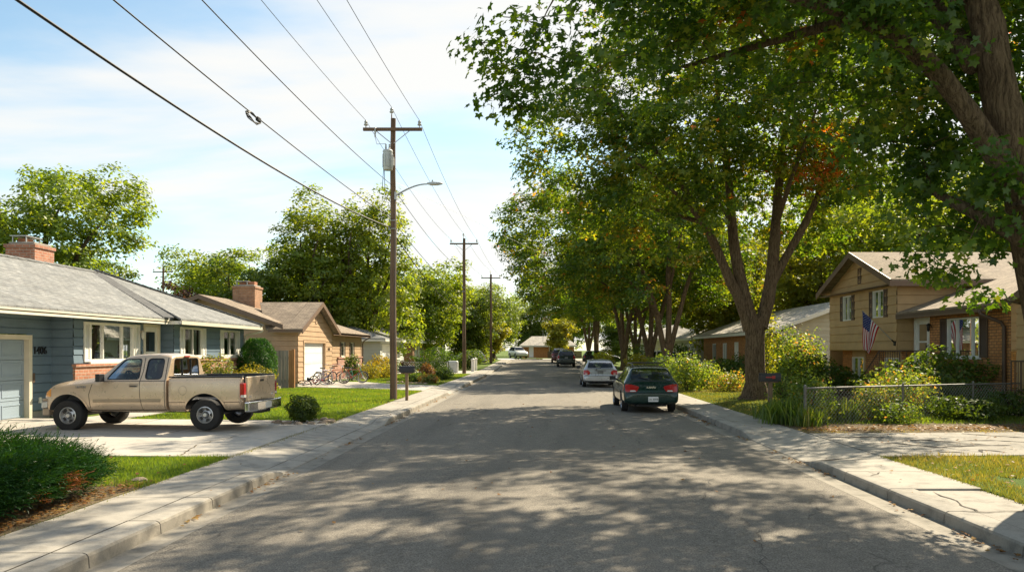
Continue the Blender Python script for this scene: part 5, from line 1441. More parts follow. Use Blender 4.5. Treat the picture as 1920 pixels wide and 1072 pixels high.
        mb = MB(); ribbon(mb, bv, [(1.175, .47), (1.215, .80), (1.115, 1.08)], .014, 'y', sy, .003); ribbon(mb, bv, [(-.165, .46), (-.108, .75), (-.098, 1.08), (-.13, 1.3), (-.11, 1.60)], .016, 'y', sy, .003)
        ribbon(mb, bv, [(-.745, .46), (-.74, 1.09), (-.70, 1.60)], .016, 'y', sy, .003); ribbon(mb, bv, [(1.2, .455), (-.76, .455)], .012, 'y', sy, .003); ribbon(mb, bv, [(1.115, 1.088), (-.74, 1.088)], .012, 'y', sy, .003); mb.build('door_seam', m_black, t, fix=False)
        mb = MB(); patch(mb, bv, rounded([(.17, .955), (.17, 1.03), (-.06, 1.03), (-.06, .955)], .03), 'y', sy, .012, skirt=.02); hd = mb.build('handle', m_lowpaint, d1, smooth=40, fix=False)
        mb = MB(); patch(mb, bv, rounded([(.15, .965), (.15, .99), (-.04, .99), (-.04, .965)], .012), 'y', sy, .014); mb.build('grip', m_black, hd, fix=False)
        mb = MB(); ribbon(mb, bv, [(1.10, .67), (-.12, .67)], .055, 'y', sy, .016); ribbon(mb, bv, [(-.14, .67), (-.64, .67)], .055, 'y', sy, .016); mb.build('side_moulding', m_lowpaint, t, fix=False)
        mb = MB(); ribbon(mb, bv, [(1.10, .640), (-.64, .640)], .012, 'y', sy, .014); ribbon(mb, bv2, [(-.85, .62), (-1.28, .62)], .014, 'y', sy, .004); ribbon(mb, bv2, [(-2.27, .62), (-2.68, .62)], .014, 'y', sy, .004); mb.build('trim_line', m_brown, t, fix=False)
        c = Vector((-1.22, .88)); ring = [(c.x + .10 * math.cos(a), c.y + .10 * math.sin(a)) for a in [2 * PI * i / 20 for i in range(21)]]
        if sy > 0: mb = MB(); ribbon(mb, bv2, ring, .010, 'y', sy, .003); mb.build('fuel_door', m_lowpaint, t, fix=False)
        # flared wheel arch lips
        for bb, cx in ((bv, 1.775), (bv2, -1.775)):
            mb = MB(); arc = []
            for i in range(25):
                a = PI * i / 24; arc.append((cx + .475 / KT * math.cos(a), .36 + .475 * math.sin(a)))
            ribbon(mb, bb, arc, .045, 'y', sy, .014, .03); mb.build('arch_lip', m_tanpaint, t, smooth=40, fix=False)
        mb = MB(); mb.rbox((.83, sy * 1.06, 1.17), (.055, .10, .085), Matrix.Rotation(0, 3, 'Z')); mb.tube([(.86, sy * .92, 1.13), (.85, sy * 1.0, 1.13)], .03, 6); mb.build('side_mirror', m_black, t, bevel=.025, seg=3)
        for wx in (1.775, -1.775): wheel(t, wx, sy * .82, sy, .342, .225, .182, m_alloy, 'steel')
    text_on('badge', 'TRITON', .075, (1.42, .945, .965), (-1, 0, 0), (0, 1, 0), m_grey, t, .006)
    mb = MB(); mb.box(-2.7, 1.3, -.35, .35, .36, .50); mb.tube([(1.775, -.7, .34), (1.775, .7, .34)], .05, 8); mb.tube([(-1.775, -.7, .34), (-1.775, .7, .34)], .06, 8); mb.tube([(-1.0, -.4, .36), (-2.4, -.55, .36)], .04, 8); mb.build('chassis', m_black, t)
    def squeeze(o, dx=None):
        for c in o.children:
            k = dx
            if c.name.split('.')[0] == 'wheel': k = (KT - 1) * (1.775 if sum(v.co.x for v in c.data.vertices) > 0 else -1.775)
            if k is None: c.data.transform(Matrix.Diagonal((KT, 1, 1, 1)))
            else: c.data.transform(Matrix.Translation((k, 0, 0)))
            squeeze(c, k)
    squeeze(t)
    return t
pickup()

# ---------------------------------------------------------------- wagons, hatchbacks and SUVs seen from behind
def car(name, label, cat, loc, rz, paintmat, dims=(4.35, 1.69, 1.45), lamp='corner', rack=False, group=None, wheels=.305, lower=None, plate=None, word=None, glass=None, detail=True):
    t = empty(name, loc, rz, label, cat, group)
    L, Wd, H = dims; kx, ky, kz = L / 4.35, Wd / 1.69, H / 1.45
    def S(x, zb, w, zs, zt, wt): return sec(x * kx, zb * kz, w * ky, zs * kz, zt * kz, wt * ky)
    sts = [S(-2.16, .36, .70, .50, .60, .60), S(-2.155, .32, .78, .54, .63, .68), S(-2.08, .28, .83, .60, .70, .74), S(-2.05, .27, .84, .90, .955, .74), S(-1.99, .26, .843, .94, 1.01, .71), S(-1.86, .25, .845, .945, 1.20, .655), S(-1.72, .25, .845, .95, 1.37, .60), S(-1.55, .25, .845, .95, 1.41, .59),
           S(-.9, .24, .845, .95, 1.435, .59), S(-.2, .24, .845, .945, 1.44, .585), S(.2, .24, .845, .94, 1.40, .58), S(.5, .24, .845, .93, 1.23, .62), S(.85, .24, .845, .91, .99, .71), S(1.05, .24, .845, .88, .955, .73), S(1.6, .25, .835, .82, .89, .70), S(1.98, .26, .80, .70, .76, .66), S(2.12, .29, .72, .58, .64, .58), S(2.17, .34, .62, .50, .56, .48)]
    o = shell(sts); bv = bvh_of(o)
    inner = shell([(x, [(y * .92, z if z < 1.0 * kz else z - .045) for y, z in p]) for x, p in [S(-1.93, .5, .84, .92, .98, .68), S(-1.70, .5, .84, .93, 1.34, .57), S(-1.4, .5, .84, .93, 1.405, .565), S(-.2, .5, .84, .93, 1.415, .56), S(.15, .5, .84, .92, 1.37, .555), S(.75, .5, .84, .89, .98, .66)]], 1)
    b = o.modifiers.new('b', 'BOOLEAN'); b.operation = 'DIFFERENCE'; b.solver = 'EXACT'; b.object = inner; bake(o); bpy.data.objects.remove(inner)
    def P(l): return [(a * kx, z * kz) for a, z in l]
    def Q(l): return [(a * ky, z * kz) for a, z in l]
    w1_ = rounded(P([(.60, .965), (.22, 1.345), (-.30, 1.375), (-.34, .975)]), .05); w2_ = rounded(P([(-.41, .975), (-.38, 1.375), (-1.08, 1.375), (-1.16, .985)]), .05); w3_ = rounded(P([(-1.25, .99), (-1.18, 1.37), (-1.60, 1.345), (-1.80, 1.0)]), .05)
    rg = rounded(Q([(-.64, 1.015), (.64, 1.015), (.53, 1.35), (-.53, 1.35)]), .07); ws = rounded(Q([(-.66, .99), (.66, .99), (.54, 1.36), (-.54, 1.36)]), .05)
    wx0, wx1 = -1.27 * kx, 1.25 * kx; wr_ = wheels
    cs = [MB().prism(w, -2, 2, 'y') for w in (w1_, w2_, w3_)] + [MB().prism(rg, -2.4 * kx, -1.3 * kx, 'x'), MB().prism(ws, -.05, 1.1 * kx, 'x')]
    for x in (wx0, wx1):
        for a, b_ in ((.5 * ky, 1.3), (-1.3, -.5 * ky)): cs.append(cyl(x, a, b_, wr_ + .01, wr_ + .07))
    cut(o, *cs)
    finish(o, 'body', bv, [paintmat, m_carint], t)
    gl = glass or m_carglass
    for nm, w, ax, sd in [('side_window', w, 'y', s) for w in (w1_, w2_, w3_) for s in (1, -1)] + [('rear_window', rg, 'x', -1), ('windshield', ws, 'x', 1)]:
        patch(MB(), bv, w, ax, sd, -.010).build(nm, gl, t, smooth=60, fix=False)
    for sy in (.36, -.36): seat(t, -.2 * kx, sy * ky, .42 * kz, m_carint, .24); 
    mb = MB(); mb.box(-1.25 * kx, -1.1 * kx, -.6 * ky, .6 * ky, .45 * kz, .98 * kz); mb.build('rear_seat', m_carint, t, bevel=.04)
    if detail:
        for sy in (-.36, .36): mb = MB(); mb.box(-1.28 * kx, -1.2 * kx, sy * ky - .12, sy * ky + .12, .99 * kz, 1.13 * kz); mb.build('headrest', m_carint, t, bevel=.03)
    for sy in (1, -1):
        if lamp == 'corner': poly = [(sy * .36, .82), (sy * .45, .66), (sy * .80, .66), (sy * .80, .90), (sy * .60, .885)]; pw_ = [(sy * .47, .672), (sy * .50, .712), (sy * .64, .712), (sy * .66, .672)]
        elif lamp == 'round': poly = [(sy * .50, .74), (sy * .56, .66), (sy * .82, .68), (sy * .82, .90), (sy * .62, .91), (sy * .52, .84)]; pw_ = [(sy * .62, .70), (sy * .63, .735), (sy * .74, .735), (sy * .74, .70)]
        else: poly = [(sy * .66, .62), (sy * .66, 1.0), (sy * .80, .98), (sy * .82, .62)]; pw_ = [(sy * .68, .64), (sy * .68, .70), (sy * .78, .70), (sy * .78, .64)]
        tl = patch(MB(), bv, rounded(Q(poly), .05), 'x', -1, .014, skirt=.04).build('taillight', m_red, t, smooth=50, fix=False)
        patch(MB(), bv, rounded(Q(pw_), .02), 'x', -1, .019).build('reverse_light', m_clear, tl, smooth=50, fix=False)
        mb = MB(); patch(mb, bv, rounded(P([(-2.03, .68), (-2.02, .89), (-1.88, .86), (-1.86, .70)]), .03), 'y', sy, .008, skirt=.02); mb.build('side_marker', m_red, t, smooth=50, fix=False)
        mb = MB(); mb.rbox((.50 * kx, sy * (.845 * ky + .10), 1.0 * kz), (.05, .10, .065), Matrix.Rotation(0, 3, 'Z')); mb.tube([(.5 * kx, sy * .78 * ky, .96 * kz), (.5 * kx, sy * (.845 * ky + .05), .97 * kz)], .025, 6); mb.build('side_mirror', m_black, t, bevel=.025, seg=3)
        for x in (wx0, wx1): wheel(t, x, sy * (.845 * ky - .10), sy, wr_, .19, wr_ * .62, m_alloy, 'alloy', 6)
        mb = MB()
        for x in (.72, -.38, -1.2): ribbon(mb, bv, P([(x, .33), (x, .94)]), .010, 'y', sy, .003)
        ribbon(mb, bv, P([(.9, .60), (-.9, .60)]), .03, 'y', sy, .010); mb.build('door_seam', m_black, t, fix=False)
        for x in (-.25, -1.05): mb = MB(); ribbon(mb, bv, P([(x, .83), (x - .16, .83)]), .035, 'y', sy, .016); mb.build('handle', m_black, t, fix=False)
    mb = MB()
    patch(mb, bv, rounded(Q([(-.76, .285), (-.76, .35), (.76, .35), (.76, .285)]), .02), 'x', -1, .012, skirt=.03); mb.build('bumper_valance', lower or m_black, t, fix=False)
    mb = MB(); ribbon(mb, bv, Q([(-.80, .615), (.80, .615)]), .02, 'x', -1, .003); ribbon(mb, bv, Q([(-.64, .985), (.64, .985)]), .028, 'x', -1, .004); mb.build('hatch_seam', m_black, t, fix=False)
    px = -2.175 * kx
    pz = .44 * kz if plate == 'low' else .78 * kz
    if plate != 'low': px = -2.085 * kx
    py = -.05 if plate == 'low' else 0
    mb = MB(); mb.box(px - .012, px + .02, py - .155, py + .155, pz - .078, pz + .078); pp = mb.build('license_plate', m_whited if plate == 'low' else m_grey, t, bevel=.005)
    if detail: text_on('plate_number', '1A 3058', .085, (px - .014, py, pz - .005), (0, -1, 0), (-1, 0, 0), m_black, pp, .002)
    if plate != 'low':
        mb = MB(); mb.box(px - .03, px + .02, -.3, .3, pz + .09, pz + .115); mb.build('hatch_handle', m_black if detail else paintmat, t, bevel=.008)
    if word: text_on('lettering', word, .078, (-2.085 * kx, .0, .795 * kz), (0, -1, 0), (-1, 0, 0), m_chrome, t, .004)
    # rear wiper and spoiler lip
    mb = MB(); h = project(bv, .0, 1.03 * kz, 'x', -1, .02); h2_ = project(bv, .38 * ky, 1.12 * kz, 'x', -1, .02); mb.tube([h, h2_], .009, 5); mb.tube([h - Vector((0, 0, .03)), h], .02, 6); mb.build('rear_wiper', m_black, t)
    if rack:
        for sy in (1, -1):
            mb = MB(); y = sy * .50 * ky
            mb.tube([(-1.55 * kx, y, 1.43 * kz), (-1.42 * kx, y, 1.50 * kz), (-.9 * kx, y, 1.52 * kz), (-.2 * kx, y, 1.51 * kz), (0, y, 1.44 * kz)], .016, 6); mb.build('roof_rail', m_black, t, smooth=50)
        for x in (-1.15, -.35): mb = MB(); mb.box(x * kx - .03, x * kx + .03, -.5 * ky, .5 * ky, 1.515 * kz, 1.545 * kz); mb.build('roof_bar', m_black, t, bevel=.008)
    mb = MB(); mb.box(-1.9 * kx, 1.9 * kx, -.5 * ky, .5 * ky, .20 * kz, .30 * kz); mb.tube([(-1.6 * kx, .42, .26), (-2.16 * kx, .42, .25)], .032, 8); mb.tube([(wx0, -.7 * ky, wr_), (wx0, .7 * ky, wr_)], .05, 6); mb.build('chassis', m_black, t)
    return t
m_greenp = paint('dark_green_paint', (0.005, 0.030, 0.024), 0.22, 0.3); m_silver = paint('silver_paint', (0.46, 0.47, 0.49), 0.28, 0.6); m_darkp = paint('dark_suv_paint', (0.022, 0.034, 0.030), 0.28, 0.3)
m_maroon = paint('maroon_paint', (0.11, 0.022, 0.022), 0.28, 0.3); m_whitep = paint('white_car_paint', (0.62, 0.62, 0.60), 0.28, 0.05); m_nearblack = paint('black_car_paint', (0.018, 0.019, 0.022), 0.25, 0.2)
UP = PI / 2
car('station_wagon', 'dark green station wagon with roof rack and red corner lamps parked at the right kerb', 'car', (3.38, 25.75, 0.012), UP, m_greenp, rack=True, plate='low', word='SUBARU', lower=m_greenp)
car('hatchback', 'silver hatchback parked at the kerb just beyond the dark green wagon', 'car', (3.06, 41.75, 0.012), UP, m_silver, (4.3, 1.78, 1.46), 'round', lower=m_black)
car('suv', 'dark green SUV parked further along the kerb beyond the silver hatchback', 'car', (2.55, 79.5, gz(79)), UP, m_darkp, (4.6, 1.82, 1.78), 'tall', detail=False, wheels=.36, glass=m_darkglass)
car('suv', 'maroon SUV parked in the far shade ahead of the dark green SUV', 'car', (2.15, 92.0, gz(92)), UP, m_maroon, (4.5, 1.8, 1.75), 'tall', detail=False, wheels=.36, glass=m_darkglass)
car('suv', 'white SUV in a driveway behind the maple trunks on the right', 'car', (10.1, 60.0, gz(60) + DZ), 0.0, m_whitep, (4.6, 1.8, 1.75), 'tall', detail=False, wheels=.36, glass=m_darkglass)
car('hatchback', 'black car nose out in the far driveway beside the dark green SUV', 'car', (6.6, 84.0, gz(84) + DZ), 0.0, m_nearblack, (4.2, 1.75, 1.45), 'round', detail=False)
car('suv', 'white SUV parked on the cross street left of the far brick house', 'car', (-3.35, 114.5, gz(114) + .14), -PI / 2 + .35, m_whitep, (4.5, 1.8, 1.7), 'tall', detail=False, wheels=.36, glass=m_darkglass)
car('hatchback', 'white car behind the utility pole in a left driveway far away', 'car', (-8.2, 85.0, gz(85) + .1), PI, m_whitep, (4.4, 1.75, 1.45), 'round', detail=False)
# ================================================================ utility poles and wires
def pole(x, y, h, label, detail=True, lamp=False, r=0.135, arm=1.08, rz=0.0, trans=False, base=None):
    z0 = (LAWN if base is None else base) + gz(y)
    t = empty('utility_pole', (x, y, z0), rz, label, 'utility pole')
    mb = MB(); n = 10
    mb.tube([(0.012 * math.sin(i * 1.3), 0.01 * math.cos(i * 1.1), -0.3 + (h + .3) * i / n) for i in range(n + 1)], [r * (1 - .32 * i / n) for i in range(n + 1)], 12)
    mb.build('pole', m_pole, t, smooth=50)
    za = h - .42
    mb = MB(); mb.box(-arm, arm, -.155, -.055, za - .055, za + .055); ca = mb.build('crossarm', m_pole, t, bevel=.008)
    if detail:
        mb = MB()
        for s in (-1, 1): mb.tube([(s * .62, -.105, za - .05), (s * .04, -.12, za - .52)], .016, 5)
        mb.build('brace', m_galv, t)
    def ins(px, pz, s=1.0, py=-.105):
        mb = MB(); mb.lathe([(0.014 * s, 0), (.014 * s, .07 * s), (.05 * s, .065 * s), (.058 * s, .09 * s), (.03 * s, .12 * s), (.045 * s, .14 * s), (.045 * s, .165 * s), (.02 * s, .20 * s), (0, .21 * s)], 10, (px, py, pz)); mb.build('insulator', m_porc, t, smooth=40)
    k = 1.35
    ins(-arm + .1, za + .055, k); ins(arm - .1, za + .055, k)
    mb = MB(); mb.box(-.06, -.03, -.1, -.03, h - .3, h + .12); mb.build('top_bracket', m_pole, t); ins(-.045, h + .11, k, -.065)
    if trans:
        cx, cy = -.14, -.30
        mb = MB(); mb.lathe([(0, 0), (.155, 0), (.172, .03), (.172, .64), (.182, .65), (.182, .70), (.15, .735), (0, .75)], 24, (cx, cy, h - 1.96))
        for i in range(10):
            a = 2 * PI * i / 10; mb.rbox((cx + .18 * math.cos(a), cy + .18 * math.sin(a), h - 1.62), (.014, .010, .24), Matrix.Rotation(a, 3, 'Z'))
        tr = mb.build('transformer', m_steel, t, smooth=40)
        mb = MB(); mb.box(cx - .05, cx + .2, cy + .12, cy + .3, h - 1.75, h - 1.45); mb.build('mount', m_galv, tr)
        for s in (-.07, .06):
            mb = MB(); mb.lathe([(.025, 0), (.04, .03), (.025, .06), (.04, .09), (.025, .12), (.03, .2), (0, .22)], 10, (cx + s, cy, h - 1.22)); mb.build('bushing', m_porc, tr, smooth=40)
        mb = MB(); mb.lathe([(.02, 0), (.032, .06), (.02, .1), (.035, .15), (.03, .3), (.015, .34), (0, .35)], 8, (-.62, -.2, za - .32)); mb.build('fuse_cutout', m_porc, t, smooth=40)
        mb = MB(); mb.tube([(-.62, -.2, za - .3), (-.55, -.25, h - 1.0), (cx - .07, cy, h - 1.0)], .008, 5); mb.tube([(cx - .15, cy, h - 1.9), (cx - .22, cy + .1, h - 2.6), (-.05, -.13, h - 2.75)], .012, 5); mb.tube([(cx - .12, cy, h - 1.9), (cx - .12, cy + .1, h - 2.9), (-.05, -.13, h - 3.1)], .012, 5); mb.build('lead_wire', m_wire, t)
    if lamp:
        pts = []
        for i in range(13):
            u = i / 12; pts.append((.10 + 1.15 * u, -.06, h - 2.83 + .42 * math.sin(u * PI / 2)))
        mb = MB(); mb.tube(pts, [.032 - .006 * i / 12 for i in range(13)], 8); mb.box(.06, .14, -.1, .02, h - 2.98, h - 2.7); la = mb.build('lamp_arm', m_galv, t, smooth=50)
        mb = MB(); L = []
        for u, w, hh in ((0, .04, .04), (.08, .075, .06), (.25, .11, .075), (.45, .10, .065), (.56, .055, .035), (.58, .02, .02)):
            L.append([(1.25 + u, -.06 + w * math.cos(a), h - 2.40 + hh * max(-.55, math.sin(a))) for a in [2 * PI * i / 14 for i in range(14)]])
        for A, B in zip(L[:-1], L[1:]):
            for i in range(14): mb.quad(A[i], A[(i + 1) % 14], B[(i + 1) % 14], B[i])
        mb.poly(L[0]); mb.poly(L[-1]); mb.tube([(1.45, -.06, h - 2.34), (1.45, -.06, h - 2.26)], .03, 8)
        lh = mb.build('lamp_head', m_steel, la, smooth=50)
        mb = MB(); mb.box(1.36, 1.66, -.12, 0, h - 2.455, h - 2.435); mb.build('lens', m_bulb, lh, bevel=.008)
    if detail:
        for zb in (h - 4.05, h - 3.75):
            mb = MB(); mb.tube([(-.10, -.12, zb), (.12, -.12, zb)], .022, 6); mb.tube([(-.12, -.10, zb - .05), (-.12, -.10, zb + .05)], .03, 6); mb.build('clamp', m_galv, t)
        mb = MB(); mb.tube([(.09, -.1, .0), (.085, -.085, h * .4), (.075, -.06, h * .72)], .012, 5); mb.build('ground_wire', m_wireg, t)
    return t
P1, P2, P3, P0 = (-5.42, 28.4), (-5.85, 59.0), (-5.55, 86.0), (-5.42, -2.0)
HP = 10.3
pole(P1[0], P1[1], HP, 'tallest wooden utility pole with grey transformer and street lamp beside the left sidewalk', lamp=True, trans=True)
pole(P2[0], P2[1], HP, 'second wooden utility pole down the left sidewalk, plain crossarm without a lamp', r=.15)
pole(P3[0], P3[1], 9.9, 'third and smallest utility pole along the left sidewalk, far down the street', detail=False, r=.16)
pole(-41, 84, 10.4, 'distant utility pole sticking up above the blue house roof', detail=False, r=.15)

def wire(pts2, r, label, mat=None, sag=0.0, n=36):
    """one wire through attachment points, sagging in each span"""
    q = []
    for a, b in zip(pts2[:-1], pts2[1:]):
        a = Vector(a); b = Vector(b); s = sag * (b - a).length / 30.0
        for i in range(n):
            u = i / n; p = a.lerp(b, u); p.z -= 4 * s * u * (1 - u); q.append(p)
    q.append(Vector(pts2[-1]))
    mb = MB(); mb.tube(q, r, 5)
    return tag(mb.build('overhead_wire', mat or m_wire, smooth=60), label, 'wire', 'overhead wires along the left pole line')
def at(P, dx, z, dy=-.12): return (P[0] + dx, P[1] + dy, z + LAWN + gz(P[1]))
zt = HP - .42 + .055 + .27
wire([at(P0, -.98, zt), at(P1, -.98, zt), at(P2, -.98, zt), at(P3, -.98, zt - .4)], .008, 'thin primary wire on the left end of the crossarms', sag=.42)
wire([at(P0, -.045, HP + .40), at(P1, -.045, HP + .40), at(P2, -.045, HP + .40), at(P3, -.045, HP)], .008, 'thin primary wire on the pole top insulators', sag=.40)
wire([at(P0, .98, zt), at(P1, .98, zt), at(P2, .98, zt), at(P3, .98, zt - .4)], .008, 'thin primary wire on the right end of the crossarms', sag=.42)
wire([at(P0, -.1, 8.02), at(P1, -.05, 7.86), at(P2, -.05, 7.9)], .011, 'secondary power wire fixed just below the transformer', sag=.45)
wB = wire([at(P0, -.1, 6.60), at(P1, -.05, 6.62), at(P2, -.05, 5.9)], .012, 'communication cable carrying the coiled slack loop', sag=.30)
wire([at(P0, -.62, 6.30), at(P1, -.1, 6.30), at(P2, -.1, 4.9)], .021, 'thickest black cable, lowest on the poles, cutting across the left sky', sag=.62)
wire([at(P1, .1, 7.95), (8.5, 62, 6.2), (13.3, 66, 3.6)],   .0045, 'service drop crossing the street from lamp height into the maples', m_wireg, sag=.2)
wire([at(P1, -.1, 7.6), (-12.6, 39.5, 3.6)],   .0045, 'slack service drop from the tall pole down to the tan house', sag=.5)
wire([at(P2, .1, 6.9), (14.0, 76.0, 3.6)],   .0045, 'service drop from the second pole across to the white house', m_wireg, sag=.3)
wire([at(P2, -.1, 6.4), (-12.4, 62.0, 3.0)],   .0045, 'service drop from the second pole to the pale grey garage house', sag=.3)
# slack loop hung on the communication cable
mb = MB(); cpt = Vector((-5.5, 15.1, 6.40)); 
co = [v.co for v in wB.data.vertices]; ctr = min(co, key=lambda c: abs(c.y - 15.1)); cpt = Vector(ctr)
for k in range(3):
    ring = [cpt + Vector((0.02 * math.sin(3 * a + k) , (.30 + .02 * k) * math.cos(a), -.07 + (.075 - .008 * k) * math.sin(a) + .012 * k)) for a in [2 * PI * i / 28 for i in range(29)]]
    mb.tube(ring, .011, 5)
mb.build('slack_loop', m_wire, wB, smooth=60)
mb = MB(); mb.box(cpt.x - .03, cpt.x + .03, cpt.y + .18, cpt.y + .34, cpt.z - .05, cpt.z + .03); mb.build('splice_case', m_black, wB, bevel=.01)

# ================================================================ mailboxes
def mailbox(loc, rz, label, flag, post_h=1.0, ht=.24):
    t = empty('mailbox', loc, rz, label, 'mailbox')
    mb = MB(); mb.box(-.05, .05, -.05, .05, -.1, post_h); mb.build('post', m_post, t, bevel=.006)
    mb = MB(); w = .095; n = 12
    prof = [(-w, 0)] + [(w * math.cos(PI - PI * i / n), ht - w + w * math.sin(PI - PI * i / n)) for i in range(n + 1)] + [(w, 0)]
    mb.prism(prof, -.26, .26, 'y'); mb.v = [(b, a, z + post_h) for a, b, z in mb.v]
    bx = mb.build('box', m_black, t, smooth=40)
    mb = MB(); mb.prism([(a * 1.06, z * 1.03) for a, z in prof], .26, .275, 'y'); mb.v = [(b, a, z + post_h) for a, b, z in mb.v]; dr_ = mb.build('door', m_black, bx, smooth=40)
    mb = MB(); mb.box(.275, .30, -.02, .02, post_h + ht - .05, post_h + ht - .02); mb.build('latch', m_black, dr_)
    if flag:
        mb = MB(); mb.box(-.02, .15, .098, .110, post_h + .095, post_h + .125); mb.box(-.10, -.02, .098, .110, post_h + .070, post_h + .150); mb.build('flag', m_redpaint, bx)
    mb = MB(); mb.box(-.20, .20, -.06, .06, post_h - .03, post_h - .001); mb.build('bracket', m_post, t)
    return t
mailbox((-4.80, 27.7, .14), 0.0, 'black mailbox on a wooden post at the left sidewalk beside the tall pole', False, 1.0, .24)
mailbox((6.02, 20.3, .13), PI + 0.06, 'black mailbox with red flag among the plants on the right verge', True, 1.0, .22)

# ================================================================ chain link fences
def chainlink(name, pts, h, label, cell=.075, posts=True, zb=LAWN, gauge=.0030):
    t = empty(name, (pts[0][0], pts[0][1], zb + gz(pts[0][1])), 0, label, 'fence')
    o = Vector((pts[0][0], pts[0][1])); P = [Vector(p) - o for p in pts]
    rail_ = MB(); net = MB()
    for a, b in zip(P[:-1], P[1:]):
        rail_.tube([(a.x, a.y, h), (b.x, b.y, h)], .021, 8)
        L = (b - a).length; d = (b - a) / L; hh = h - .05; k = 1.0
        c = -hh
        while c < L:
            for sgn in (1, -1):
                u0, u1 = c, c + hh
                v0, v1 = (0, hh) if sgn > 0 else (hh, 0)
                if u0 < 0: v0 += (0 - u0) * sgn; u0 = 0
                if u1 > L: v1 -= (u1 - L) * sgn; u1 = L
                if u1 - u0 > .01:
                    p = a + d * u0; q = a + d * u1; net.tube([(p.x, p.y + .02, v0 + .03), (q.x, q.y + .02, v1 + .03)], gauge, 3, cap=False)
            c += cell * 1.414
    rail_.build('top_rail', m_rail, t, smooth=60)
    net.build('mesh', m_fencewire, t, fix=False)
    for i, p in enumerate(P):
        mb = MB(); r = .036 if i in (0, len(P) - 1) else .026
        mb.lathe([(r, -.2), (r, h + .03), (r * 1.15, h + .04), (r * .8, h + .075), (0, h + .09)], 10, (p.x, p.y, 0)); mb.build('post', m_rail, t, smooth=50)
    return t
chainlink('chain_link_fence', [(6.34, 18.55), (9.25, 19.75), (11.6, 20.75), (14.2, 21.8)], .90, 'low galvanised chain link fence round the right front garden')
chainlink('chain_link_fence', [(-9.8, 55.4), (-7.7, 55.9), (-6.7, 56.1)], .95, 'short chain link fence by the shrubs of the left gardens further on', .12, gauge=.004)

# weathered gate beside the tan house
t = empty('wooden_fence', (-12.6, 36.9, .14), 0, 'weathered grey board fence section with one orange board next to the tan garage', 'fence')
for i in range(7):
    mb = MB(); mb.box(-.42 + i * .165, -.42 + i * .165 + .155, -.012 + .006 * hsh(i, 8), .012, 0, 1.78 + .03 * hsh(i, 9)); mb.build('board', m_orangewood if i == 6 else m_fence, t, bevel=.004)
mb = MB(); mb.box(-.45, .70, .014, .06, .3, .4); mb.box(-.45, .70, .014, .06, 1.4, 1.5); mb.build('rail', m_fence, t)
mb = MB(); mb.box(.74, .86, -.06, .06, 0, 1.85); mb.build('post', m_orangewood, t, bevel=.005)
mb = MB(); mb.box(-1.2, -.44, -.03, .03, 0, 1.68); mb.build('side_panel', m_fence, t)

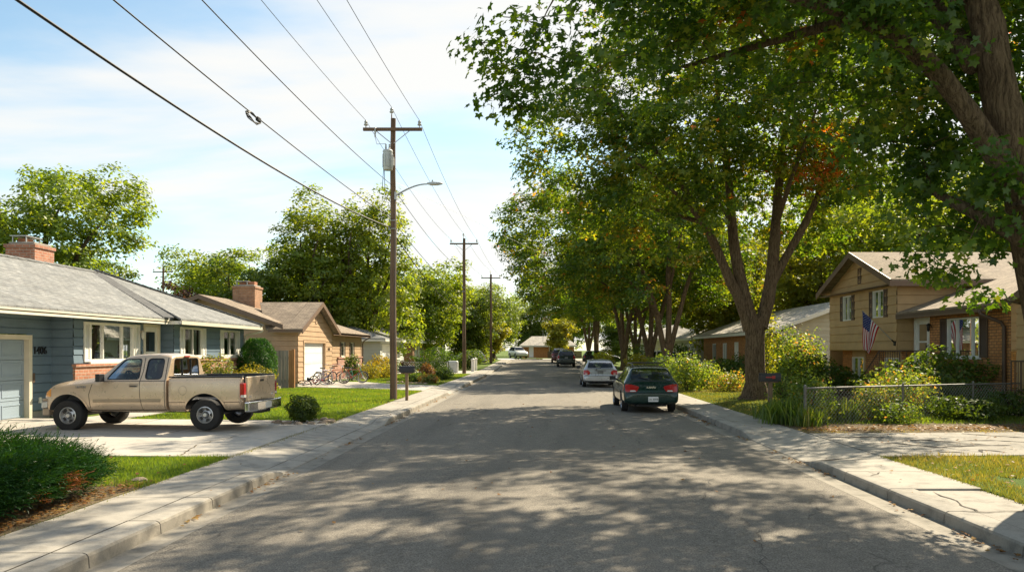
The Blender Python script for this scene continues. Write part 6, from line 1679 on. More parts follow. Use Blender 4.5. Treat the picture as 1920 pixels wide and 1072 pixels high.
# ================================================================ bicycles
def bicycle(loc, rz, tilt, col, label, k=1.0, lay=None, basket=False):
    t = empty('bicycle', loc, rz, label, 'bicycle', 'bicycles in front of the white garage door')
    t.rotation_euler = (tilt, 0, rz)
    R_ = .33 * k
    fr, rr = (.52 * k, R_), (-.52 * k, R_)
    for x, z in (fr, rr):
        mb = MB(); mb.lathe([(R_ - .04, -.02), (R_ - .012, -.024), (R_, 0), (R_ - .012, .024), (R_ - .04, .02)], 28, (x, 0, z), 'y', closed=True); w = mb.build('wheel', m_rubber, t, smooth=50)
        mb = MB(); mb.lathe([(R_ - .055, -.014), (R_ - .036, -.016), (R_ - .036, .016), (R_ - .055, .014)], 28, (x, 0, z), 'y', closed=True)
        for i in range(14):
            a = 2 * PI * i / 14; mb.tube([(x, .02 * (-1) ** i, z), (x + (R_ - .045) * math.cos(a), 0, z + (R_ - .045) * math.sin(a))], .0035, 3)
        mb.tube([(x, -.05, z), (x, .05, z)], .025, 8); mb.build('rim', m_alloy, w, smooth=50)
    bb = (-.06 * k, .28 * k); st = (-.20 * k, .72 * k); hd = (.36 * k, .74 * k); hb = (.385 * k, .60 * k)
    mb = MB()
    for a, b, r in ((bb, st, .018), (bb, hb, .021), (st, hd, .017), (hb, (hd[0] - .02, hd[1] + .08), .021)): mb.tube([(a[0], 0, a[1]), (b[0], 0, b[1])], r, 8)
    for s in (.05, -.05):
        mb.tube([(rr[0], s, rr[1]), (bb[0], s * .6, bb[1])], .011, 6); mb.tube([(rr[0], s, rr[1]), (st[0], s * .3, st[1] - .04)], .010, 6)
    m = plain('bicycle_paint', col, .35, .2); mb.build('frame', m, t, smooth=50)
    mb = MB()
    for s in (.05, -.05): mb.tube([(fr[0], s, fr[1]), (hb[0] + .02, s, hb[1] + .02), (hb[0], s * .4, hb[1] + .05)], .012, 6)
    mb.build('fork', m, t, smooth=50)
    mb = MB(); mb.tube([(hd[0] - .02, 0, hd[1] + .05), (hd[0] - .05, 0, hd[1] + .22)], .013, 6); mb.tube([(hd[0] - .18, .30, hd[1] + .23), (hd[0] - .06, .2, hd[1] + .25), (hd[0] - .05, 0, hd[1] + .21), (hd[0] - .06, -.2, hd[1] + .25), (hd[0] - .18, -.30, hd[1] + .23)], .012, 6); hbar = mb.build('handlebar', m_chrome, t, smooth=50)
    for s in (1, -1): mb = MB(); mb.tube([(hd[0] - .10, s * .27, hd[1] + .24), (hd[0] - .20, s * .31, hd[1] + .23)], .018, 6); mb.build('grip', m_black, hbar, smooth=50)
    mb = MB(); mb.tube([(st[0], 0, st[1]), (st[0] - .03, 0, st[1] + .10)], .013, 6); mb.build('seat_post', m_chrome, t)
    mb = MB(); mb.prism([(-.13, .10), (-.15, 0), (-.13, -.10), (0, -.045), (.13, -.02), (.14, 0), (.13, .02), (0, .045)], 0, .05, 'z'); mb.v = [(x + st[0] - .02, y, z + st[1] + .09) for x, y, z in mb.v]; mb.build('saddle', m_black, t, bevel=.012)
    mb = MB(); mb.lathe([(.085, -.004), (.09, 0), (.085, .004)], 18, (bb[0], .06, bb[1]), 'y', closed=True); mb.tube([(bb[0], .07, bb[1]), (bb[0] + .12, .08, bb[1] - .12)], .010, 5); mb.tube([(bb[0], -.07, bb[1]), (bb[0] - .12, -.08, bb[1] + .12)], .010, 5); mb.box(bb[0] + .08, bb[0] + .16, .08, .17, bb[1] - .135, bb[1] - .115); mb.box(bb[0] - .16, bb[0] - .08, -.17, -.08, bb[1] + .115, bb[1] + .135); mb.build('crankset', m_grey, t)
    if basket:
        mb = MB(); mb.box(hd[0] + .0, hd[0] + .26, -.15, .15, hd[1] + .0, hd[1] + .2); mb.build('basket', m_post, t)
    return t
BZ = .175
bicycle((-10.05, 41.2, BZ + .02), R(8), R(10), (.40, .06, .03), 'red bicycle standing at the right end of the row by the garage')
bicycle((-10.75, 40.4, BZ + .02), R(-14), R(-9), (.45, .10, .03), 'orange red bicycle leaning second from the right before the garage', 1.0, basket=False)
bicycle((-11.0, 39.3, BZ + .02), R(62), R(8), (.22, .20, .30), 'violet grey bicycle turned with its handlebar up against the white door', 1.02)
bicycle((-11.35, 39.9, BZ + .02), R(30), R(16), (.12, .10, .22), 'small dark violet child bicycle leaning among the others', .72)
bicycle((-11.2, 38.45, BZ + .06), R(12), R(68), (.30, .02, .05), 'crimson bicycle lying fallen on the driveway at the left end', .95)
bicycle((-10.2, 42.2, BZ + .02), R(-5), R(-12), (.06, .25, .20), 'teal bicycle behind the red one, partly hidden', .95)

# ================================================================ flag on the split level house
t = empty('flag', (12.9, 28.12, 2.2), 0, 'American flag hanging from an angled pole on the split level house corner', 'flag')
A = Vector((-.02, 0, 0)); Bp = Vector((-1.24, -.02, 1.20))
mb = MB(); mb.tube([A, Bp], [.016, .012], 8); mb.build('flagpole', plain('pole_grey', (.30, .29, .27), .4), t, smooth=60)
mb = MB(); mb.lathe([(0, -.03), (.03, 0), (0, .03)], 10, Bp); mb.build('finial', plain('gold_knob', (.5, .35, .1), .35, .8), t, smooth=60)
mb = MB(); mb.box(-.06, .0, -.05, .05, -.09, .07); mb.tube([A, A.lerp(Bp, .1)], .026, 8); mb.build('bracket', m_black, t)
mb = MB(); NH, NF = 39, 34; hoist = .50; Lf = 1.30
def fp(i, j):
    h = i / NH; f = j / NF
    p = Bp.lerp(A, .02 + hoist * h)
    # the fly end falls straight down and gathers under the pole tip
    d = f * (Lf * (1 - .34 * h) ) ; x = p.x * (1 - .62 * f ** .8) + (Bp.x + .10) * .62 * f ** .8
    z = p.z - d - .10 * f
    y = .055 * math.sin(h * 9.0 + 1.0) * (.25 + f) + .03 * math.sin(h * 17 + f * 4) * f
    return (x + .02 * math.sin(f * 6 + h * 5) * f, y - .03, z)
vs = [fp(i, j) for i in range(NH + 1) for j in range(NF + 1)]
fs = []; ms = []
for i in range(NH):
    for j in range(NF):
        fs.append((i * (NF + 1) + j, (i + 1) * (NF + 1) + j, (i + 1) * (NF + 1) + j + 1, i * (NF + 1) + j + 1)); st_ = i // 3
        ms.append(2 if (st_ < 7 and j < 14) else (0 if st_ % 2 == 0 else 1))
mb.v = vs; mb.f = fs; mb.m = ms
def cloth(name, c):
    n = NT(name); d = n.n('BsdfDiffuse', {'Color': c}); r = n.n('BsdfTranslucent', {'Color': mul(c, 1.0)}); m = n.n('MixShader', {'Fac': .35}); n.set(m, 1, d); n.set(m, 2, r); return n.done(m)
c_red, c_wht, c_blu = cloth('flag_red', (.42, .025, .035)), cloth('flag_white', (.72, .70, .68)), cloth('flag_blue', (.030, .045, .16))
fl = mb.build('cloth', [c_red, c_wht, c_blu], t, smooth=80, fix=False)
mb = MB()
for r in range(9):
    for c in range(6 if r % 2 == 0 else 5):
        fi = (r + .9) / 10 * 21; fj = ((c * 2 + (1 if r % 2 == 0 else 2)) / 12) * 14
        def pt(a, b):
            i0 = min(NH - 1, max(0, int(a))); j0 = min(NF - 1, max(0, int(b))); u, v = a - i0, b - j0
            q = [Vector(fp(i0 + x, j0 + y)) for x, y in ((0, 0), (1, 0), (1, 1), (0, 1))]
            return q[0] * (1 - u) * (1 - v) + q[1] * u * (1 - v) + q[2] * u * v + q[3] * (1 - u) * v
        for sgn in (1, -1):
            pp = []
            for k in range(10):
                rad = (.62 if k % 2 == 0 else .25); a = PI / 2 + k * PI / 5
                p = pt(fi + rad * math.cos(a) * 1.25, fj + rad * math.sin(a) * .62); p.y -= .005 * sgn; pp.append(p)
            mb.poly(pp)
mb.build('star', c_wht, fl, fix=False)

# ================================================================ small garden things
def stone(i, x, y, z, s, group, label):
    rng = random.Random(i * 31 + 5); mb = MB(); bm = bmesh.new(); bmesh.ops.create_icosphere(bm, subdivisions=2, radius=1)
    sx, sy, sz = s * rng.uniform(.9, 1.5), s * rng.uniform(.7, 1.1), s * rng.uniform(.45, .7)
    for v in bm.verts:
        n = 1 + .16 * math.sin(v.co.x * 3 + i) + .13 * math.sin(v.co.y * 4 + i * 2) + .1 * math.sin(v.co.z * 5 + i * 3)
        v.co = Vector((v.co.x * n * sx, v.co.y * n * sy, max(-.3, v.co.z * n) * sz))
    me = bpy.data.meshes.new('edging_stone'); bm.to_mesh(me); bm.free(); auto_uv(me)
    o = link('edging_stone', me, m_stone); o.location = (x, y, z); o.rotation_euler = (0, 0, rng.uniform(0, 6)); return tag(o, label, 'stone', group)
for i in range(11):
    a = -PI * .92 + i * PI * 1.5 / 10
    stone(i, -5.95 + .66 * math.cos(a), 19.35 + .56 * math.sin(a), .15, .115, 'stones edging the round bush', 'rough brown edging stone ringing the small round bush by the driveway')
for i in range(9):
    stone(40 + i, -6.1 - i * .30, 40.9 + .28 * i, .15, .14, 'stones edging the flower bed beyond the second driveway', 'pale edging stone along the flower bed beyond the second driveway')
tag(stone(71, -5.50, 10.6, .15, .085, None, 'x'), 'pale flat stone on the lawn corner beside the juniper', 'stone')
for i, (x, y) in enumerate(((-5.55, 63.2), (-5.55, 65.6))):
    mb = MB(); mb.box(-.13, .13, -.13, .13, 0, .95); mb.box(-.16, .16, -.16, .16, .95, 1.02); mb.lathe([(.12, 1.02), (.05, 1.08), (0, 1.12)], 8)
    o = mb.build('gate_post', m_white, bevel=.01); o.location = (x, y, LAWN + gz(y)); tag(o, 'white square garden post just beyond the second utility pole, ' + ('nearer one' if i == 0 else 'farther one'), 'post')
t = empty('utility_cabinet', (-6.9, 60.6, LAWN + gz(60)), 0, 'pale round topped utility cabinet on the lawn left of the second pole', 'cabinet')
mb = MB(); mb.box(-.42, .42, -.3, .3, 0, .95); mb.build('cabinet', m_steel, t, bevel=.12, seg=4); mb = MB(); mb.box(-.47, .47, -.35, .35, -.05, .04); mb.build('base', m_found, t)
t = empty('garden_arch', (-11.2, 56.5, LAWN + gz(56)), R(25), 'white hoop garden arch in front of the pale grey garage house', 'garden arch')
mb = MB(); mb.tube([(-.42, 0, 0), (-.42, 0, .75)] + [(.42 * math.cos(a), 0, .75 + .42 * math.sin(a)) for a in [PI - PI * i / 12 for i in range(13)]] + [(.42, 0, 0)], .03, 6); mb.build('hoop', m_white, t, smooth=50)
mb = MB()
for z in (.3, .6): mb.box(-.42, .42, -.012, .012, z, z + .03)
mb.build('slat', m_white, t)
def pot(x, y, z, label, col, s=.2):
    t = empty('flower_pot', (x, y, z), 0, label, 'flower pot')
    mb = MB(); mb.lathe([(0, 0), (s * .65, 0), (s * .95, s * 1.3), (s * 1.05, s * 1.3), (s * 1.05, s * 1.5), (s * .9, s * 1.5), (s * .85, s * 1.3), (0, s * 1.25)], 16); mb.build('pot', m_white if col == 'w' else m_terra, t, smooth=40)
    return t
pot(11.6, 26.9, LAWN, 'white flower pot at the foot of the entrance steps', 'w', .24); pot(11.9, 25.3, LAWN, 'terracotta flower pot near the entrance railing', 't', .22)
# ================================================================ foliage
LOB5 = np.array([[0, 0.10]] + [[math.sin(a) * r, 0.12 + math.cos(a) * r] for a, r in [(-2.35, .36), (-1.90, .66), (-1.50, .50), (-1.00, .92), (-.48, .54), (0.0, 1.0), (.48, .54), (1.00, .92), (1.50, .50), (1.90, .66), (2.35, .36)]], np.float32)
LOB5_F = np.array([[0, 1, 2, 3], [0, 3, 4, 5], [0, 5, 6, 7], [0, 7, 8, 9], [0, 9, 10, 11]])
LOB3 = np.array([[0, 0]] + [[math.sin(a) * r, math.cos(a) * r] for a, r in [(-2.2, .35), (-1.25, .85), (-.62, .42), (0.0, 1.0), (.62, .42), (1.25, .85), (2.2, .35)]], np.float32)
LOB3_F = np.array([[0, 1, 2, 3], [0, 3, 4, 5], [0, 5, 6, 7]])
OVAL = np.array([[0, -.6], [.48, 0.05], [0, .95], [-.48, 0.05]], np.float32); OVAL_F = np.array([[0, 1, 2, 3]])
NEED = np.array([[0, -.2], [.13, .3], [0, 1.0], [-.13, .3]], np.float32)
SHAPES = {5: (LOB5, LOB5_F), 3: (LOB3, LOB3_F), 1: (OVAL, OVAL_F), 0: (NEED, OVAL_F)}

def leaves_mesh(name, pos, nrm, size, tint, shape, rng, axis=None, droop=.18):
    n = len(pos); nrm = nrm / np.linalg.norm(nrm, axis=1)[:, None]
    r = rng.normal(size=(n, 3)) if axis is None else axis
    a = r - nrm * (r * nrm).sum(1)[:, None]; a /= np.linalg.norm(a, axis=1)[:, None] + 1e-9
    b = np.cross(nrm, a)
    L, F = SHAPES[shape]; k = len(L)
    lx, ly = L[:, 0], L[:, 1]; lz = -droop * (lx ** 2 + np.clip(ly, 0, 2) ** 2) + .10 * np.abs(lx)
    v = pos[:, None, :] + size[:, None, None] * (lx[None, :, None] * b[:, None, :] + ly[None, :, None] * a[:, None, :] + lz[None, :, None] * nrm[:, None, :])
    f = (F[None] + (np.arange(n) * k)[:, None, None]).reshape(-1, 4)
    return npmesh(name, v.reshape(-1, 3), f, np.repeat(np.clip(tint, 0, 1), len(F)))

def limb_mesh(mb, pts, n=9, seed=0):
    q = []; rnd = random.Random(seed)
    P = [Vector(p[:3]) for p in pts]; Rr = [p[3] for p in pts]
    for i in range(len(P) - 1):
        p0 = P[max(0, i - 1)]; p1 = P[i]; p2 = P[i + 1]; p3 = P[min(len(P) - 1, i + 2)]
        m = max(2, int((p2 - p1).length / .45))
        for j in range(m):
            t = j / m
            c = 0.5 * ((2 * p1) + (-p0 + p2) * t + (2 * p0 - 5 * p1 + 4 * p2 - p3) * t * t + (-p0 + 3 * p1 - 3 * p2 + p3) * t ** 3)
            r = Rr[i] + (Rr[i + 1] - Rr[i]) * t
            q.append((c + Vector((rnd.gauss(0, .05), rnd.gauss(0, .05), 0)) * min(r * 1.2, .25), r * rnd.uniform(.95, 1.06)))
    q.append((P[-1], Rr[-1]))
    mb.tube([a for a, b in q], [b for a, b in q], n)
    return q

def grow(limbs, clusters, rng, twig=.010, maxr=.10):
    """join every leaf cluster to the limbs with thin branches; returns limb list"""
    nodes = []; rad = []
    out = []
    for l in limbs:
        for a, b in zip(l[:-1], l[1:]):
            a = np.array(a); b = np.array(b); m = max(1, int(np.linalg.norm(b[:3] - a[:3]) / .5))
            for i in range(m): c = a + (b - a) * i / m; nodes.append(c[:3]); rad.append(c[3])
        nodes.append(np.array(l[-1][:3])); rad.append(l[-1][3])
    trunkz = nodes[0][2] + 1.5
    N = np.zeros((len(nodes) + len(clusters) * 4, 3)); N[:len(nodes)] = nodes; Rd = np.zeros(len(N)); Rd[:len(nodes)] = rad; cnt = len(nodes)
    d0 = np.min(np.linalg.norm(clusters[:, None, :] - N[None, :cnt, :], axis=2), axis=1)
    for ci in np.argsort(d0):
        c = clusters[ci]; dd = N[:cnt] - c
        cost = np.linalg.norm(dd, axis=1) + np.maximum(0, dd[:, 2]) * .6 + np.where(N[:cnt, 2] < trunkz, 3, 0)
        j = int(np.argmin(cost)); p = N[j]; L = np.linalg.norm(c - p)
        if L < .15: continue
        r0 = min(Rd[j] * .75, .008 + .016 * L, maxr); mid = []
        k = 1 if L < .9 else 2 if L < 2 else 3
        for i in range(1, k + 1):
            t = i / (k + 1); m_ = p + (c - p) * t + rng.normal(0, .07, 3) * L * .5 + np.array([0, 0, .10 * L * math.sin(t * PI)]); mid.append(m_)
        pts = [p] + mid + [c]; rs = [r0 + (twig * .6 - r0) * i / (len(pts) - 1) for i in range(len(pts))]
        out.append([tuple(q) + (max(.004, r_),) for q, r_ in zip(pts, rs)])
        for q, r_ in zip(pts[1:], rs[1:]): N[cnt] = q; Rd[cnt] = max(r_, .006); cnt += 1
    return out

def sample_lobes(lobes, n, rng, shell=.5, gap=.0):
    vol = np.array([l[3] * l[4] * l[5] for l in lobes]) ** .8; pick = rng.choice(len(lobes), n, p=vol / vol.sum())
    L = np.array(lobes)[pick]
    d = rng.normal(size=(n, 3)); d /= np.linalg.norm(d, axis=1)[:, None]
    r = shell + (1 - shell) * rng.random(n) ** .6
    p = L[:, :3] + d * L[:, 3:6] * r[:, None]
    if gap > 0:
        s = np.sin(p[:, 0] * 1.7 + 2 * np.sin(p[:, 1] * 1.3)) + np.sin(p[:, 1] * 1.9 + 1.1) + np.sin(p[:, 2] * 2.3 + .5 * p[:, 0])
        p = p[s > -3 + gap * 3]
    return p

def crown_mesh(name, cl, per, cr, size, shape, rng, centre, tint0=.35, tvar=.16, hot=(), flat=.5):
    n = len(cl) * per
    c = np.repeat(cl, per, axis=0)
    d = rng.normal(size=(n, 3)); d /= np.linalg.norm(d, axis=1)[:, None]; d *= (rng.random(n) ** .45)[:, None] * cr; d[:, 2] *= flat
    d[:, 2] -= .25 * (d[:, 0] ** 2 + d[:, 1] ** 2) / max(cr, .1)
    pos = c + d
    out = c - np.array(centre); out /= np.linalg.norm(out, axis=1)[:, None] + 1e-6
    nrm = np.array([0, 0, .75]) + .35 * out + .55 * d / cr + rng.normal(0, .38, (n, 3))
    t = tint0 + np.repeat(rng.normal(0, tvar * .7, len(cl)), per) + rng.normal(0, tvar * .55, n)
    for (x, y, z, r, amp) in hot:
        q = np.linalg.norm(cl - np.array([x, y, z]), axis=1) / r; h = np.where(q < 1, amp * (1 - q ** 2), 0); t += np.repeat(h, per) * (rng.random(n) < .85)
    s = size * rng.uniform(.6, 1.25, n)
    return leaves_mesh(name, pos, nrm, s, t, shape, rng)

def tree(name, label, loc, limbs, lobes, n_cl, per, size, mat, seed, bark=None, cr=.55, shape=1, shell=.45, gap=0.25, tint0=.35, tvar=.16, hot=(), group=None, roots=True, extra=()):
    rng = np.random.default_rng(seed)
    t = empty(name, loc, 0, label, 'tree', group)
    cl = sample_lobes(lobes, n_cl, rng, shell, gap)
    if len(extra): cl = np.concatenate([cl, np.array(extra)])
    mb = MB()
    if roots:
        x, y, z, r = limbs[0][0]
        prof = [(r * 1.75, -.3), (r * 1.5, .02), (r * 1.22, .18), (r * 1.06, .45), (r * .74, .85)]
        n = 20; b = len(mb.v)
        mb.lathe(prof, n, (x, y, z), open_=True)
        lx_, ly_, lz_ = [(limbs[0][1][i] - limbs[0][0][i]) for i in range(3)]
        for i in range(len(mb.v)):
            vx, vy, vz = mb.v[i]; a = math.atan2(vy - y, vx - x); k = 1 + .16 * math.sin(a * 5 + seed) * max(0, 1 - (vz - z) / .8); q_ = max(0, vz - z) / lz_; mb.v[i] = (x + (vx - x) * k + lx_ * q_, y + (vy - y) * k + ly_ * q_, vz)
    for i, l in enumerate(limbs): limb_mesh(mb, l, 14 if l[0][3] > .25 else 9, seed + i)
    mb.build('trunk', bark or m_bark, t, smooth=60, fix=False)
    mb = MB()
    for l in grow(limbs, cl, rng): mb.tube([p[:3] for p in l], [p[3] for p in l], 5 if l[0][3] > .03 else 4, cap=False)
    mb.build('branch', bark or m_bark, t, smooth=60, fix=False)
    ctr = np.array(lobes)[:, :3].mean(0)
    me = crown_mesh('crown', cl, per, cr, size, shape, rng, ctr, tint0, tvar, hot)
    link('crown', me, mat, t)
    return t

def generic(name, label, loc, H, rx, th, tr, n_cl, per, size, mat, seed, form='round', bark=None, cr=.7, shape=1, tint0=.4, gap=.25, nl=12, group=None, low=.28, forks=5, tvar=.18):
    rnd = random.Random(seed); lobes = []; zb = H * low
    for i in range(nl):
        u = (i + .5) / nl; a = i * 2.4 + rnd.uniform(-.4, .4)
        z = zb + (H - zb) * (u ** .85) * .93
        if form == 'round': w = math.sin(PI * min(1, .22 + .78 * (1 - u) * .9 + .05)) * rx * .72
        elif form == 'tall': w = rx * (.62 - .45 * u) + .1 * rx
        else: w = rx * (.75 * (1 - u))
        s = rx * rnd.uniform(.32, .52) * (1 - .35 * u)
        lobes.append((w * math.cos(a), w * math.sin(a), z - s * .3, s * 1.15, s * 1.15, s * (.8 if form != 'tall' else 1.25)))
    lobes.append((0, 0, zb + (H - zb) * .45, rx * .5, rx * .5, (H - zb) * .36))
    limbs = [[(0, 0, 0, tr), (.05, 0, th * .5, tr * .82), (0, .05, th, tr * .78)]]
    for i in range(forks):
        a = i * 2 * PI / forks + rnd.uniform(-.4, .4); q = rnd.uniform(.35, .7) * rx
        limbs.append([(0, .03, th - .2, tr * .55), (q * .3 * math.cos(a), q * .3 * math.sin(a), th + (H - th) * .2, tr * .42), (q * .75 * math.cos(a), q * .75 * math.sin(a), th + (H - th) * .45, tr * .26), (q * math.cos(a + .3), q * math.sin(a + .3), th + (H - th) * .66, tr * .10)])
    limbs.append([(0, .03, th - .1, tr * .6), (.15, .1, th + (H - th) * .4, tr * .35), (0, 0, H * .82, tr * .06)])
    return tree(name, label, loc, limbs, lobes, n_cl, per, size, mat, seed, bark, cr, shape, .45, gap, tint0, tvar, (), group, True)

def place(proto, loc, rz, k, label, group=None, kz=None):
    c = copy_tree(proto); c.location = loc; c.rotation_euler = (0, 0, rz); c.scale = (k, k, kz or k)
    c['label'] = label
    if group: c['group'] = group
    elif 'group' in c: del c['group']
    return c

# ---- the nearest maple, trunk at the right edge, boughs over the road
def rel(l, b): return [(x - b[0], y - b[1], z - b[2], r) for x, y, z, r in l]
B1 = (7.0, 10.4, LAWN)
L1 = [rel(l, B1) for l in [
    [(7.28, 10.4, .13, .42), (7.06, 10.28, 1.2, .33), (6.56, 10.0, 2.4, .28), (6.13, 9.7, 3.5, .25), (5.86, 9.52, 4.3, .23), (5.68, 9.55, 5.1, .205), (5.52, 9.6, 5.95, .185), (5.2, 9.7, 7.4, .15), (4.8, 9.9, 9.0, .12), (4.9, 10, 11, .05)],
    [(5.76, 9.5, 4.1, .16), (5.40, 9.42, 4.56, .135), (5.02, 9.35, 5.02, .122), (4.62, 9.3, 5.44, .112), (4.1, 9.25, 5.78, .10), (3.6, 9.2, 5.98, .09), (3.0, 9.2, 6.15, .075), (2.1, 9.3, 6.45, .075), (1.1, 9.3, 6.5, .05), (.2, 9.2, 6.2, .025)],
    [(5.95, 9.52, 3.35, .14), (5.68, 9.8, 3.6, .10), (5.45, 10.1, 3.85, .07), (5.3, 10.5, 4.1, .035)],
    [(5.1, 9.7, 7.6, .12), (5.2, 12.5, 9.4, .09), (5.2, 16, 10.8, .06), (5.4, 19, 11.4, .03)],
    [(5.9, 9.5, 3.6, .17), (6.7, 9.9, 4.6, .14), (7.6, 10.4, 5.8, .10), (8.6, 11, 7.2, .05)],
    [(5.4, 9.6, 5.5, .15), (5.5, 11, 7.0, .12), (6.3, 12.8, 8.6, .09), (7.4, 14.2, 10.4, .05)],
    [(5.2, 9.6, 6.3, .12), (4.4, 8.6, 7.6, .09), (3.4, 7.6, 8.6, .05)],
    [(5.0, 9.7, 7.0, .11), (3.6, 10.6, 8.2, .08), (2.2, 11.4, 9.0, .04)],
    [(3.9, 9.25, 5.95, .07), (3.0, 10.2, 6.0, .05), (2.0, 10.8, 5.9, .03)]]]
lob1 = [(x - B1[0], y - B1[1], z - B1[2], a, b, c) for x, y, z, a, b, c in [
    (.55, 9.4, 6.15, 1.15, 1.2, .85), (1.9, 9.6, 6.5, 1.4, 1.5, .85), (3.4, 9.9, 6.9, 1.6, 1.7, 1.0), (4.2, 9.6, 8.2, 2.6, 2.6, 1.6), (1.8, 10.6, 7.9, 2.2, 2.2, 1.2), (2.2, 11.0, 6.1, 1.1, 1.1, .5),
    (7.2, 10.6, 6.2, 1.9, 2.0, 1.8), (8.6, 11.5, 7.8, 2.4, 2.5, 2.0), (7.0, 14.0, 9.6, 3.6, 3.4, 2.8), (5, 10, 10.6, 3.5, 3.5, 2.2), (6.15, 10.6, 4.2, .75, .8, .55), (6.9, 10.4, 4.6, 1.0, .9, .8), (5.0, 10.7, 4.95, .8, .8, .55), (3.6, 10.2, 5.7, .8, .8, .4), (5.6, 11.4, 4.7, 1.1, .9, .7), (4.6, 11.6, 6.0, 1.2, 1.1, .8), (6.0, 11.2, 5.6, 1.2, 1.2, .9), (3.2, 17.5, 11.4, 1.9, 2.0, .8), (6.4, 18.9, 11.9, 2.0, 2.0, .9), (9.6, 19.6, 11.6, 2.2, 2.2, 1.2), (.8, 14.6, 10.6, 1.4, 1.6, .7), (4.6, 14.0, 10.4, 1.7, 1.7, .9)]]
rs = np.random.default_rng(77)
ex = []
for (x, y, z, a, b, c, k) in [(5.95, 10.0, 3.05, .38, .3, .22, 6), (5.25, 10.2, 3.38, .32, .3, .16, 5), (6.1, 10.1, 3.5, .4, .4, .25, 8), (-.62, 9.5, 5.72, .16, .15, .10, 3), (-.5, 9.5, 5.05, .14, .15, .10, 3), (-.2, 9.5, 5.35, .3, .3, .18, 6), (.4, 9.6, 5.2, .4, .4, .2, 8), (4.7, 10.1, 5.2, .5, .4, .3, 8), (4.3, 8.9, 5.7, .35, .2, .2, 12), (3.6, 8.8, 5.9, .4, .2, .2, 10), (5.4, 9.2, 3.9, .3, .2, .25, 10), (5.3, 10.4, 4.3, .4, .3, .3, 14)]:
    for q in range(k): ex.append((x - B1[0] + rs.normal() * a, y - B1[1] + rs.normal() * b, z - B1[2] + rs.normal() * c))
hot1 = [(3.1 - B1[0], 9.9 - B1[1], 5.9, .8, .5), (2.2 - B1[0], 9.8 - B1[1], 6.1, .6, .45), (4.6 - B1[0], 10.2 - B1[1], 5.2, .8, .4), (5.8 - B1[0], 10.1 - B1[1], 4.6, .35, .6)]
tree('maple_tree', 'nearest maple with thick leaning trunk at the right edge and boughs over the road', B1, L1, lob1, 2200, 36, .082, lf_maple, 11, m_bark, .40, 5, .35, .34, .32, .18, hot1, extra=ex)

# ---- the big forked maple in front of the split level house
B2 = (7.9, 28.4, LAWN)
L2 = [rel(l, B2) for l in [
    [(7.9, 28.4, .13, 0.393), (7.88, 28.4, 1.2, 0.356), (7.86, 28.4, 2.3, 0.348), (7.86, 28.4, 3.1, 0.348)],
    [(7.68, 28.4, 2.7, 0.242), (7.35, 28.4, 3.7, 0.212), (7.0, 28.4, 4.4, 0.186), (6.45, 28.3, 5.6, 0.159), (5.75, 28.1, 6.9, 0.136), (4.7, 27.6, 8.3, 0.099), (3.2, 27, 9.8, 0.061), (1.8, 26.5, 10.8, 0.023)],
    [(7.75, 28.4, 3.0, 0.235), (7.5, 28.5, 4.0, 0.219), (7.2, 28.5, 5.3, 0.197), (7.05, 28.5, 6.6, 0.174), (6.9, 28.4, 8.1, 0.143), (6.65, 28.3, 9.6, 0.114), (6.3, 28, 12.2, 0.061), (6, 28, 14.5, 0.023)],
    [(8.05, 28.4, 2.8, 0.273), (8.3, 28.4, 3.7, 0.242), (8.5, 28.4, 4.9, 0.219), (8.6, 28.4, 6.2, 0.181), (8.75, 28.5, 7.7, 0.151), (9.0, 28.6, 9.8, 0.114), (9.4, 28.8, 12, 0.068), (9.6, 29, 14.5, 0.023)],
    [(8.45, 28.4, 4.3, 0.174), (8.95, 28.3, 5.3, 0.155), (9.6, 28.2, 6.5, 0.136), (10.15, 28.1, 7.7, 0.114), (10.9, 28, 9.1, 0.084), (12, 28, 11.2, 0.038)],
    [(6.45, 28.3, 5.6, 0.099), (5.4, 26.8, 6.6, 0.076), (4.0, 25.2, 7.4, 0.053), (2.6, 24, 8.0, 0.023)],
    [(5.9, 28.2, 6.6, 0.091), (4.4, 29, 7.2, 0.068), (2.6, 29.6, 7.9, 0.046), (.6, 29.8, 8.4, 0.023)],
    [(7.1, 28.5, 5.9, 0.099), (7.2, 30, 7.2, 0.076), (7.0, 32, 9, 0.046), (6.8, 33, 11, 0.023)],
    [(8.6, 28.4, 6.4, 0.099), (8.6, 26.6, 7.8, 0.076), (8.8, 24.8, 9.6, 0.046), (8.6, 23.5, 11, 0.023)]]]
